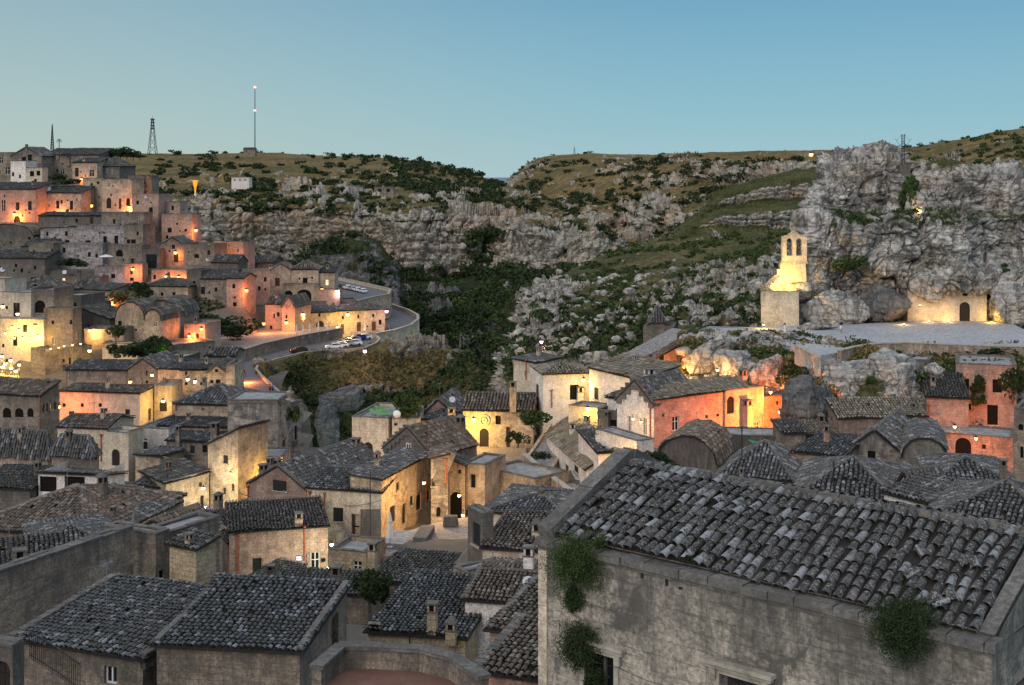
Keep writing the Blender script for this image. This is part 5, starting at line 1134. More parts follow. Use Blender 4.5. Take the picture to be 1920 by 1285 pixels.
H("shaggy tiled hut below the tall loggia house", -20, 122, 90, 120, 852, 895, ('R', 106), 'h', 806, 'warm_stone', '', tile='grey_tile')
H("second shaggy hut with curved eave and pale wall", 97, 118, 172, 117, 852, 890, ('R', 186), 'h', 816, 'grey_stone', 'Ro 180 860 3 5', tile='grey_tile')
H("black tiled lean-to at the picture edge", -60, 112, 56, 111, 912, 940, 6, 's', 876, 'dark_stone', '', tile='dark_tile')
H("low roof cluster by the paved yard", 165, 97, 246, 96, 975, 1000, 7, 'h', 944, 'grey_stone', '', tile='grey_tile', ch='212 950 985 6 .0')
H("lower hip roof tucked beside the pink window house", 190, 118, 262, 117, 948, 975, 6, 'h', 932, 'dark_stone', '', tile='grey_tile')
# the two near tiled roofs
n1 = H("nearest hip tiled house with white framed window", 24, 56, 268, 53.7, 1196, 1330, 7, 's', 1096, 'grey_stone', 'Fw 207 1266 23 36', tile='grey_tile', cop=2, mess=1.2)
n2 = H("near tiled house with brown door in its blank gable", 294, 52, 562, 51.2, 1206, 1330, ('R', 650), 's', 1090, 'grey_stone', 'Rd 628 1205 13 86', tile='grey_tile', cop=1, mess=1.1)
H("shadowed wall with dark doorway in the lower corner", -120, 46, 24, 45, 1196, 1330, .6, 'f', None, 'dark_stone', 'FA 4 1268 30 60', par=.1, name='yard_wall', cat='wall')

# ------------------------------------------------------------------ the big near house
def near_house():
    A = P(1060, 1000, 30.0); B = P(1800, 1165, 24.0); B.z = A.z
    e = B-A; L = e.length; ang = math.atan2(e.y, e.x); n = Vector((-math.sin(ang), math.cos(ang), 0)); zb = A.z-9.0
    root = empty('old_stone_house', (A.x, A.y, zb), ang, label="great weathered house whose pale barrel tile roof fills the corner", cat='house')
    M0 = Matrix.Translation((A.x, A.y, zb)) @ Matrix.Rotation(ang, 4, 'Z'); Z = 9.0; D = 2.85; R = 1.13; fy = -.42; x0, x1 = -.42, L+.75
    o_ = M0 @ Vector((x0, fy, 0)); a_ = M0.to_3x3() @ Vector((1, 0, 0)); n_ = M0.to_3x3() @ Vector((0, 1, 0))
    def px(u, v):
        d = Vector(((u-CX)/F, 1, (VH-v)/F)); p = d*(o_.dot(n_)/d.dot(n_)); return (p-o_).dot(a_), p.z-zb
    M = Matrix.Translation((x0, fy, 0)); T = Z-.22; mb = MB(T)
    def rc(u0, v0, u1, v1):
        s0, a1 = px(u0, v0); s1, _ = px(u1, v0); _, a0 = px((u0+u1)/2, v1); return (s0, s1, a0, a1)
    wA = rc(1098, 1218, 1152, 1320); wB = rc(1350, 1262, 1428, 1360)
    sl = [rc(1201, 1066, 1207, 1086), rc(1247, 1078, 1253, 1100), rc(1272, 1100, 1280, 1107)]
    ops = [(*o, False) for o in [wA, wB]+sl]
    wall_face(mb, M, x1-x0, -2, T, ops, None, .3)
    # side walls
    MR = Matrix(((0, -1, 0), (1, 0, 0), (0, 0, 1))).to_4x4(); MR.translation = (x1, fy, 0); side = D+.55+3.2
    wall_face(mb, MR, side, -2, T, [(1.15, 1.95, T-3.2, T-1.0, False)], [(0, T), (.55, T+.3), (D+.55, Z+R-.05), (side, Z-.4)], .35)
    ML = Matrix(((0, 1, 0), (-1, 0, 0), (0, 0, 1))).to_4x4(); ML.translation = (x0, fy+side, 0)
    wall_face(mb, ML, side, -2, T, [], [(0, Z-.4), (3.2, Z+R-.05), (side-.55, T+.3), (side, T)], .3)
    mb.face([(x0, fy+side, -2), (x1, fy+side, -2), (x1, fy+side, T), (x0, fy+side, T)])
    # fascia between cornice and tiles
    mb.box(x0+.3, -.12, T+.02, x1-.35, .05, Z-.03)
    mb.build('wall', 'old_facade', root)
    # weathered cornice ledge, laid stone by stone
    mb = MB(); x = x0-.08; random.seed(3)
    while x < x1+.05:
        w_ = random.uniform(.45, .9); j = random.uniform(-.025, .025); mb.box(x+.006, fy-.13+j, T-.02, min(x+w_, x1+.1), fy+.34, T+.15+j*.5, 0, None, .012); x += w_
    mb.box(x0-.03, fy-.05, T-.11, x1+.03, fy+.06, T-.023)
    mb.build('cornice', 'coping', root)
    # tiles
    o = .16; mb = MB(); random.seed(5)
    tile_slope(mb, [(-.12, -o, Z-.06), (L+.35, -o, Z-.06), (L+.35, D, Z+R), (-.12, D, Z+R)], .248, .35, 8, 1.35)
    tile_slope(mb, [(L+.35, D*2+o, Z-.06), (-.12, D*2+o, Z-.06), (-.12, D, Z+R), (L+.35, D, Z+R)], .248, .35, 5, 1.0)
    for i in range(8):      # slipped and broken tiles near the lower corner and along the verge
        t = Vector((random.uniform(L-1.6, L+.2), random.uniform(.1, 1.4), 0)); t.z = Z+t.y/D*R+.12; an = random.uniform(-1.2, 1.2)
        Mt_ = Matrix.Translation(t) @ Matrix.Rotation(an, 4, 'Z') @ Matrix.Rotation(.4, 4, 'X'); V = []; k = len(mb.v)
        for yy, r in ((0, .12), (.34, .095)):
            for q in range(7): a = math.pi*q/6; V.append(Mt_ @ Vector((-math.cos(a)*r, yy, math.sin(a)*r*.8)))
        mb.v += [tuple(v) for v in V]
        for q in range(6): mb.f.append((k+q, k+q+1, k+8+q, k+7+q)); mb.m.append(0); mb.r.append(random.random())
    x = -.2
    while x < L+.4:          # ridge bedded in pale mortar
        w_ = random.uniform(.3, .55); mb.box(x, D-.13+random.uniform(-.02, .02), Z+R-.02, x+w_+.02, D+.16, Z+R+.11+random.uniform(-.02, .03), 2, None, .03); x += w_
    ro = mb.build('roof', ['grey_tile', 'underlay', 'coping'], root)
    mb = MB(); coping(mb, (-.3, fy+.1, T+.12), (-.3, D+.1, Z+R+.05), .42, .3); coping(mb, (-.3, D+.1, Z+R+.05), (-.3, D*2, Z-.1), .42, .3)
    mb.build('verge_coping', 'coping', ro)
    mb = MB(); coping(mb, (x1-.2, fy+.3, T+.1), (x1-.2, D, Z+R-.1), .3, .08); mb.build('verge_coping', 'coping', ro)
    # corner pilaster with pale quoin stones
    mb = MB(T); zz = -2.
    while zz < T-.12:
        hgt = min(.36, T-.12-zz); mb.box(x0-.03, fy-.035, zz, x0+.22, fy+.05, zz+hgt-.012); zz += .36
    mb.build('quoin', 'cream_plaster', root)
    # windows with moulded hoods
    for i, (a, b, c, d) in enumerate((wA, wB)):
        a += x0; b += x0; k = MB(); y = fy+.22
        for (p, q, r, s) in ((a, a+.07, c, d), (b-.07, b, c, d), (a+.07, b-.07, d-.07, d), ((a+b)/2-.035, (a+b)/2+.035, c, d-.07)): k.box(p, y-.03, r, q, y+.04, s)
        wn = k.build('window', 'grey_wood', root)
        k = MB(); k.box(a, y+.05, c, b, y+.08, d); k.build('pane', 'glass', wn)
        k = MB(); k.box(a-.13, fy-.045, c, a-.003, fy+.03, d+.12); k.box(b+.003, fy-.045, c, b+.13, fy+.03, d+.12); k.box(a-.003, fy-.045, d+.003, b+.003, fy+.03, d+.12); k.build('frame', 'pale_coping', wn)
        k = MB(); k.box(a-.34, fy-.22, d+.22, b+.34, fy+.02, d+.30); k.box(a-.28, fy-.14, d+.123, b+.28, fy+.02, d+.217)
        for sx in (a-.2, b+.06): k.box(sx, fy-.12, d-.12, sx+.14, fy-.047, d+.12)
        k.build('hood', 'pale_coping', wn)
        if i:            # torn dark cloth hanging in the window head
            k = MB(); nst = 9; random.seed(2)
            for j in range(nst): l = random.uniform(.25, .5); xa = a+.09+(b-a-.18)*j/nst; k.face([(xa, y-.05, d-.08), (xa+(b-a-.18)/nst, y-.05, d-.08), (xa+(b-a-.18)/nst*.8, y-.06, d-.08-l), (xa+.01, y-.06, d-.1-l*.9)])
            k.build('torn_blind', 'underlay', wn)
    k = MB(); 
    for (a, b, c, d) in sl: k.box(a+x0-.01, fy+.2, c-.01, b+x0+.01, fy+.24, d+.01)
    k.build('vent_slot', 'dark_void', root)
    k = MB(); k.box(x1-.5, fy+1.13, T-3.2, x1-.36, fy+1.97, T-.98); k.build('door', 'dark_wood', root)
    return root, M0, fy, T, n_
near, NM, NFY, NT, NN = near_house()
def facade_pt(u, v, out=.2):
    o_ = NM @ Vector((0, NFY, 0)); d = Vector(((u-CX)/F, 1, (VH-v)/F)); return d*(o_.dot(NN)/d.dot(NN))-NN*out
def spray(label, p, r, stems, out, droop=.5, leaf=.03, seed=1, up=.6, name='shrub', mat='leaf_dark', cat='shrub', spread=1.):
    """a wild caper-like bush: woody stems fanning from one root, small leaves along each"""
    rs = np.random.RandomState(seed); root = empty(name, p, 0, label=label, cat=cat); mb = MB(); C = []; out = np.array(out[:])
    for k in range(stems):
        d = out*.7+rs.normal(0, .75, 3)*np.array([spread, .5, 1])+np.array([0, 0, up*.6]); d /= np.linalg.norm(d); l = r*rs.uniform(.45, 1.15); q = np.zeros(3); n = 9
        for i in range(n):
            q2 = q+d*l/n; 
            if i < 5 and k % 2 == 0: mb.tube(q, q2, .010*(1-i/9)+.003, n=4, cap=False)
            m = 9; t = rs.rand(m)[:, None]
            if i > 0: C.append(q+(q2-q)*t+rs.normal(0, r*.055, (m, 3)))
            q = q2; d = d+np.array([0, 0, -droop*.28])+rs.normal(0, .09, 3); d /= np.linalg.norm(d)
    C = np.concatenate(C); N_ = len(C); a = rs.normal(0, 1, (N_, 3)); a /= np.linalg.norm(a, axis=1)[:, None]; b = np.cross(a, rs.normal(0, 1, (N_, 3))); b /= np.linalg.norm(b, axis=1)[:, None]; s_ = (leaf*rs.uniform(.5, 1.3, N_))[:, None]
    V = np.stack([C-a*s_, C-b*s_*.5, C+a*s_, C+b*s_*.5], 1).reshape(-1, 3)
    mesh_np('foliage', V, np.arange(4*N_).reshape(-1, 4), mat, root, False, None, {'rnd': np.clip(rs.rand(N_)*.9, 0, 1)}); mb.build('stem', 'bark', root); return root
OUT = -NN
for i, (u, v, r, dr, up, stm, lab, sp_) in enumerate(((1090, 1045, .92, .5, .45, 300, "feathery green bush sprouting from the cornice corner of the big house", 1.2), (1080, 1108, .45, 1.3, -.6, 110, "thin trailing bush hanging under the cornice corner", .6),
        (1095, 1192, .75, 1.0, -.05, 260, "dense caper bush over the hooded window", .9), (1120, 1262, .5, 1.3, -.3, 150, "dark creeper hanging down beside the hooded window", .6), (1702, 1155, .85, .8, .3, 320, "big dark bush bursting from the wall under the broken tiles", 1.1),
        (1290, 1048, .14, .3, .5, 24, "small tuft growing in the gutter ledge", 1), (1130, 1015, .2, .3, .5, 30, "little weed between the first tiles of the eave", 1))):
    spray(lab, facade_pt(u, v, .03), r, stm, OUT, dr, .024, 20+i, up, spread=sp_, mat='leaf_green' if i in (0, 6) else 'leaf_dark')
# ------------------------------------------------------------------ ground of the town, from the foot of every house
def add(u, v, Y): q = P(u, v, Y); GC.append((q.x, q.y, q.z))
for c in ((908, 845, 150), (960, 850, 148), (930, 870, 140), (985, 885, 139), (780, 985, 118), (830, 985, 117), (870, 990, 116), (800, 1015, 108), (870, 1015, 106), (740, 1010, 110), (373, 985, 131), (330, 990, 128), (430, 990, 130),
          (230, 905, 147), (245, 930, 140), (230, 950, 133), (1040, 905, 132), (1010, 880, 141), (1080, 925, 124), (700, 1060, 100), (640, 1030, 108),
          (1820, 612, 170), (1700, 645, 152), (1500, 640, 155), (520, 740, 236), (460, 715, 252), (500, 730, 240)): add(*c)
for c in ((-10, 235, -60), (5, 260, -62), (-30, 250, -58), (20, 235, -56), (-5, 290, -64), (-45, 232, -52), (-15, 205, -52), (0, 200, -50), (12, 205, -50), (-32, 205, -49), (-60, 240, -52), (-52, 262, -54), (30, 260, -60), (60, 300, -60),
          (-20, 330, -66), (20, 340, -66), (-50, 330, -62), (60, 240, -48), (90, 240, -45), (40, 205, -42), (70, 205, -38), (90, 230, -40), (120, 230, -38), (-60, 300, -50), (0, 380, -66), (100, 380, -56), (-60, 380, -56),
          (0, 22, -19), (-12, 28, -20), (8, 30, -20), (18, 30, -20), (-25, 30, -22), (0, 14, -18), (-8, 44, -22), (20, 45, -23), (30, 60, -23), (-40, 44, -22), (15, 70, -26), (-5, 60, -25), (-130, 470, -30), (-60, 420, -52), (-90, 470, -40), (160, 300, -40), (130, 200, -22)): GC.append(c)
for (u, v) in ((530, 745), (490, 708), (480, 690), (520, 676), (570, 664), (620, 658), (680, 655), (710, 640), (440, 695), (440, 715), (460, 730), (600, 650), (640, 640), (700, 628), (500, 660), (440, 680), (400, 690)):
    q_ = P(u, v, 40.5*F/(v-VH)); GC.append((q_.x, q_.y, -42.0))
for u_ in (425, 460, 495, 530, 560):
    for Y__ in (209, 222): q_ = P(u_, 330, Y__); GC.append((q_.x, q_.y, -43.5))
C_ = np.array(GC); xs = np.arange(-220, 190, 2.2); ys = np.arange(10, 482, 2.2)
X, Y_ = np.meshgrid(xs, ys); q = np.stack([X.ravel(), Y_.ravel()], 1)
Zs = np.empty(len(q))
for i in range(0, len(q), 4000):
    d = ((q[i:i+4000, None]-C_[None, :, :2])**2).sum(2)+.6; wgt = d**-2.0; Zs[i:i+4000] = (wgt*C_[None, :, 2]).sum(1)/wgt.sum(1)
Zs -= .35+.25*(fbm(np.stack([q[:, 0]/5, q[:, 1]/5, q[:, 0]*0], 1), 3, 3))
idx = np.arange(len(q)).reshape(X.shape); Q = np.stack([idx[:-1, :-1], idx[:-1, 1:], idx[1:, 1:], idx[1:, :-1]], 2).reshape(-1, 4)
uu = CX+q[:, 0]/q[:, 1]*F; cut = ((q[:, 1] > 205) & (uu > 545)) | ((q[:, 1] > 181) & (uu > 905)) | ((q[:, 1] > 285) & (uu > 505) & (q[:, 1] < 303)) | ((q[:, 1] > 380) & (uu > 372)) | ((q[:, 1] > 168) & (uu > 590) & (uu < 950)) | (q[:, 1] > 480)
Q = Q[~cut[Q].any(1)]
tag(mesh_np('ground', np.column_stack([q, Zs]), Q, 'town_ground'), kind='structure')
def sheet(name, pts, z, mat, th=.25):
    """flat paved area at height z, outline given by photo points"""
    W = []
    for (u, v) in pts: Y = -z*F/(v-VH); W.append(P(u, v, Y))
    mb = MB(); mb.face(W); lo = [p-Vector((0, 0, th)) for p in W]
    for i in range(len(W)): k = (i+1) % len(W); mb.face([W[i], lo[i], lo[k], W[k]])
    o = mb.build(name, mat)
    if o.data.polygons[0].normal.z < 0: o.data.flip_normals()
    return tag(o, kind='structure')
def wall_line(name, label, pts, z, hgt, thick, mat, down=1., cop='pale_coping', cat='wall', struct=False):
    """a low wall that follows photo points lying on the level z"""
    W = [P(u, v, -z*F/(v-VH)) for (u, v) in pts]; base = W[0].copy(); base.z = z; root = empty(name, base, 0, label=label, cat=cat)
    mb = MB(z+hgt-base.z); cb = MB()
    for i_, (a, b) in enumerate(zip(W[:-1], W[1:])):
        e_ = .004*(i_ % 2); d = b-a; l = math.hypot(d.x, d.y); an = math.atan2(d.y, d.x); M = Matrix.Translation((a.x-base.x, a.y-base.y, 0)) @ Matrix.Rotation(an, 4, 'Z')
        mb.box(-thick*.3, -thick/2+e_, -down, l, thick/2-e_, hgt+e_, 0, M); cb.box(-thick*.32, -thick/2-.06-e_, hgt+.008, l+.02, thick/2+.06+e_, hgt+.12+e_, 0, M)
    mb.build('wall', mat, root); cb.build('coping', cop, root); return root
# church square
sheet('square', [(1425, 614), (1500, 611), (1600, 608), (1690, 603), (1790, 601), (1890, 603), (1935, 625), (1930, 655), (1880, 654), (1700, 648), (1640, 650), (1600, 655), (1575, 661), (1530, 668), (1500, 655), (1450, 640), (1330, 630), (1290, 625), (1330, 612)], -19.9, 'pale_cobbles', .6)
wall_line('retaining_wall', "long low parapet wall along the front of the church square", [(1575, 664), (1602, 657), (1640, 651), (1700, 649), (1790, 653), (1880, 656), (1925, 657)], -19.9, .35, .5, 'warm_stone', 2.2)
wall_line('parapet_wall', "short pale wall slanting down from the square by the yellow grass", [(1494, 658), (1515, 668), (1535, 680)], -19.9, .5, .45, 'cream_plaster', 1.5)
# road and parking lots
zr_ = -40.5
outer = [(530, 745), (510, 727), (490, 708), (480, 696), (484, 688), (520, 676), (570, 664), (618, 659), (650, 659), (685, 655), (706, 646), (712, 638), (705, 633), (716, 630), (740, 626), (770, 616), (784, 605), (783, 597), (765, 587), (730, 575), (700, 562), (672, 553)]
inner = [(662, 556), (690, 570), (716, 585), (722, 600), (724, 618), (700, 624), (640, 634), (577, 646), (535, 655), (492, 665), (462, 675), (436, 690), (436, 712), (450, 745)]
sheet('road', outer+inner, zr_, 'asphalt', .4)
wall_line('road_wall', "curved stone parapet along the outer edge of the road", outer[:13], zr_, .4, .4, 'warm_stone', 2.5)
wall_line('bastion_wall', "great curved bastion wall holding up the hairpin road", outer[12:], zr_, 1.0, .7, 'warm_stone', 9.)
wall_line('terrace_wall', "tall stained retaining wall between the road and the parasol terrace", [(380, 690), (430, 685), (462, 675), (492, 665), (535, 655), (577, 646), (610, 640), (640, 634)], zr_, 2.5, .6, 'grey_stone', 2.)
sheet('terrace', [(380, 664), (430, 660), (462, 652), (492, 643), (535, 634), (577, 626), (610, 620), (634, 615), (634, 608), (560, 606), (440, 606), (380, 620)], -38.3, 'cobbles', .5)
sheet('parking_lot', [(600, 560), (626, 524), (680, 536), (732, 548), (728, 556), (668, 568)], -34.2, 'asphalt', .5)
wall_line('parking_wall', "straight pale wall along the far side of the upper parking lot", [(626, 524), (660, 531), (700, 540), (732, 548)], -34.2, .9, .5, 'cream_plaster', 3.)
wall_line('parking_wall', "stone retaining wall below the upper parking lot", [(732, 548), (728, 557), (700, 562), (668, 570)], -34.2, .8, .6, 'warm_stone', 6.)
# small squares
sheet('square', [(862, 838), (905, 838), (985, 836), (990, 862), (975, 884), (930, 886), (890, 880)], -32.1, 'cobbles', .5)
sheet('square', [(710, 1012), (800, 985), (870, 970), (912, 975), (905, 1030), (820, 1035), (760, 1048), (705, 1040)], -31.75, 'cobbles', .5)
sheet('street', [(225, 905), (262, 900), (268, 950), (330, 975), (420, 975), (400, 1010), (330, 1000), (240, 965)], -36.0, 'road_stone', .4)
sheet('terrace_floor', [(588, 1300), (640, 1252), (700, 1252), (790, 1256), (850, 1272), (905, 1310), (880, 1380), (560, 1380)], -14.4, 'terracotta_floor', .4)
wall_line('terrace_parapet', "grey parapet curving round the red floored terrace", [(596, 1290), (640, 1250), (700, 1251), (790, 1256), (850, 1272), (908, 1312)], -14.4, .55, .3, 'grey_stone', 3., 'coping')
def stair(name, label, a, b, wid, n, mat, side=1, wallh=.0, down=4, wm='warm_stone', cat='staircase'):
    A, B = P(*a), P(*b); d = B-A; l = math.hypot(d.x, d.y); an = math.atan2(d.y, d.x); root = empty(name, A, an, label=label, cat=cat)
    mb = MB()
    for i in range(n): mb.box(l*i/n+.003, 0, -down, l*(i+1)/n, wid*side, d.z*(i+1)/n if d.z > 0 else d.z*i/n) if side > 0 else mb.box(l*i/n+.003, wid*side, -down, l*(i+1)/n, 0, d.z*(i+1)/n if d.z > 0 else d.z*i/n)
    mb.build('steps', mat, root)
    if wallh:
        for y in ((-.38, -.003) if side > 0 else (.003, .38)), ((wid+.003, wid+.38) if side > 0 else (-wid-.38, -wid-.003)):
            k = MB(wallh); pr = [(0, y[0], -down), (l, y[0], -down), (l, y[0], d.z+wallh), (0, y[0], wallh)]; p2 = [(x, y[1], z) for x, _, z in pr]
            k.face(pr); k.face(list(reversed(p2)))
            for i in range(4): j = (i+1) % 4; k.face([pr[i], p2[i], p2[j], pr[j]])
            k.build('side_wall', wm, root)
    return root
stair('stone_stairs', "long grey flight of steps climbing to the church square", (1168, 694, 160), (1300, 622, 165), 4.5, 30, 'step_stone', 1, 0, 6)
stair('stone_stairs', "walled flight of steps between the chapel house and the white cottage", (980, 880, 138.5), (1050, 778, 156.5), 3.0, 30, 'step_stone', -1, .35, 4)
stair('stepped_lane', "broad stepped lane descending past the white farm cottage", (1088, 944, 121), (1000, 872, 146), 5.0, 12, 'step_stone', -1, .0, 4)
stair('stone_stairs', "short steps with ramp wall in the cobbled square", (770, 1022, 109), (800, 998, 113), 3.0, 4, 'step_stone', 1, .0, 1)
wall_line('lane_wall', "mossy low wall following the stepped lane", [(985, 868), (1005, 888), (1028, 905), (1062, 932), (1085, 945)], -31.5, .9, .5, 'warm_stone', 4.)
# salmon wall under the long stairs with its railing
h_ = H("salmon lit wall carrying the long stairs", 1196, 158, 1292, 163.5, 690, 740, 1.2, 'l', 636, 'salmon_brick', 'Fo 1240 672 8 8', name='retaining_wall', cat='wall', tile='pale_coping' if 0 else 'brown_tile', gc=False)
H("square stone pedestal at the head of the long stairs", 1206, 190, 1262, 189, 617, 655, 5, 'f', None, 'grey_stone', '', name='stone_pedestal', cat='pedestal', gc=False)
b_ = H("eroded little stone spire beyond the long stairs", 1221, 191, 1246, 191, 604, 618, 2, 'p', 573, 'grey_stone', '', name='stone_spire', cat='spire', gc=False, tile='grey_tile')
# ------------------------------------------------------------------ rock church, bell gable, bastion, cross
H("pale cave church front with arched black door and square window", 1702, 176.0, 1850, 175.0, 543, 603, 2.5, 'f', None, 'cream_plaster', 'FA 1809 583 20 33;Fo 1810 549 9 12', par=.02, name='rock_church', cat='church', gc=False)
H("square block of dressed masonry beside the bell gable", 1427, 171, 1498, 170, 549, 615, 6, 'f', None, 'cream_plaster', '', par=.35, name='stone_bastion', cat='masonry block', gc=False)
def bell_gable():
    Y = 176.; p = P(1490, 530, Y); root = empty('bell_gable', p, 0, label="floodlit stone bell gable with two arched openings", cat='bell gable'); sx = Y/F
    X = lambda u: (u-1490)*sx
    Zf = lambda v: (530-v)*sx
    mb = MB(Zf(433)); th = .9
    for y, fl in ((0, 1), (th, -1)):
        M = Matrix.Translation((X(1467), y, Zf(492))) if fl > 0 else Matrix.Translation((X(1513), y, Zf(492))) @ Matrix.Rotation(math.pi, 4, 'Z')
        w_ = X(1513)-X(1467); q = lambda u: (X(u)-X(1467)) if fl > 0 else (X(1513)-X(u))
        ops = [(min(q(a), q(b)), max(q(a), q(b)), (492-c)*sx, (492-d)*sx, True) for a, b, c, d in ((1475, 1486, 480, 447), (1493, 1504, 480, 447))]
        wall_face(mb, M, w_, 0, (492-445)*sx, ops, [(0, (492-445)*sx), (q(1480) if fl > 0 else q(1500), (492-441)*sx), (w_/2, (492-433)*sx), (q(1500) if fl > 0 else q(1480), (492-441)*sx), (w_, (492-445)*sx)], th*.5)
    x0_, x1_, z0_, z1_ = X(1467), X(1513), Zf(492), Zf(445)
    mb.face([(x0_, 0, z0_), (x0_, th, z0_), (x0_, th, z1_), (x0_, 0, z1_)]); mb.face([(x1_, 0, z0_), (x1_, th, z0_), (x1_, th, z1_), (x1_, 0, z1_)])
    t = [(x0_, z1_), (X(1480), Zf(441)), (X(1490), Zf(433)), (X(1500), Zf(441)), (x1_, z1_)]
    for a, b in zip(t[:-1], t[1:]): mb.face([(a[0]-.05, -.06, a[1]+.02), (b[0]+.05, -.06, b[1]+.02), (b[0]+.05, th+.06, b[1]+.02), (a[0]-.05, th+.06, a[1]+.02)])
    mb.build('wall', 'cream_plaster', root)
    mb = MB(Zf(492)); mb.box(X(1465), -.05, Zf(494), X(1515), th+.05, Zf(491)); mb.box(X(1462), -.2, -.6, X(1512), th+.4, Zf(494)-.003, 0, None, .1); mb.box(X(1457), -.24, -.6, X(1464), .5, Zf(505)); mb.box(X(1452), -.22, -.6, X(1456.9), .45, Zf(516)); mb.build('base', 'cream_plaster', root)
    for u in (1480.5, 1498.5):
        k = MB(); k.lathe([(.01, .55), (.14, .52), (.2, .38), (.24, .15), (.34, .0), (.32, 0), (.02, .3)], (X(u), th/2, Zf(468)), 12); k.tube((X(u)-.5, th/2, Zf(468)+.58), (X(u)+.5, th/2, Zf(468)+.58), .04, n=6); k.build('bell', 'bronze', root)
    return root
bell_gable()
boulder("rough rock hump carrying the bell gable", 1480, 545, 176.5, 3.4, 2.2, 1.5, seed=31)
boulder("low rock tread beside the bell gable steps", 1450, 545, 175, 1.6, 1.4, 1.0, seed=32)
stair('stone_steps', "crumbling yellow lit steps beside the bell gable", (1440, 545, 174), (1464, 520, 175), 1.6, 8, 'cream_plaster', 1, 0, 2)
def cross():
    Y = 190.; p = P(1693.5, 326, Y); s = Y/F; root = empty('iron_cross', p, 0, label="tall openwork iron cross on top of the rock hill", cat='cross'); mb = MB(); h = 74*s
    def lattice(a, b, w_):
        a, b = Vector(a), Vector(b); d = (b-a).normalized(); t = Vector((0, 0, 1)) if abs(d.z) < .5 else Vector((1, 0, 0)); q = d.cross(t)
        c = [(t*i+q*j)*w_/2 for i, j in ((-1, -1), (1, -1), (1, 1), (-1, 1))]
        for o in c: mb.tube(a+o, b+o, .03, n=4)
        n = int((b-a).length/w_)
        for k in range(n):
            A = a.lerp(b, k/n); B = a.lerp(b, (k+1)/n)
            for i in range(4): mb.tube(A+c[i], B+c[(i+1) % 4], .025, n=4)
    lattice((0, 0, 0), (0, 0, h), .38); lattice((-17*s, 0, h-24*s), (17*s, 0, h-24*s), .34)
    for sx in (-1, 1):
        mb.tube((0, 0, h-14*s), (sx*9*s, 0, h-24*s), .03, n=4); mb.tube((sx*6*s, 0, h-22*s), (sx*15*s, 0, h-8*s), .03, n=4); mb.tube((sx*2*s, 0, h), (sx*12*s, 0, h-12*s), .02, n=4)
    mb.build('lattice', 'iron', root)
    k = MB(); k.box(-.9, -.9, -1.2, .9, .9, .9, 0, None, .12); k.box(-.7, -.7, .9, .7, .7, 1.3); k.build('base', 'grey_stone', root)
cross()
boulder("massive bulging grey rock between the masonry block and the church", 1562, 585, 174, 4.6, 3.2, 2.5, seed=1)
boulder("mottled dark boulder with yellow lichen face beside the church", 1660, 574, 175, 3.2, 2.6, 2.6, 'dark_rock', 2)
boulder("knobbly rock shoulder behind the bell gable", 1520, 520, 179, 2.6, 2.6, 3.0, seed=3)
boulder("overhanging rounded rock nose above the church wall", 1738, 536, 176, 2.2, 1.8, 2.0, seed=4)
boulder("bulging rock lip resting on the church wall above the window", 1786, 539, 175.6, 2.6, 1.5, 1.1, seed=24)
boulder("small rock lip over the far end of the church wall", 1838, 540, 175.2, 1.9, 1.5, 1.2, seed=25)
boulder("rock spur at the side of the church wall", 1896, 575, 173.5, 2.4, 2.2, 3.0, seed=5)
boulder("rounded warm boulder wedged in the cleft of the rock hill", 1728, 388, 184, 2.2, 2, 1.9, seed=7)
boulder("long low whitish slab of rock at the foot of the masonry block", 1535, 612, 166, 2.6, 1.2, .5, seed=8)
boulder("large weathered crag above the pale tiled house", 1590, 722, 139, 5.8, 3., 2.7, seed=9)
boulder("tall split crag beside the barrel roofed rose house", 1672, 712, 138, 3.3, 2.6, 2.9, seed=10)
boulder("tawny rock column at the edge of the two storey ruin", 1692, 728, 136, 1.6, 1.6, 2.2, seed=12)
boulder("dark hunched rock beside the glowing orange corner", 1512, 772, 132, 2.6, 2, 2.7, 'dark_rock', seed=13)
boulder("pale cliff knob lit from below beside the long stairs", 1330, 676, 157, 3.4, 2.2, 2.5, seed=14)
boulder("streaked white crag above the salmon house roof", 1388, 690, 153, 2.6, 2, 2.1, seed=15)
boulder("small humped rock above the orange brick house", 1438, 708, 146, 2.2, 1.6, 2.0, seed=16)
boulder("solitary finger of grey rock under the grassy bank", 612, 800, 225, 2.0, 2.0, 4.6, 'dark_rock', seed=17)
boulder("pale jagged rock on the dark bank above the finger rock", 648, 748, 262, 4.5, 3, 2.6, 'dark_rock', seed=18)
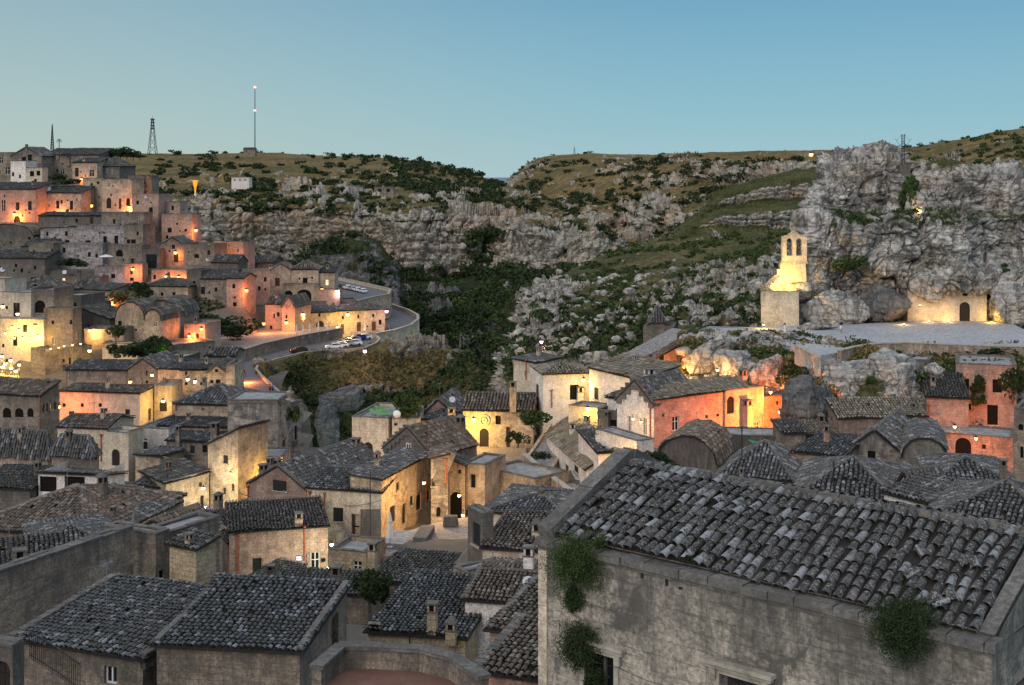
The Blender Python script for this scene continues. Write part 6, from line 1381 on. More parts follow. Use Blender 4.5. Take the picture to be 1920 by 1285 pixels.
# ------------------------------------------------------------------ masts and towers on the skyline
def mast(label, u, vb, vt, Y, wpx, kind):
    s = Y/F; h = (vb-vt)*s; root = empty('radio_mast', P(u, vb, Y), 0, label=label, cat='mast', group=None); mb = MB(); w0 = wpx*s/2
    if kind == 'guy':
        mb.tube((0, 0, -2), (0, 0, h), .55, .35, 6); 
        for z in (h, h*.64):
            k = MB(); k.lathe([(.01, -1.1), (1.1, -.5), (1.2, .5), (.01, 1.1)], (0, 0, z), 8); k.build('beacon', 'bulb_red', root)
    else:
        n = max(5, int(h/(w0*2.4))); f = lambda t: w0*(1-t)**1.1+w0*.22
        for k in range(n):
            a, b = k/n, (k+1)/n; fa, fb = f(a), f(b)
            for i in range(4):
                sx, sy = ((-1, -1), (1, -1), (1, 1), (-1, 1))[i]; tx, ty = ((-1, -1), (1, -1), (1, 1), (-1, 1))[(i+1) % 4]
                mb.tube((sx*fa, sy*fa, a*h), (sx*fb, sy*fb, b*h), w0*.07+.06, n=4); mb.tube((sx*fa, sy*fa, a*h), (tx*fb, ty*fb, b*h), w0*.04+.04, n=4); mb.tube((sx*fa, sy*fa, a*h), (tx*fa, ty*fa, a*h), w0*.04+.04, n=4)
        for z in (.95, .86, .78, .70): mb.box(-w0*.5, -w0*.5, z*h, w0*.5, w0*.5, z*h+h*.035)
        mb.tube((0, 0, h), (0, 0, h*1.07), .12, n=5)
    mb.build('lattice', 'iron', root)
mast("very tall thin guyed mast with red beacons on the plateau skyline", 478, 285, 164, 1240, 3, 'guy')
mast("tapering lattice tower standing on the plateau edge", 286, 290, 222, 1200, 12, 'lat')
mast("slim antenna mast rising from the town roofs", 98, 281, 236, 344, 4, 'lat')
mast("tiny distant lattice pylon on the eastern skyline", 1077, 292, 277, 1180, 4, 'lat')
def aerial(label, u, vb, vt, Y, bars=4, wpx=10):
    s = Y/F; root = empty('tv_aerial', P(u, vb, Y), .4, label=label, cat='aerial'); h = (vb-vt)*s; mb = MB(); mb.tube((0, 0, -.2), (0, 0, h), .025+Y*.0002, n=5); mb.build('pole', 'iron', root); k = MB()
    for i in range(bars): z = h*(1-.07*i); ww = wpx*s*(.5+.1*i); k.tube((-ww/2, 0, z), (ww/2, 0, z), .012+Y*.00012, n=4)
    k.tube((0, -wpx*s*.3, h*.97), (0, wpx*s*.3, h*.97), .015+Y*.0001, n=4); k.build('element', 'iron', root)
aerial("bushy rooftop aerial beside the slim antenna mast", 111, 279, 261, 343, 5, 12)
aerial("thin aerial mast on the slate blue hip roof", 1563, 915, 866, 75, 3, 8)
aerial("aerial standing on the ridge above the patchy wall", 1391, 860, 800, 97, 3, 10)
aerial("aerial on the orange house roof beside the pale chimney", 1265, 700, 676, 150, 3, 9)
aerial("spindly aerial over the stepped parapet roof", 866, 760, 735, 152, 3, 9)
aerial("thin rod aerial on the small dark hip roof", 314, 905, 876, 137, 2, 6)
aerial("tall thin pole before the long house facade", 694, 1030, 880, 112, 1, 4)
aerial("short white tipped vent rod on the slab roof yard", 768, 1215, 1186, 62, 1, 3)
# yellow torch sculpture above the lilac tenement
def torch():
    root = empty('lit_vase', P(366, 358, 560), 0, label="glowing amber flared beacon standing over the scrub", cat='beacon'); mb = MB()
    mb.lathe([(.5, -1.5), (.7, 1.2), (1.0, 1.8), (1.9, 4.5), (2.2, 5.6), (1.9, 5.8), (.8, 3.0)], n=14); mb.build('shade', 'lit_amber', root, True)
    k = MB(); k.lathe([(.9, -2.6), (.6, -1.5)], n=10); k.build('base', 'white_paint', root); root.scale = (.55, .55, .8)
torch()
H("long low white shed on the scrubby plateau", 434, 700, 467, 700, 334, 343, 8, 'f', None, 'white_plaster', 'Fw 440 338 4 3;Fw 450 338 4 3;Fw 460 338 4 3', name='shed', cat='shed', gc=False, par=.3)
H("tiny farmhouse beside the tallest mast on the plateau skyline", 456, 1150, 478, 1150, 280, 289, 8, 'g', 277, 'grey_stone', 'Fo 462 284 2 2', name='farmhouse', cat='house', gc=False)
H("ruined stone sheepfold above the long cliff", 702, 690, 738, 690, 352, 361, 8, 'f', None, 'grey_stone', 'Fa 712 357 7 6;Fa 728 357 7 6', name='sheepfold', cat='ruin', gc=False, par=.3)
# ------------------------------------------------------------------ cars
def car(label, u, v, Y, yaw, paint, group=None, z=None, near=False):
    p = P(u, v, Y) if z is None else P(u, v, -z*F/(v-VH)) if z < 0 else P(u, v, Y)
    root = empty('parked_car', p, math.radians(yaw), label=label, cat='car', group=group); L, W = 4.0, .84
    prof = [(-2.0, .35), (-1.98, .75), (-1.75, .92), (-1.0, .98), (-.45, 1.40), (.75, 1.46), (1.45, 1.30), (1.92, .95), (2.0, .8), (2.0, .35)]
    mb = MB(); ws = [W*.96, W, W, W*.98, W*.78, W*.76, W*.78, W*.94, W*.97, W*.96]
    Lf = [(x, -w_, z_) for (x, z_), w_ in zip(prof, ws)]; Rt = [(x, w_, z_) for (x, z_), w_ in zip(prof, ws)]
    for i in range(len(prof)-1): mb.face([Lf[i], Lf[i+1], Rt[i+1], Rt[i]])
    for S_ in (Lf, list(reversed(Rt))):
        S2 = S_ if S_ is Lf else Rt
        mb.face([S2[0], S2[1], S2[2], S2[3], S2[7], S2[8], S2[9]]); mb.face([S2[3], S2[4], S2[5], S2[6], S2[7]])
    mb.face([Lf[0], Rt[0], Rt[9], Lf[9]]); b = mb.build('body', paint, root)
    k = MB()
    for s_ in (-1, 1): k.face([(-.80, s_*(W*.955), 1.02), (-.40, s_*(W*.80), 1.36), (.72, s_*(W*.785), 1.41), (1.40, s_*(W*.80), 1.24), (1.62, s_*(W*.95), 1.02)])
    k.face([(-.98, -W*.88, 1.02), (-.98, W*.88, 1.02), (-.5, W*.72, 1.385), (-.5, -W*.72, 1.385)]); k.face([(1.50, -W*.72, 1.30), (1.50, W*.72, 1.30), (1.88, W*.86, 1.02), (1.88, -W*.86, 1.02)])
    k.build('window', 'glass', root)
    for x in (-1.25, 1.25):
        for y in (-.78, .78):
            k = MB(); k.tube((x, y-.1, .31), (x, y+.1, .31), .31, n=14); wh = k.build('wheel', 'rubber', root)
            if near: k = MB(); k.tube((x, y-.11, .31), (x, y+.11, .31), .19, n=10); k.build('rim', 'grey_metal', wh)
    if near:
        for y in (-.62, .62): k = MB(); k.box(-2.02, y-.14, .66, -1.93, y+.14, .8); k.build('headlight', 'white_paint', root)
        k = MB(); k.box(-2.03, -.2, .45, -1.985, .2, .56); k.build('number_plate', 'white_paint', root)
car("blue hatchback parked by the white lit doorway", 371, 981, 131, 8, 'car_blue', None, None, True)
g = 'cars in the upper parking lot'
for i, (u, v, c, l) in enumerate(((641, 541, 'car_dark', "dark car at the inner end of the upper parking row"), (651, 543, 'car_white', "white car second in the upper parking row"), (660, 545, 'car_silver', "silver car in the middle of the upper parking row"), (669, 547, 'car_white', "bright white car in the upper parking row before the last"), (679, 549.5, 'car_white', "white car closing the outer end of the upper parking row"))):
    car(l, u, v, 0, -62, c, g, -34.2)
g = 'cars in the lower parking lot'
for i, (u, v, c, l, y) in enumerate(((626, 655, 'car_white', "white car nearest the road bend in the lower lot", 20), (637, 652.5, 'car_white', "white car beside the nearest one in the lower lot", 20), (648, 650, 'car_silver', "silver grey car midway along the lower lot", 20), (654, 645, 'car_dark', "dark car tucked behind the silver one in the lower lot", 25), (661, 641.5, 'car_silver', "small silver car at the back row of the lower lot", 30),
                                    (671, 638, 'car_blue', "blue car against the island in the lower lot", 30), (663, 648, 'car_white', "white car by the rounded parapet of the lower lot", 15), (682, 637, 'car_white', "pale car at the far tip of the lower lot", 30), (560, 662, 'car_dark', "dark car driving on the road below the retaining wall", 30))):
    car(l, u, v, 0, y, c, g, -40.5)
# ------------------------------------------------------------------ people
def person(label, u, v, Y, rz=0, shirt='cloth_white', legs='cloth_dark', pose='stand', dress=False, z=None):
    p = P(u, v, Y) if z is None else P(u, v, -z*F/(v-VH)); root = empty('person', p, rz, label=label, cat='person'); st = {'stand': (.08, -.08), 'walk': (.28, -.22)}[pose]
    J = [(0, 0, .95), (0, 0, 1.15), (0, 0, 1.38), (0, 0, 1.50), (0, -.02, 1.62), (0, -.01, 1.70), (-.10, 0, .92), (-.11, -st[0], .5), (-.11, -st[0]*.9, .08), (-.11, -st[0]-.14, .03), (.10, 0, .92), (.11, -st[1]*.6, .5), (.11, -st[1], .08), (.11, -st[1]-.14, .03),
         (-.19, 0, 1.40), (-.25, -.02, 1.12), (-.26, -.12, .88), (-.26, -.16, .80), (.19, 0, 1.40), (.25, .04, 1.12), (.26, -.04, .87), (.26, -.07, .79)]
    E = [(0, 1), (1, 2), (2, 3), (3, 4), (4, 5), (0, 6), (6, 7), (7, 8), (8, 9), (0, 10), (10, 11), (11, 12), (12, 13), (2, 14), (14, 15), (15, 16), (16, 17), (2, 18), (18, 19), (19, 20), (20, 21)]
    Rr_ = [.14, .13, .14, .06, .095, .085, .10, .065, .045, .035, .10, .065, .045, .035, .065, .045, .035, .03, .065, .045, .035, .03]
    me = bpy.data.meshes.new('body'); me.from_pydata(J, E, []); o = bpy.data.objects.new('body', me); COL.objects.link(o); o.parent = root
    m = o.modifiers.new('skin', 'SKIN'); m.use_smooth_shade = True
    for i, sv in enumerate(me.skin_vertices[0].data if me.skin_vertices else []): sv.radius = (Rr_[i], Rr_[i])
    o.modifiers.new('sub', 'SUBSURF').levels = 1; me.materials.append(MATS['skin'])
    if not me.skin_vertices:
        try:
            bpy.context.view_layer.objects.active = o; me.skin_vertices.new()
        except Exception: pass
    k = MB(); k.lathe([(.075, .50), (.17, .44), (.19, .3), (.165, .12), (.18, -.03), (.02, -.03)], (0, 0, .97), 12)
    for s_ in (-1, 1): k.tube((s_*.15, 0, 1.42), (s_*.25, -.01, 1.16), .075, .06, 8)
    k.build('shirt', shirt, root, True)
    k = MB()
    if dress: k.lathe([(.16, .18), (.19, .0), (.27, -.42), (.25, -.42)], (0, 0, .95), 12)
    else:
        k.lathe([(.17, .08), (.185, -.02), (.16, -.1)], (0, 0, .95), 12)
        k.tube((-.10, 0, .9), (-.11, -st[0], .5), .11, .085, 8); k.tube((.10, 0, .9), (.11, -st[1]*.6, .5), .11, .085, 8)
        if legs != 'cloth_white': k.tube((-.11, -st[0], .5), (-.11, -st[0]*.9, .1), .085, .065, 8); k.tube((.11, -st[1]*.6, .5), (.11, -st[1], .1), .085, .065, 8)
    k.build('skirt' if dress else 'trousers', legs, root, True)
    k = MB(); k.lathe([(.01, .12), (.075, .10), (.105, .03), (.10, -.06), (.02, -.07)], (0, .015, 1.68), 10); k.build('hair', 'hair', root, True)
    return root
person("woman in a white dress walking across the church square", 1472, 633, 0, 1.9, 'cloth_white', 'cloth_white', 'walk', True, -19.9)
person("person in navy shirt and pale shorts standing by the boulders", 1577, 625, 0, .3, 'cloth_navy', 'cloth_white', 'stand', False, -19.9)
person("person in a red top walking down the rosy street", 506, 739, 0, 0, 'cloth_red', 'cloth_dark', 'walk', False, -40.4)
person("person in a blue top beside the one in red", 511, 739, 0, .3, 'cloth_blue', 'cloth_dark', 'walk', False, -40.4)
person("dark clothed person passing the pink street lamp", 458, 706, 0, 2.8, 'cloth_dark', 'cloth_dark', 'walk', False, -40.4)
person("person at the door end of the golden vaulted house", 722, 622, 0, 1, 'cloth_red', 'cloth_dark', 'stand', False, -40.4)
person("person in dark clothes near the round traffic island", 728, 622, 0, -1, 'cloth_dark', 'cloth_dark', 'stand', False, -40.4)
person("person in an orange top on the steps by the flat hut", 1127, 811, 137, .8, 'cloth_orange', 'cloth_dark')
# ------------------------------------------------------------------ parasols, loungers, sundries
def parasol(label, u, v, Y, h, z=None, closed=True, group=None):
    p = P(u, v, Y) if z is None else P(u, v, -z*F/(v-VH)); root = empty('parasol', p, 0, label=label, cat='parasol', group=group)
    k = MB(); k.tube((0, 0, 0), (0, 0, h*.45), .03, n=6); k.tube((0, 0, -.02), (0, 0, .08), .28, n=10); k.build('pole', 'grey_metal', root); k = MB(); n = 12; V = []
    pr = [(.30, h*.30), (.26, h*.45), (.13, h*.72), (.20, h*.74), (.07, h), (.01, h*1.02)] if closed else [(1.6, h*.82), (.8, h*.95), (.02, h*1.05)]
    for r, z_ in pr:
        for i in range(n): a = 2*math.pi*i/n; rr = r*(1.18 if i % 2 and closed else 1); V.append((rr*math.cos(a), rr*math.sin(a), z_))
    for j in range(len(pr)-1):
        for i in range(n): k.face([V[j*n+i], V[j*n+(i+1) % n], V[(j+1)*n+(i+1) % n], V[(j+1)*n+i]])
    k.build('canopy', 'canvas', root)
g = 'closed parasols along the tavern terrace'
for u, v, l in ((556, 634, "first closed parasol beside the amber gable corner"), (568, 633, "second closed parasol from the amber gable corner"), (580.5, 631, "third closed parasol, before the tavern double door"), (597, 627, "closed parasol right at the tavern double door"), (614, 626, "closed parasol between the tavern door and the golden house")):
    parasol(l, u, v, 0, 3.1, -38.3, True, g)
parasol("closed pink tinged parasol between the last doors of the golden house", 684, 626, 0, 2.6, -40.4, True)
parasol("large furled cream parasol below the slate panel of the long house", 731, 1027, 107, 2.9)
parasol("open white parasol on the lilac terrace", 199, 497, 280, 2.2, None, False)
def lounger(label, u, v, rz, g):
    p = P(u, v, 150); p.z = P(0, 786, 152).z+.02; p = P(u, v, -p.z*F/(v-VH)); root = empty('lounger', p, rz, label=label, cat='lounger', group=g)
    k = MB(); k.box(-.3, -.9, .22, .3, .4, .34); k.build('seat', 'green_cushion', root); k = MB(); M = Matrix.Translation((0, .4, .3)) @ Matrix.Rotation(.7, 4, 'X'); k.box(-.3, 0, -.05, .3, .7, .06, 0, M); k.build('backrest', 'green_cushion', root)
    k = MB()
    for x in (-.27, .27):
        for y in (-.8, .35): k.tube((x, y, 0), (x, y, .22), .025, n=5)
    k.build('frame', 'white_paint', root); root.scale = (.8, .8, .8)
for i, (u, v) in enumerate(((700, 778), (712, 771), (722, 771), (716, 780), (728, 779))): lounger("green cushioned lounger on the flat cream roof", u, v, .5+.4*(i % 3), 'green loungers on the roof garden')
k = MB(); k.lathe([(.02, -.75), (.5, -.6), (.75, -.1), (.72, .3), (.4, .66), (.02, .75)], n=14); o = k.build('globe_planter', 'white_paint', None, True); o.location = P(744, 777, 148); o.scale = (.6, .6, .6); tag(o, "big pale round tank on the roof garden edge", 'tank')
# slate panel, notice sign, green canvas, medallion, bench ramp
M_ = MB(); M_.box(-.9, -.08, 0, .9, 0, 2.7); o = M_.build('stone_slab', 'dark_stone'); o.location = P(694, 1011, 117.6); o.rotation_euler = (-.08, 0, 0); tag(o, "tall grey slab leaning against the long house wall", 'slab')
sg = empty('wall_sign', P(560.5, 1047, 109.0), 0, label="small glowing violet rimmed sign on the pink stone house", cat='sign'); sg.scale = (.62, .62, .62); k = MB(); k.box(-.42, -.06, -.36, .42, .06, .36); k.build('frame', 'cloth_dark', sg); k = MB(); k.box(-.34, -.075, .03, .34, -.062, .26); k.box(-.34, -.075, -.26, .34, -.062, -.03); k.build('panel', 'sign_glow', sg); k = MB(); k.tube((.42, 0, .2), (.7, .5, .2), .02, n=5); k.build('bracket', 'iron', sg)
k = MB(); W = [(1402, 824, 108), (1440, 832, 106), (1440, 844, 105), (1425, 842, 105.5)]; pts = [P(*q) for q in W]; k.face(pts); k.face([p-Vector((0, 0, .05)) for p in reversed(pts)]); o = k.build('tarpaulin', 'green_canvas'); tag(o, "teal green tarpaulin stretched over the stone hip roof", 'tarpaulin')
k = MB()
for r0, r1 in ((.62, .5), (.28, .12)):
    n = 20
    for i in range(n):
        a, b = 2*math.pi*i/n, 2*math.pi*(i+1)/n
        for (ya, yb, ra, rb) in ((-.12, -.12, r0, r1), (-.12, 0, r1, r1), (0, -.12, r0, r0)): k.face([(ra*math.cos(a), ya, ra*math.sin(a)), (ra*math.cos(b), ya, ra*math.sin(b)), (rb*math.cos(b), yb, rb*math.sin(b)), (rb*math.cos(a), yb, rb*math.sin(a))])
o = k.build('medallion', 'pale_coping'); o.location = P(909, 788, 151.6); tag(o, "round carved stone medallion above the arched black door", 'medallion')
stair('mounting_block', "sloping stone ramp block on the cobbled square", (800, 1010, 110), (815, 985, 114), 1.2, 1, 'coping', 1, 0, 1, cat='ramp')
k = MB(); k.box(-.7, -.5, 0, .7, .5, .75, 0, None, .08); k.box(-.6, -.4, .75, .6, .4, .85); o = k.build('planter', 'dark_stone'); o.location = P(845, 985, 116); tag(o, "dark stone trough planter in the lamplit square", 'planter')
k = MB(); k.tube((0, 0, 0), (0, 0, 1.1), .42, .48, 12); k.tube((0, 0, 1.1), (0, 0, 1.18), .52, n=12); o = k.build('stone_pot', 'dark_stone'); o.location = P(638, 1022, 112); tag(o, "weathered barrel planter beside the pink house lamp", 'planter')
# ornate chimney pots and cornice urns that belong to nobody else
def urn(label, u, v, Y, h, mat='grey_stone'):
    k = MB(h); k.lathe([(.32*h, 0), (.34*h, .08*h), (.12*h, .16*h), (.14*h, .22*h), (.3*h, .42*h), (.3*h, .6*h), (.1*h, .74*h), (.14*h, .8*h), (.03*h, 1.*h), (.01, h)], n=10); o = k.build('finial', mat, None, True); o.location = P(u, v, Y); tag(o, label, 'finial')
urn("stone finial on the sweeping parapet of the ruined church", 544, 750, 151, 1.6, 'old_facade')
urn("small urn finial on the grey slab hip roof", 1016, 930, 98, .9)
# overhead cables
def cable(label, pts, r=.02, sag=.6):
    k = MB(); 
    for a, b in zip(pts[:-1], pts[1:]):
        A, B = P(*a), P(*b); n = 10; prev = A
        for i in range(1, n+1): t = i/n; q = A.lerp(B, t)-Vector((0, 0, sag*4*t*(1-t))); k.tube(prev, q, r, n=4, cap=False); prev = q
    o = k.build('cable', 'iron'); tag(o, label, 'cable')
cable("cable drooping across the gabled house and the long house", [(448, 924, 122), (578, 936, 122), (716, 938, 118)], .025)
cable("wire stretched over the dark valley beside the ruined church", [(575, 806, 150), (662, 818, 151)], .03, .5)
cable("thin wire crossing the front of the big near house", [(1040, 1200, 28), (1160, 1252, 26.5), (1300, 1292, 25)], .006, .1)
cable("wire running down the alley past the big near house", [(1008, 1205, 40), (1042, 1235, 29.5)], .012, .05)
# railings on the square and terraces
def railing(label, pts, h=1.0, step=.35, rail=.025, mat='iron'):
    W = [P(*p) for p in pts]; root = empty('railing', W[0], 0, label=label, cat='railing'); k = MB(); kb = MB()
    for a, b in zip(W[:-1], W[1:]):
        a, b = a-W[0], b-W[0]; n = max(2, int((b-a).length/step)); k.tube(a+Vector((0, 0, h)), b+Vector((0, 0, h)), rail*1.4, n=4); k.tube(a+Vector((0, 0, h*.15)), b+Vector((0, 0, h*.15)), rail, n=4)
        for i in range(n+1): q = a.lerp(b, i/n); kb.tube(q, q+Vector((0, 0, h)), rail*.7, n=4)
    k.build('rail', mat, root); kb.build('baluster', mat, root)
railing("iron railing along the edge of the little piazza", [(918, 884, 139), (955, 884, 139), (998, 886, 138.5)], 1.1, .3, .02)
railing("thin post and wire fence along the path below the masonry block", [(1300, 620, 166), (1345, 616, 168), (1400, 618, 167), (1428, 622, 165)], 1.1, 2.2, .03)
railing("bent wire fence by the woman in white", [(1425, 634, 158), (1450, 642, 154), (1472, 652, 150), (1492, 656, 149)], 1.1, 1.8, .03)
railing("fence curving down the bluff beside the long stairs", [(1296, 660, 158), (1272, 640, 163), (1300, 618, 167)], 1.1, 1.2, .03)
railing("tall rusty stair railing in the shadowed lower corner", [(56, 1235, 47), (118, 1275, 45), (150, 1300, 44)], 1.0, .16, .02)
railing("roof terrace railing over the black windows of the upper town", [(50, 316, 329.5), (78, 316, 329.5)], .9, .5, .03)
# ------------------------------------------------------------------ trees and garden shrubs
for i, (u, v, h, r) in enumerate(((172, 290, 6, 4), (186, 291, 7, 4.5), (198, 291, 7, 4), (212, 292, 9, 5), (226, 292, 10, 5), (238, 292, 11, 6), (250, 293, 8, 5), (262, 293, 5, 4))):
    tree("dark tree crown in the clump behind the upper town roofs", u, v+5, 420, h*.38, r*.62, 'leaf_dark', i % 3, 'dark trees on the skyline behind the town', trunk=.2, n=800)
tree("round dark tree beside the golden vaulted garden lane", 262, 572, 262, 6.5, 3.6, 'leaf_dark', 0)
tree("olive brown leafy tree beside the orange bulb", 222, 574, 258, 5, 4, 'leaf_olive', 1, trunk=.15)
tree("small umbrella shaped tree on the round stone island", 216, 648, 212, 3.6, 1.6, 'leaf_dark', 2, trunk=.4)
tree("bright green potted tree on the cream roof", 766, 780, 153, 3.2, 2.1, 'leaf_green', 0, trunk=.1)
tree("bushy shrub at the foot of the chapel house wall", 971, 832, 148, 1.9, 1.0, 'leaf_dark', 1, trunk=.1)
tree("spreading fig on the wall above the walled steps", 1005, 808, 146, 2.6, 1.8, 'leaf_green', 2, trunk=.25)
tree("squat dark bush under the walled steps", 1012, 868, 142, 1.6, 1.3, 'leaf_dark', 0, trunk=.05)
tree("dark hedge tree filling the garden above the retaining wall", 380, 628, 290, 6, 6, 'leaf_dark', 0, trunk=.05)
tree("dark bush mass under the gable lamp house", 418, 622, 292, 5, 5, 'leaf_dark', 1, trunk=.05)
tree("dense shrub at the end of the garden above the road wall", 448, 634, 300, 3.6, 3.4, 'leaf_dark', 2, trunk=.05)
tree("deep green thicket beside the peaked vault house", 352, 590, 262, 6, 5, 'leaf_dark', 1, trunk=.05)
tree("black green shrubs over the emerald lit lawn", 268, 672, 210, 3.4, 3.2, 'leaf_dark', 0, trunk=.05)
tree("low dark hedge before the cream garden wall", 236, 668, 209, 2.8, 2.8, 'leaf_dark', 1, trunk=.05)
tree("hedge tree between the vaulted house and the lawn", 290, 672, 212, 4.2, 3.2, 'leaf_dark', 2, trunk=.05)
tree("ragged hedge of pots under the lilac wing", 128, 500, 281, 2.8, 3.4, 'leaf_dark', 0, trunk=.05)
tree("dark hedge beside the lilac terrace steps", 150, 500, 281, 2.4, 2.4, 'leaf_dark', 1, trunk=.05)
tree("little dark shrub on the high garden terrace", 105, 340, 326, 2.6, 3.2, 'leaf_dark', 2, trunk=.05)
tree("tangle of creeper hanging on the high town wall", 128, 346, 322, 2.2, 3.6, 'leaf_dark', 1, trunk=.02)
tree("spiky palm like plant in the dark alley", 692, 1135, 84, 2.6, 1.5, 'leaf_dark', 2, trunk=.1)
tree("shaggy bush beside the earth covered vault", 1228, 878, 108, 1.8, 1.6, 'leaf_dark', 0, trunk=.05)
tree("tall green bush filling the cleft below the iron cross", 1706, 395, 184, 6.0, 1.7, 'leaf_green', 0, trunk=.05)
tree("clump of fig leaves over the carved steps in the rock", 1600, 505, 176, 2.4, 2.0, 'leaf_green', 1, trunk=.05)
tree("small clinging bush at the cave mouth", 1575, 508, 175, 1.6, 1.2, 'leaf_green', 2, trunk=.05)
tree("caper bush hanging between the windows of the pink ruin", 1836, 742, 137.5, 2.6, .75, 'leaf_dark', 0, trunk=.1)
tree("second caper bush lower on the pink ruin", 1836, 760, 137.3, 1.5, .8, 'leaf_dark', 1, trunk=.05)
tree("overgrown shrub at the corner of the pink ruin", 1898, 748, 134, 3.6, 1.4, 'leaf_dark', 2, trunk=.1)
tree("weedy bush at the rocky edge above the orange corner", 1496, 722, 138, 2.6, 1.6, 'leaf_dark', 0, trunk=.05)
tree("small olive bush among the crags", 1535, 738, 136, 2.2, 1.4, 'leaf_olive', 1, trunk=.05)
tree("golden dry grass tussock under the parapet wall", 1628, 680, 146, 2.4, 1.9, 'leaf_dry', 2, trunk=.02)
tree("dark weeds heaped against the parapet wall", 1850, 672, 148, 1.8, 3.2, 'leaf_dark', 0, trunk=.02)
tree("dark shrub hanging over the rear tower of the ruined church", 548, 790, 149, 2.4, .8, 'leaf_dark', 1, trunk=.02)
# ------------------------------------------------------------------ lamps
def L(label, u, v, Y, k='o', p=900, **kw): return lamp(label, u, v, Y, k, p, **kw)
L("orange lamp blazing beside the low tunnel arch", 27, 402, 308, 'o', 2600)
L("yellow orange lamp under the two narrow shutters", 102, 400, 312, 'o', 2200)
L("small lamp glowing high beside the pilaster house", 153, 337, 331, 'o', 500)
L("tiny lamp at the corner of the square tower house", 171, 386, 319, 'o', 400)
L("large orange lamp below the arched palace window", 243, 389, 315, 'o', 2600)
L("smaller bright bulb close beside the palace lamp", 252, 391, 314, 'o', 1300)
L("orange globe lamp at the corner of the rose wall house", 367, 432, 302, 'o', 1300)
L("orange lamp where the street turns below the cliff", 392, 459, 291, 'o', 1500)
L("amber lamp shining on the end of the windowless pink house", 399, 463, 289, 'y', 1200)
L("low orange lamp above the hooded niche", 329, 474, 285, 'o', 700)
L("orange lamp above the twin gabled farmhouse lane", 455, 490, 286, 'o', 1500)
L("hidden orange lamp over the rose courtyard", 249, 505, 276, 'o', 900)
L("lamp hidden behind the orange strip wall roof", 312, 519, 275, 'o', 900)
L("second lamp washing the long orange strip wall", 335, 520, 275, 'o', 700)
L("orange lamp on the narrow house of the gable lane", 462, 545, 314, 'o', 1500)
L("blazing lamp on the yellow garden wall", 144, 556, 259, 'y', 2200)
L("orange lamp hanging beside the amber courtyard house", 209, 567, 255, 'o', 1300)
L("sconce lamp at the foot of the ochre rubble wall", 168, 620, 219, 'w', 700)
L("orange lamp beside the red lit chimney house", 355, 630, 223, 'o', 700)
L("orange lamp among the dark shrubs", 378, 617, 222, 'o', 700)
L("lamp under the corbelled terrace", 168, 658, 207, 'y', 700)
L("lamp glowing on the cream garden wall", 233, 655, 214, 'y', 800)
L("lamp at the end farmhouse beside the amber window", 603, 543, 338, 'o', 1300)
L("violet tinted lamp over the low orange house", 632, 546, 334, 'p', 900)
L("lamp on the tall orange house above the terrace", 494, 607, 309, 'o', 2200)
L("lamp on the amber gable of the terrace corner", 537, 605, 311, 'o', 1500)
L("small lamp high over the tavern front", 568, 590, 318, 'y', 700)
L("great yellow lamp on the golden vaulted house", 652, 590, 322, 'y', 2600)
L("small white lamp between the tavern and the golden house", 633, 613, 322, 'w', 500)
L("violet lamp at the corner of the golden vaulted house", 725, 584, 326, 'p', 900)
L("pink lamp post lighting the grass below the parking lot", 684, 658, 288, 'p', 1600, post=3.0, off=(0, 0, -.3))
L("orange lamp beside the dark clothed walker", 448, 699, 252, 'o', 2600, off=(2, -1.5, -.4))
L("orange lamp above the pale pink house roof", 244, 716, 187, 'o', 500)
L("warm lamp on the ruined gable wall", 285, 703, 189, 'w', 600)
L("violet lamp over the wide slate grey roof", 366, 715, 176, 'p', 500)
L("lamp lighting the amber stair niche", 306, 752, 181, 'y', 500)
L("hidden street lamp on the long pale pink house", 110, 762, 178, 'o', 1300)
L("lamp over the garden of the small glowing house", 352, 711, 183, 'y', 700)
L("lamp behind the chimneys of the gabled house", 512, 893, 141.5, 'y', 900)
L("white lamp over the doorway beside the blue car", 381, 915, 134.5, 'c', 900)
L("lamp hidden over the curved yellow wall", 432, 888, 136, 'w', 420)
L("white doorway lamp on the corner of the pink stone house", 622, 1021, 107, 'c', 1100)
L("lamp bracketed from the lamplit house with shutters", 795, 905, 119, 'w', 1100)
L("lamp beside the half fallen arch", 861, 929, 121.5, 'w', 600)
L("low lamp at the foot of the ochre ruin", 868, 966, 122, 'w', 260)
L("lamp on the old chapel house front", 888, 786, 149.8, 'y', 1100)
L("violet lamp at the top of the stepped parapet", 768, 813, 141, 'p', 400)
L("lamp lighting the recessed black doorway", 1094, 712, 150, 'y', 450)
L("hidden lamp over the yellow terrace block", 1102, 766, 141, 'y', 700)
L("sconce between the pale blue doors", 1187, 785, 130.6, 'w', 60, r=.14)
L("second sconce beside the pale blue doors", 1202, 791, 130.2, 'w', 60, r=.14)
L("rosy lamp in front of the wide lit arch", 1166, 864, 123.3, 'w', 550)
L("orange lamp under the salmon stair wall", 1252, 687, 157, 'o', 900)
L("yellow lamp at the foot of the pale cliff knob", 1266, 688, 155.8, 'y', 600)
L("lamp hidden among the rocks above the salmon house", 1345, 694, 151, 'w', 500)
L("fierce orange lamp on the glowing house corner", 1462, 772, 134.5, 'o', 6500)
L("lamp hidden behind the tall blind niche", 1445, 735, 139, 'o', 650)
L("hidden orange lamp below the red lit terrace", 1830, 822, 122, 'o', 700)
L("hidden lamp washing the two storey ruin", 1838, 800, 133, 'o', 800)
L("lamp hidden beside the rose washed house", 1790, 800, 127, 'o', 420)
L("lonely pink lamp post on the rocky slope", 1015, 641, 222, 'p', 500, post=3.0, off=(0, 0, -.3))
L("tiny red lamp far away on the eastern skyline", 1521, 290, 780, 'o', 100, r=1.3, name='distant_lamp')
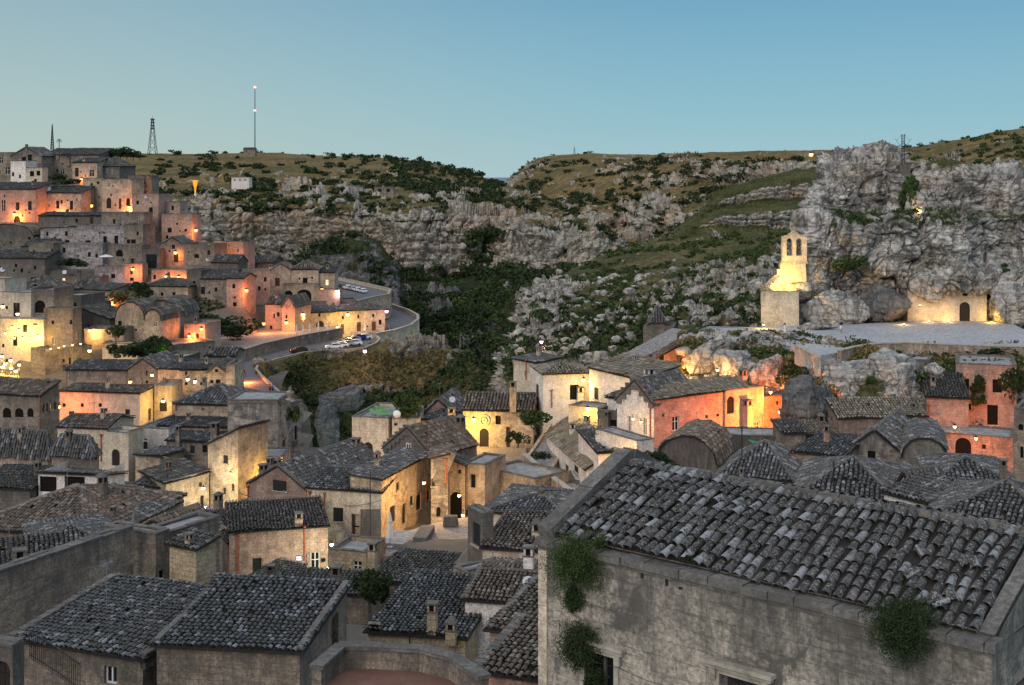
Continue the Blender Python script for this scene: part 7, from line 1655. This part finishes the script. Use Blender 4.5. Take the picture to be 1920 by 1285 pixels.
def spot(label, u, v, Y, k='w', p=300, z=None):
    q = P(u, v, Y) if z is None else P(u, v, -z*F/(v-VH)); bm, lc = LAMPK[k]; root = empty('floodlight', q, 0, label=label, cat='floodlight', group='ground floodlights of the rock church')
    b = MB(); b.lathe([(.16, 0), (.18, .1), (.14, .14)], n=10); b.build('housing', 'iron', root); b = MB(); b.lathe([(.01, .2), (.13, .2), (.16, .13)], n=10); b.build('lens', bm, root)
    l = bpy.data.lights.new('lamp_light', 'POINT'); l.energy = p*LP; l.color = lc; l.shadow_soft_size = .15; o = bpy.data.objects.new('lamp_light', l); COL.objects.link(o); o.parent = root; o.location = (0, .3, .5)
spot("first ground floodlight on the church square beside the boulder", 1695, 610, 0, 'w', 110, -19.9)
spot("second ground floodlight of the row on the church square", 1742, 605, 0, 'w', 120, -19.9)
spot("third ground floodlight nearest the arched church door", 1778, 604.5, 0, 'w', 120, -19.9)
spot("floodlight at the rock spur past the church door", 1860, 606, 0, 'y', 150, -19.9)
spot("yellow floodlight under the bell gable", 1468, 534, 173, 'y', 1700)
spot("floodlight hidden by the masonry block corner", 1432, 612, 166, 'y', 260)
spot("floodlight in the cleft under the wedged boulder", 1722, 402, 180.5, 'w', 160)
spot("floodlight set at the cave mouth beside the church wall", 1725, 575, 172, 'w', 50)
# lantern light on the palace
g = 'string of lanterns on the floodlit palace'
for i, (u, v) in enumerate(((10, 625), (22, 614), (35, 619), (27, 634), (42, 634), (56, 634), (70, 630), (72, 654))): lamp("small lantern hanging on the floodlit palace front", u, v, 208.5, 'y', 420 if i in (1, 2, 6, 7) else 160, r=.22, group=g, name='wall_lantern')
g = 'lanterns of the garden below the palace'
for i, (u, v) in enumerate(((4, 668), (10, 682), (20, 676), (21, 690), (4, 688), (30, 696), (36, 684))): lamp("garden lantern on its stake below the palace", u, v, 203, 'y', 300, r=.28, group=g, name='garden_lantern', post=1.2)
g = 'uplights along the mansion balcony'
for i, (u, v) in enumerate(((95, 654), (110, 652), (120, 649), (136, 647), (151, 645))): lamp("small uplight in the row along the mansion balcony", u, v, 205.5-i*.2, 'w', 110, r=.16, group=g, name='uplight', off=(0, .1, -.2))
for i, (u, v) in enumerate(((89, 586), (97, 585))): lamp(("narrow uplight beside the pointed niche", "second narrow uplight past the pointed niche")[i], u, v, 217, 'w', 110, r=.16, name='uplight', off=(0, 0, -.2))
L("lamp flooding the palace wall from the hooded window", 33, 589, 217, 'y', 900)
L("lamp at the palace terrace corner", 5, 575, 218, 'y', 900)
k = MB(); k.lathe([(.01, 0), (.35, .05), (.35, .3), (.01, .4)], n=10); o = k.build('lawn_light', 'bulb_green'); o.location = P(309, 667, 209); tag(o, "green lamp glowing on the terrace lawn", 'lamp')
l = bpy.data.lights.new('lawn_glow', 'POINT'); l.energy = 260; l.color = (.4, 1, .15); l.shadow_soft_size = .2; q = bpy.data.objects.new('lawn_glow', l); COL.objects.link(q); q.parent = o; q.location = (0, -.2, .8)
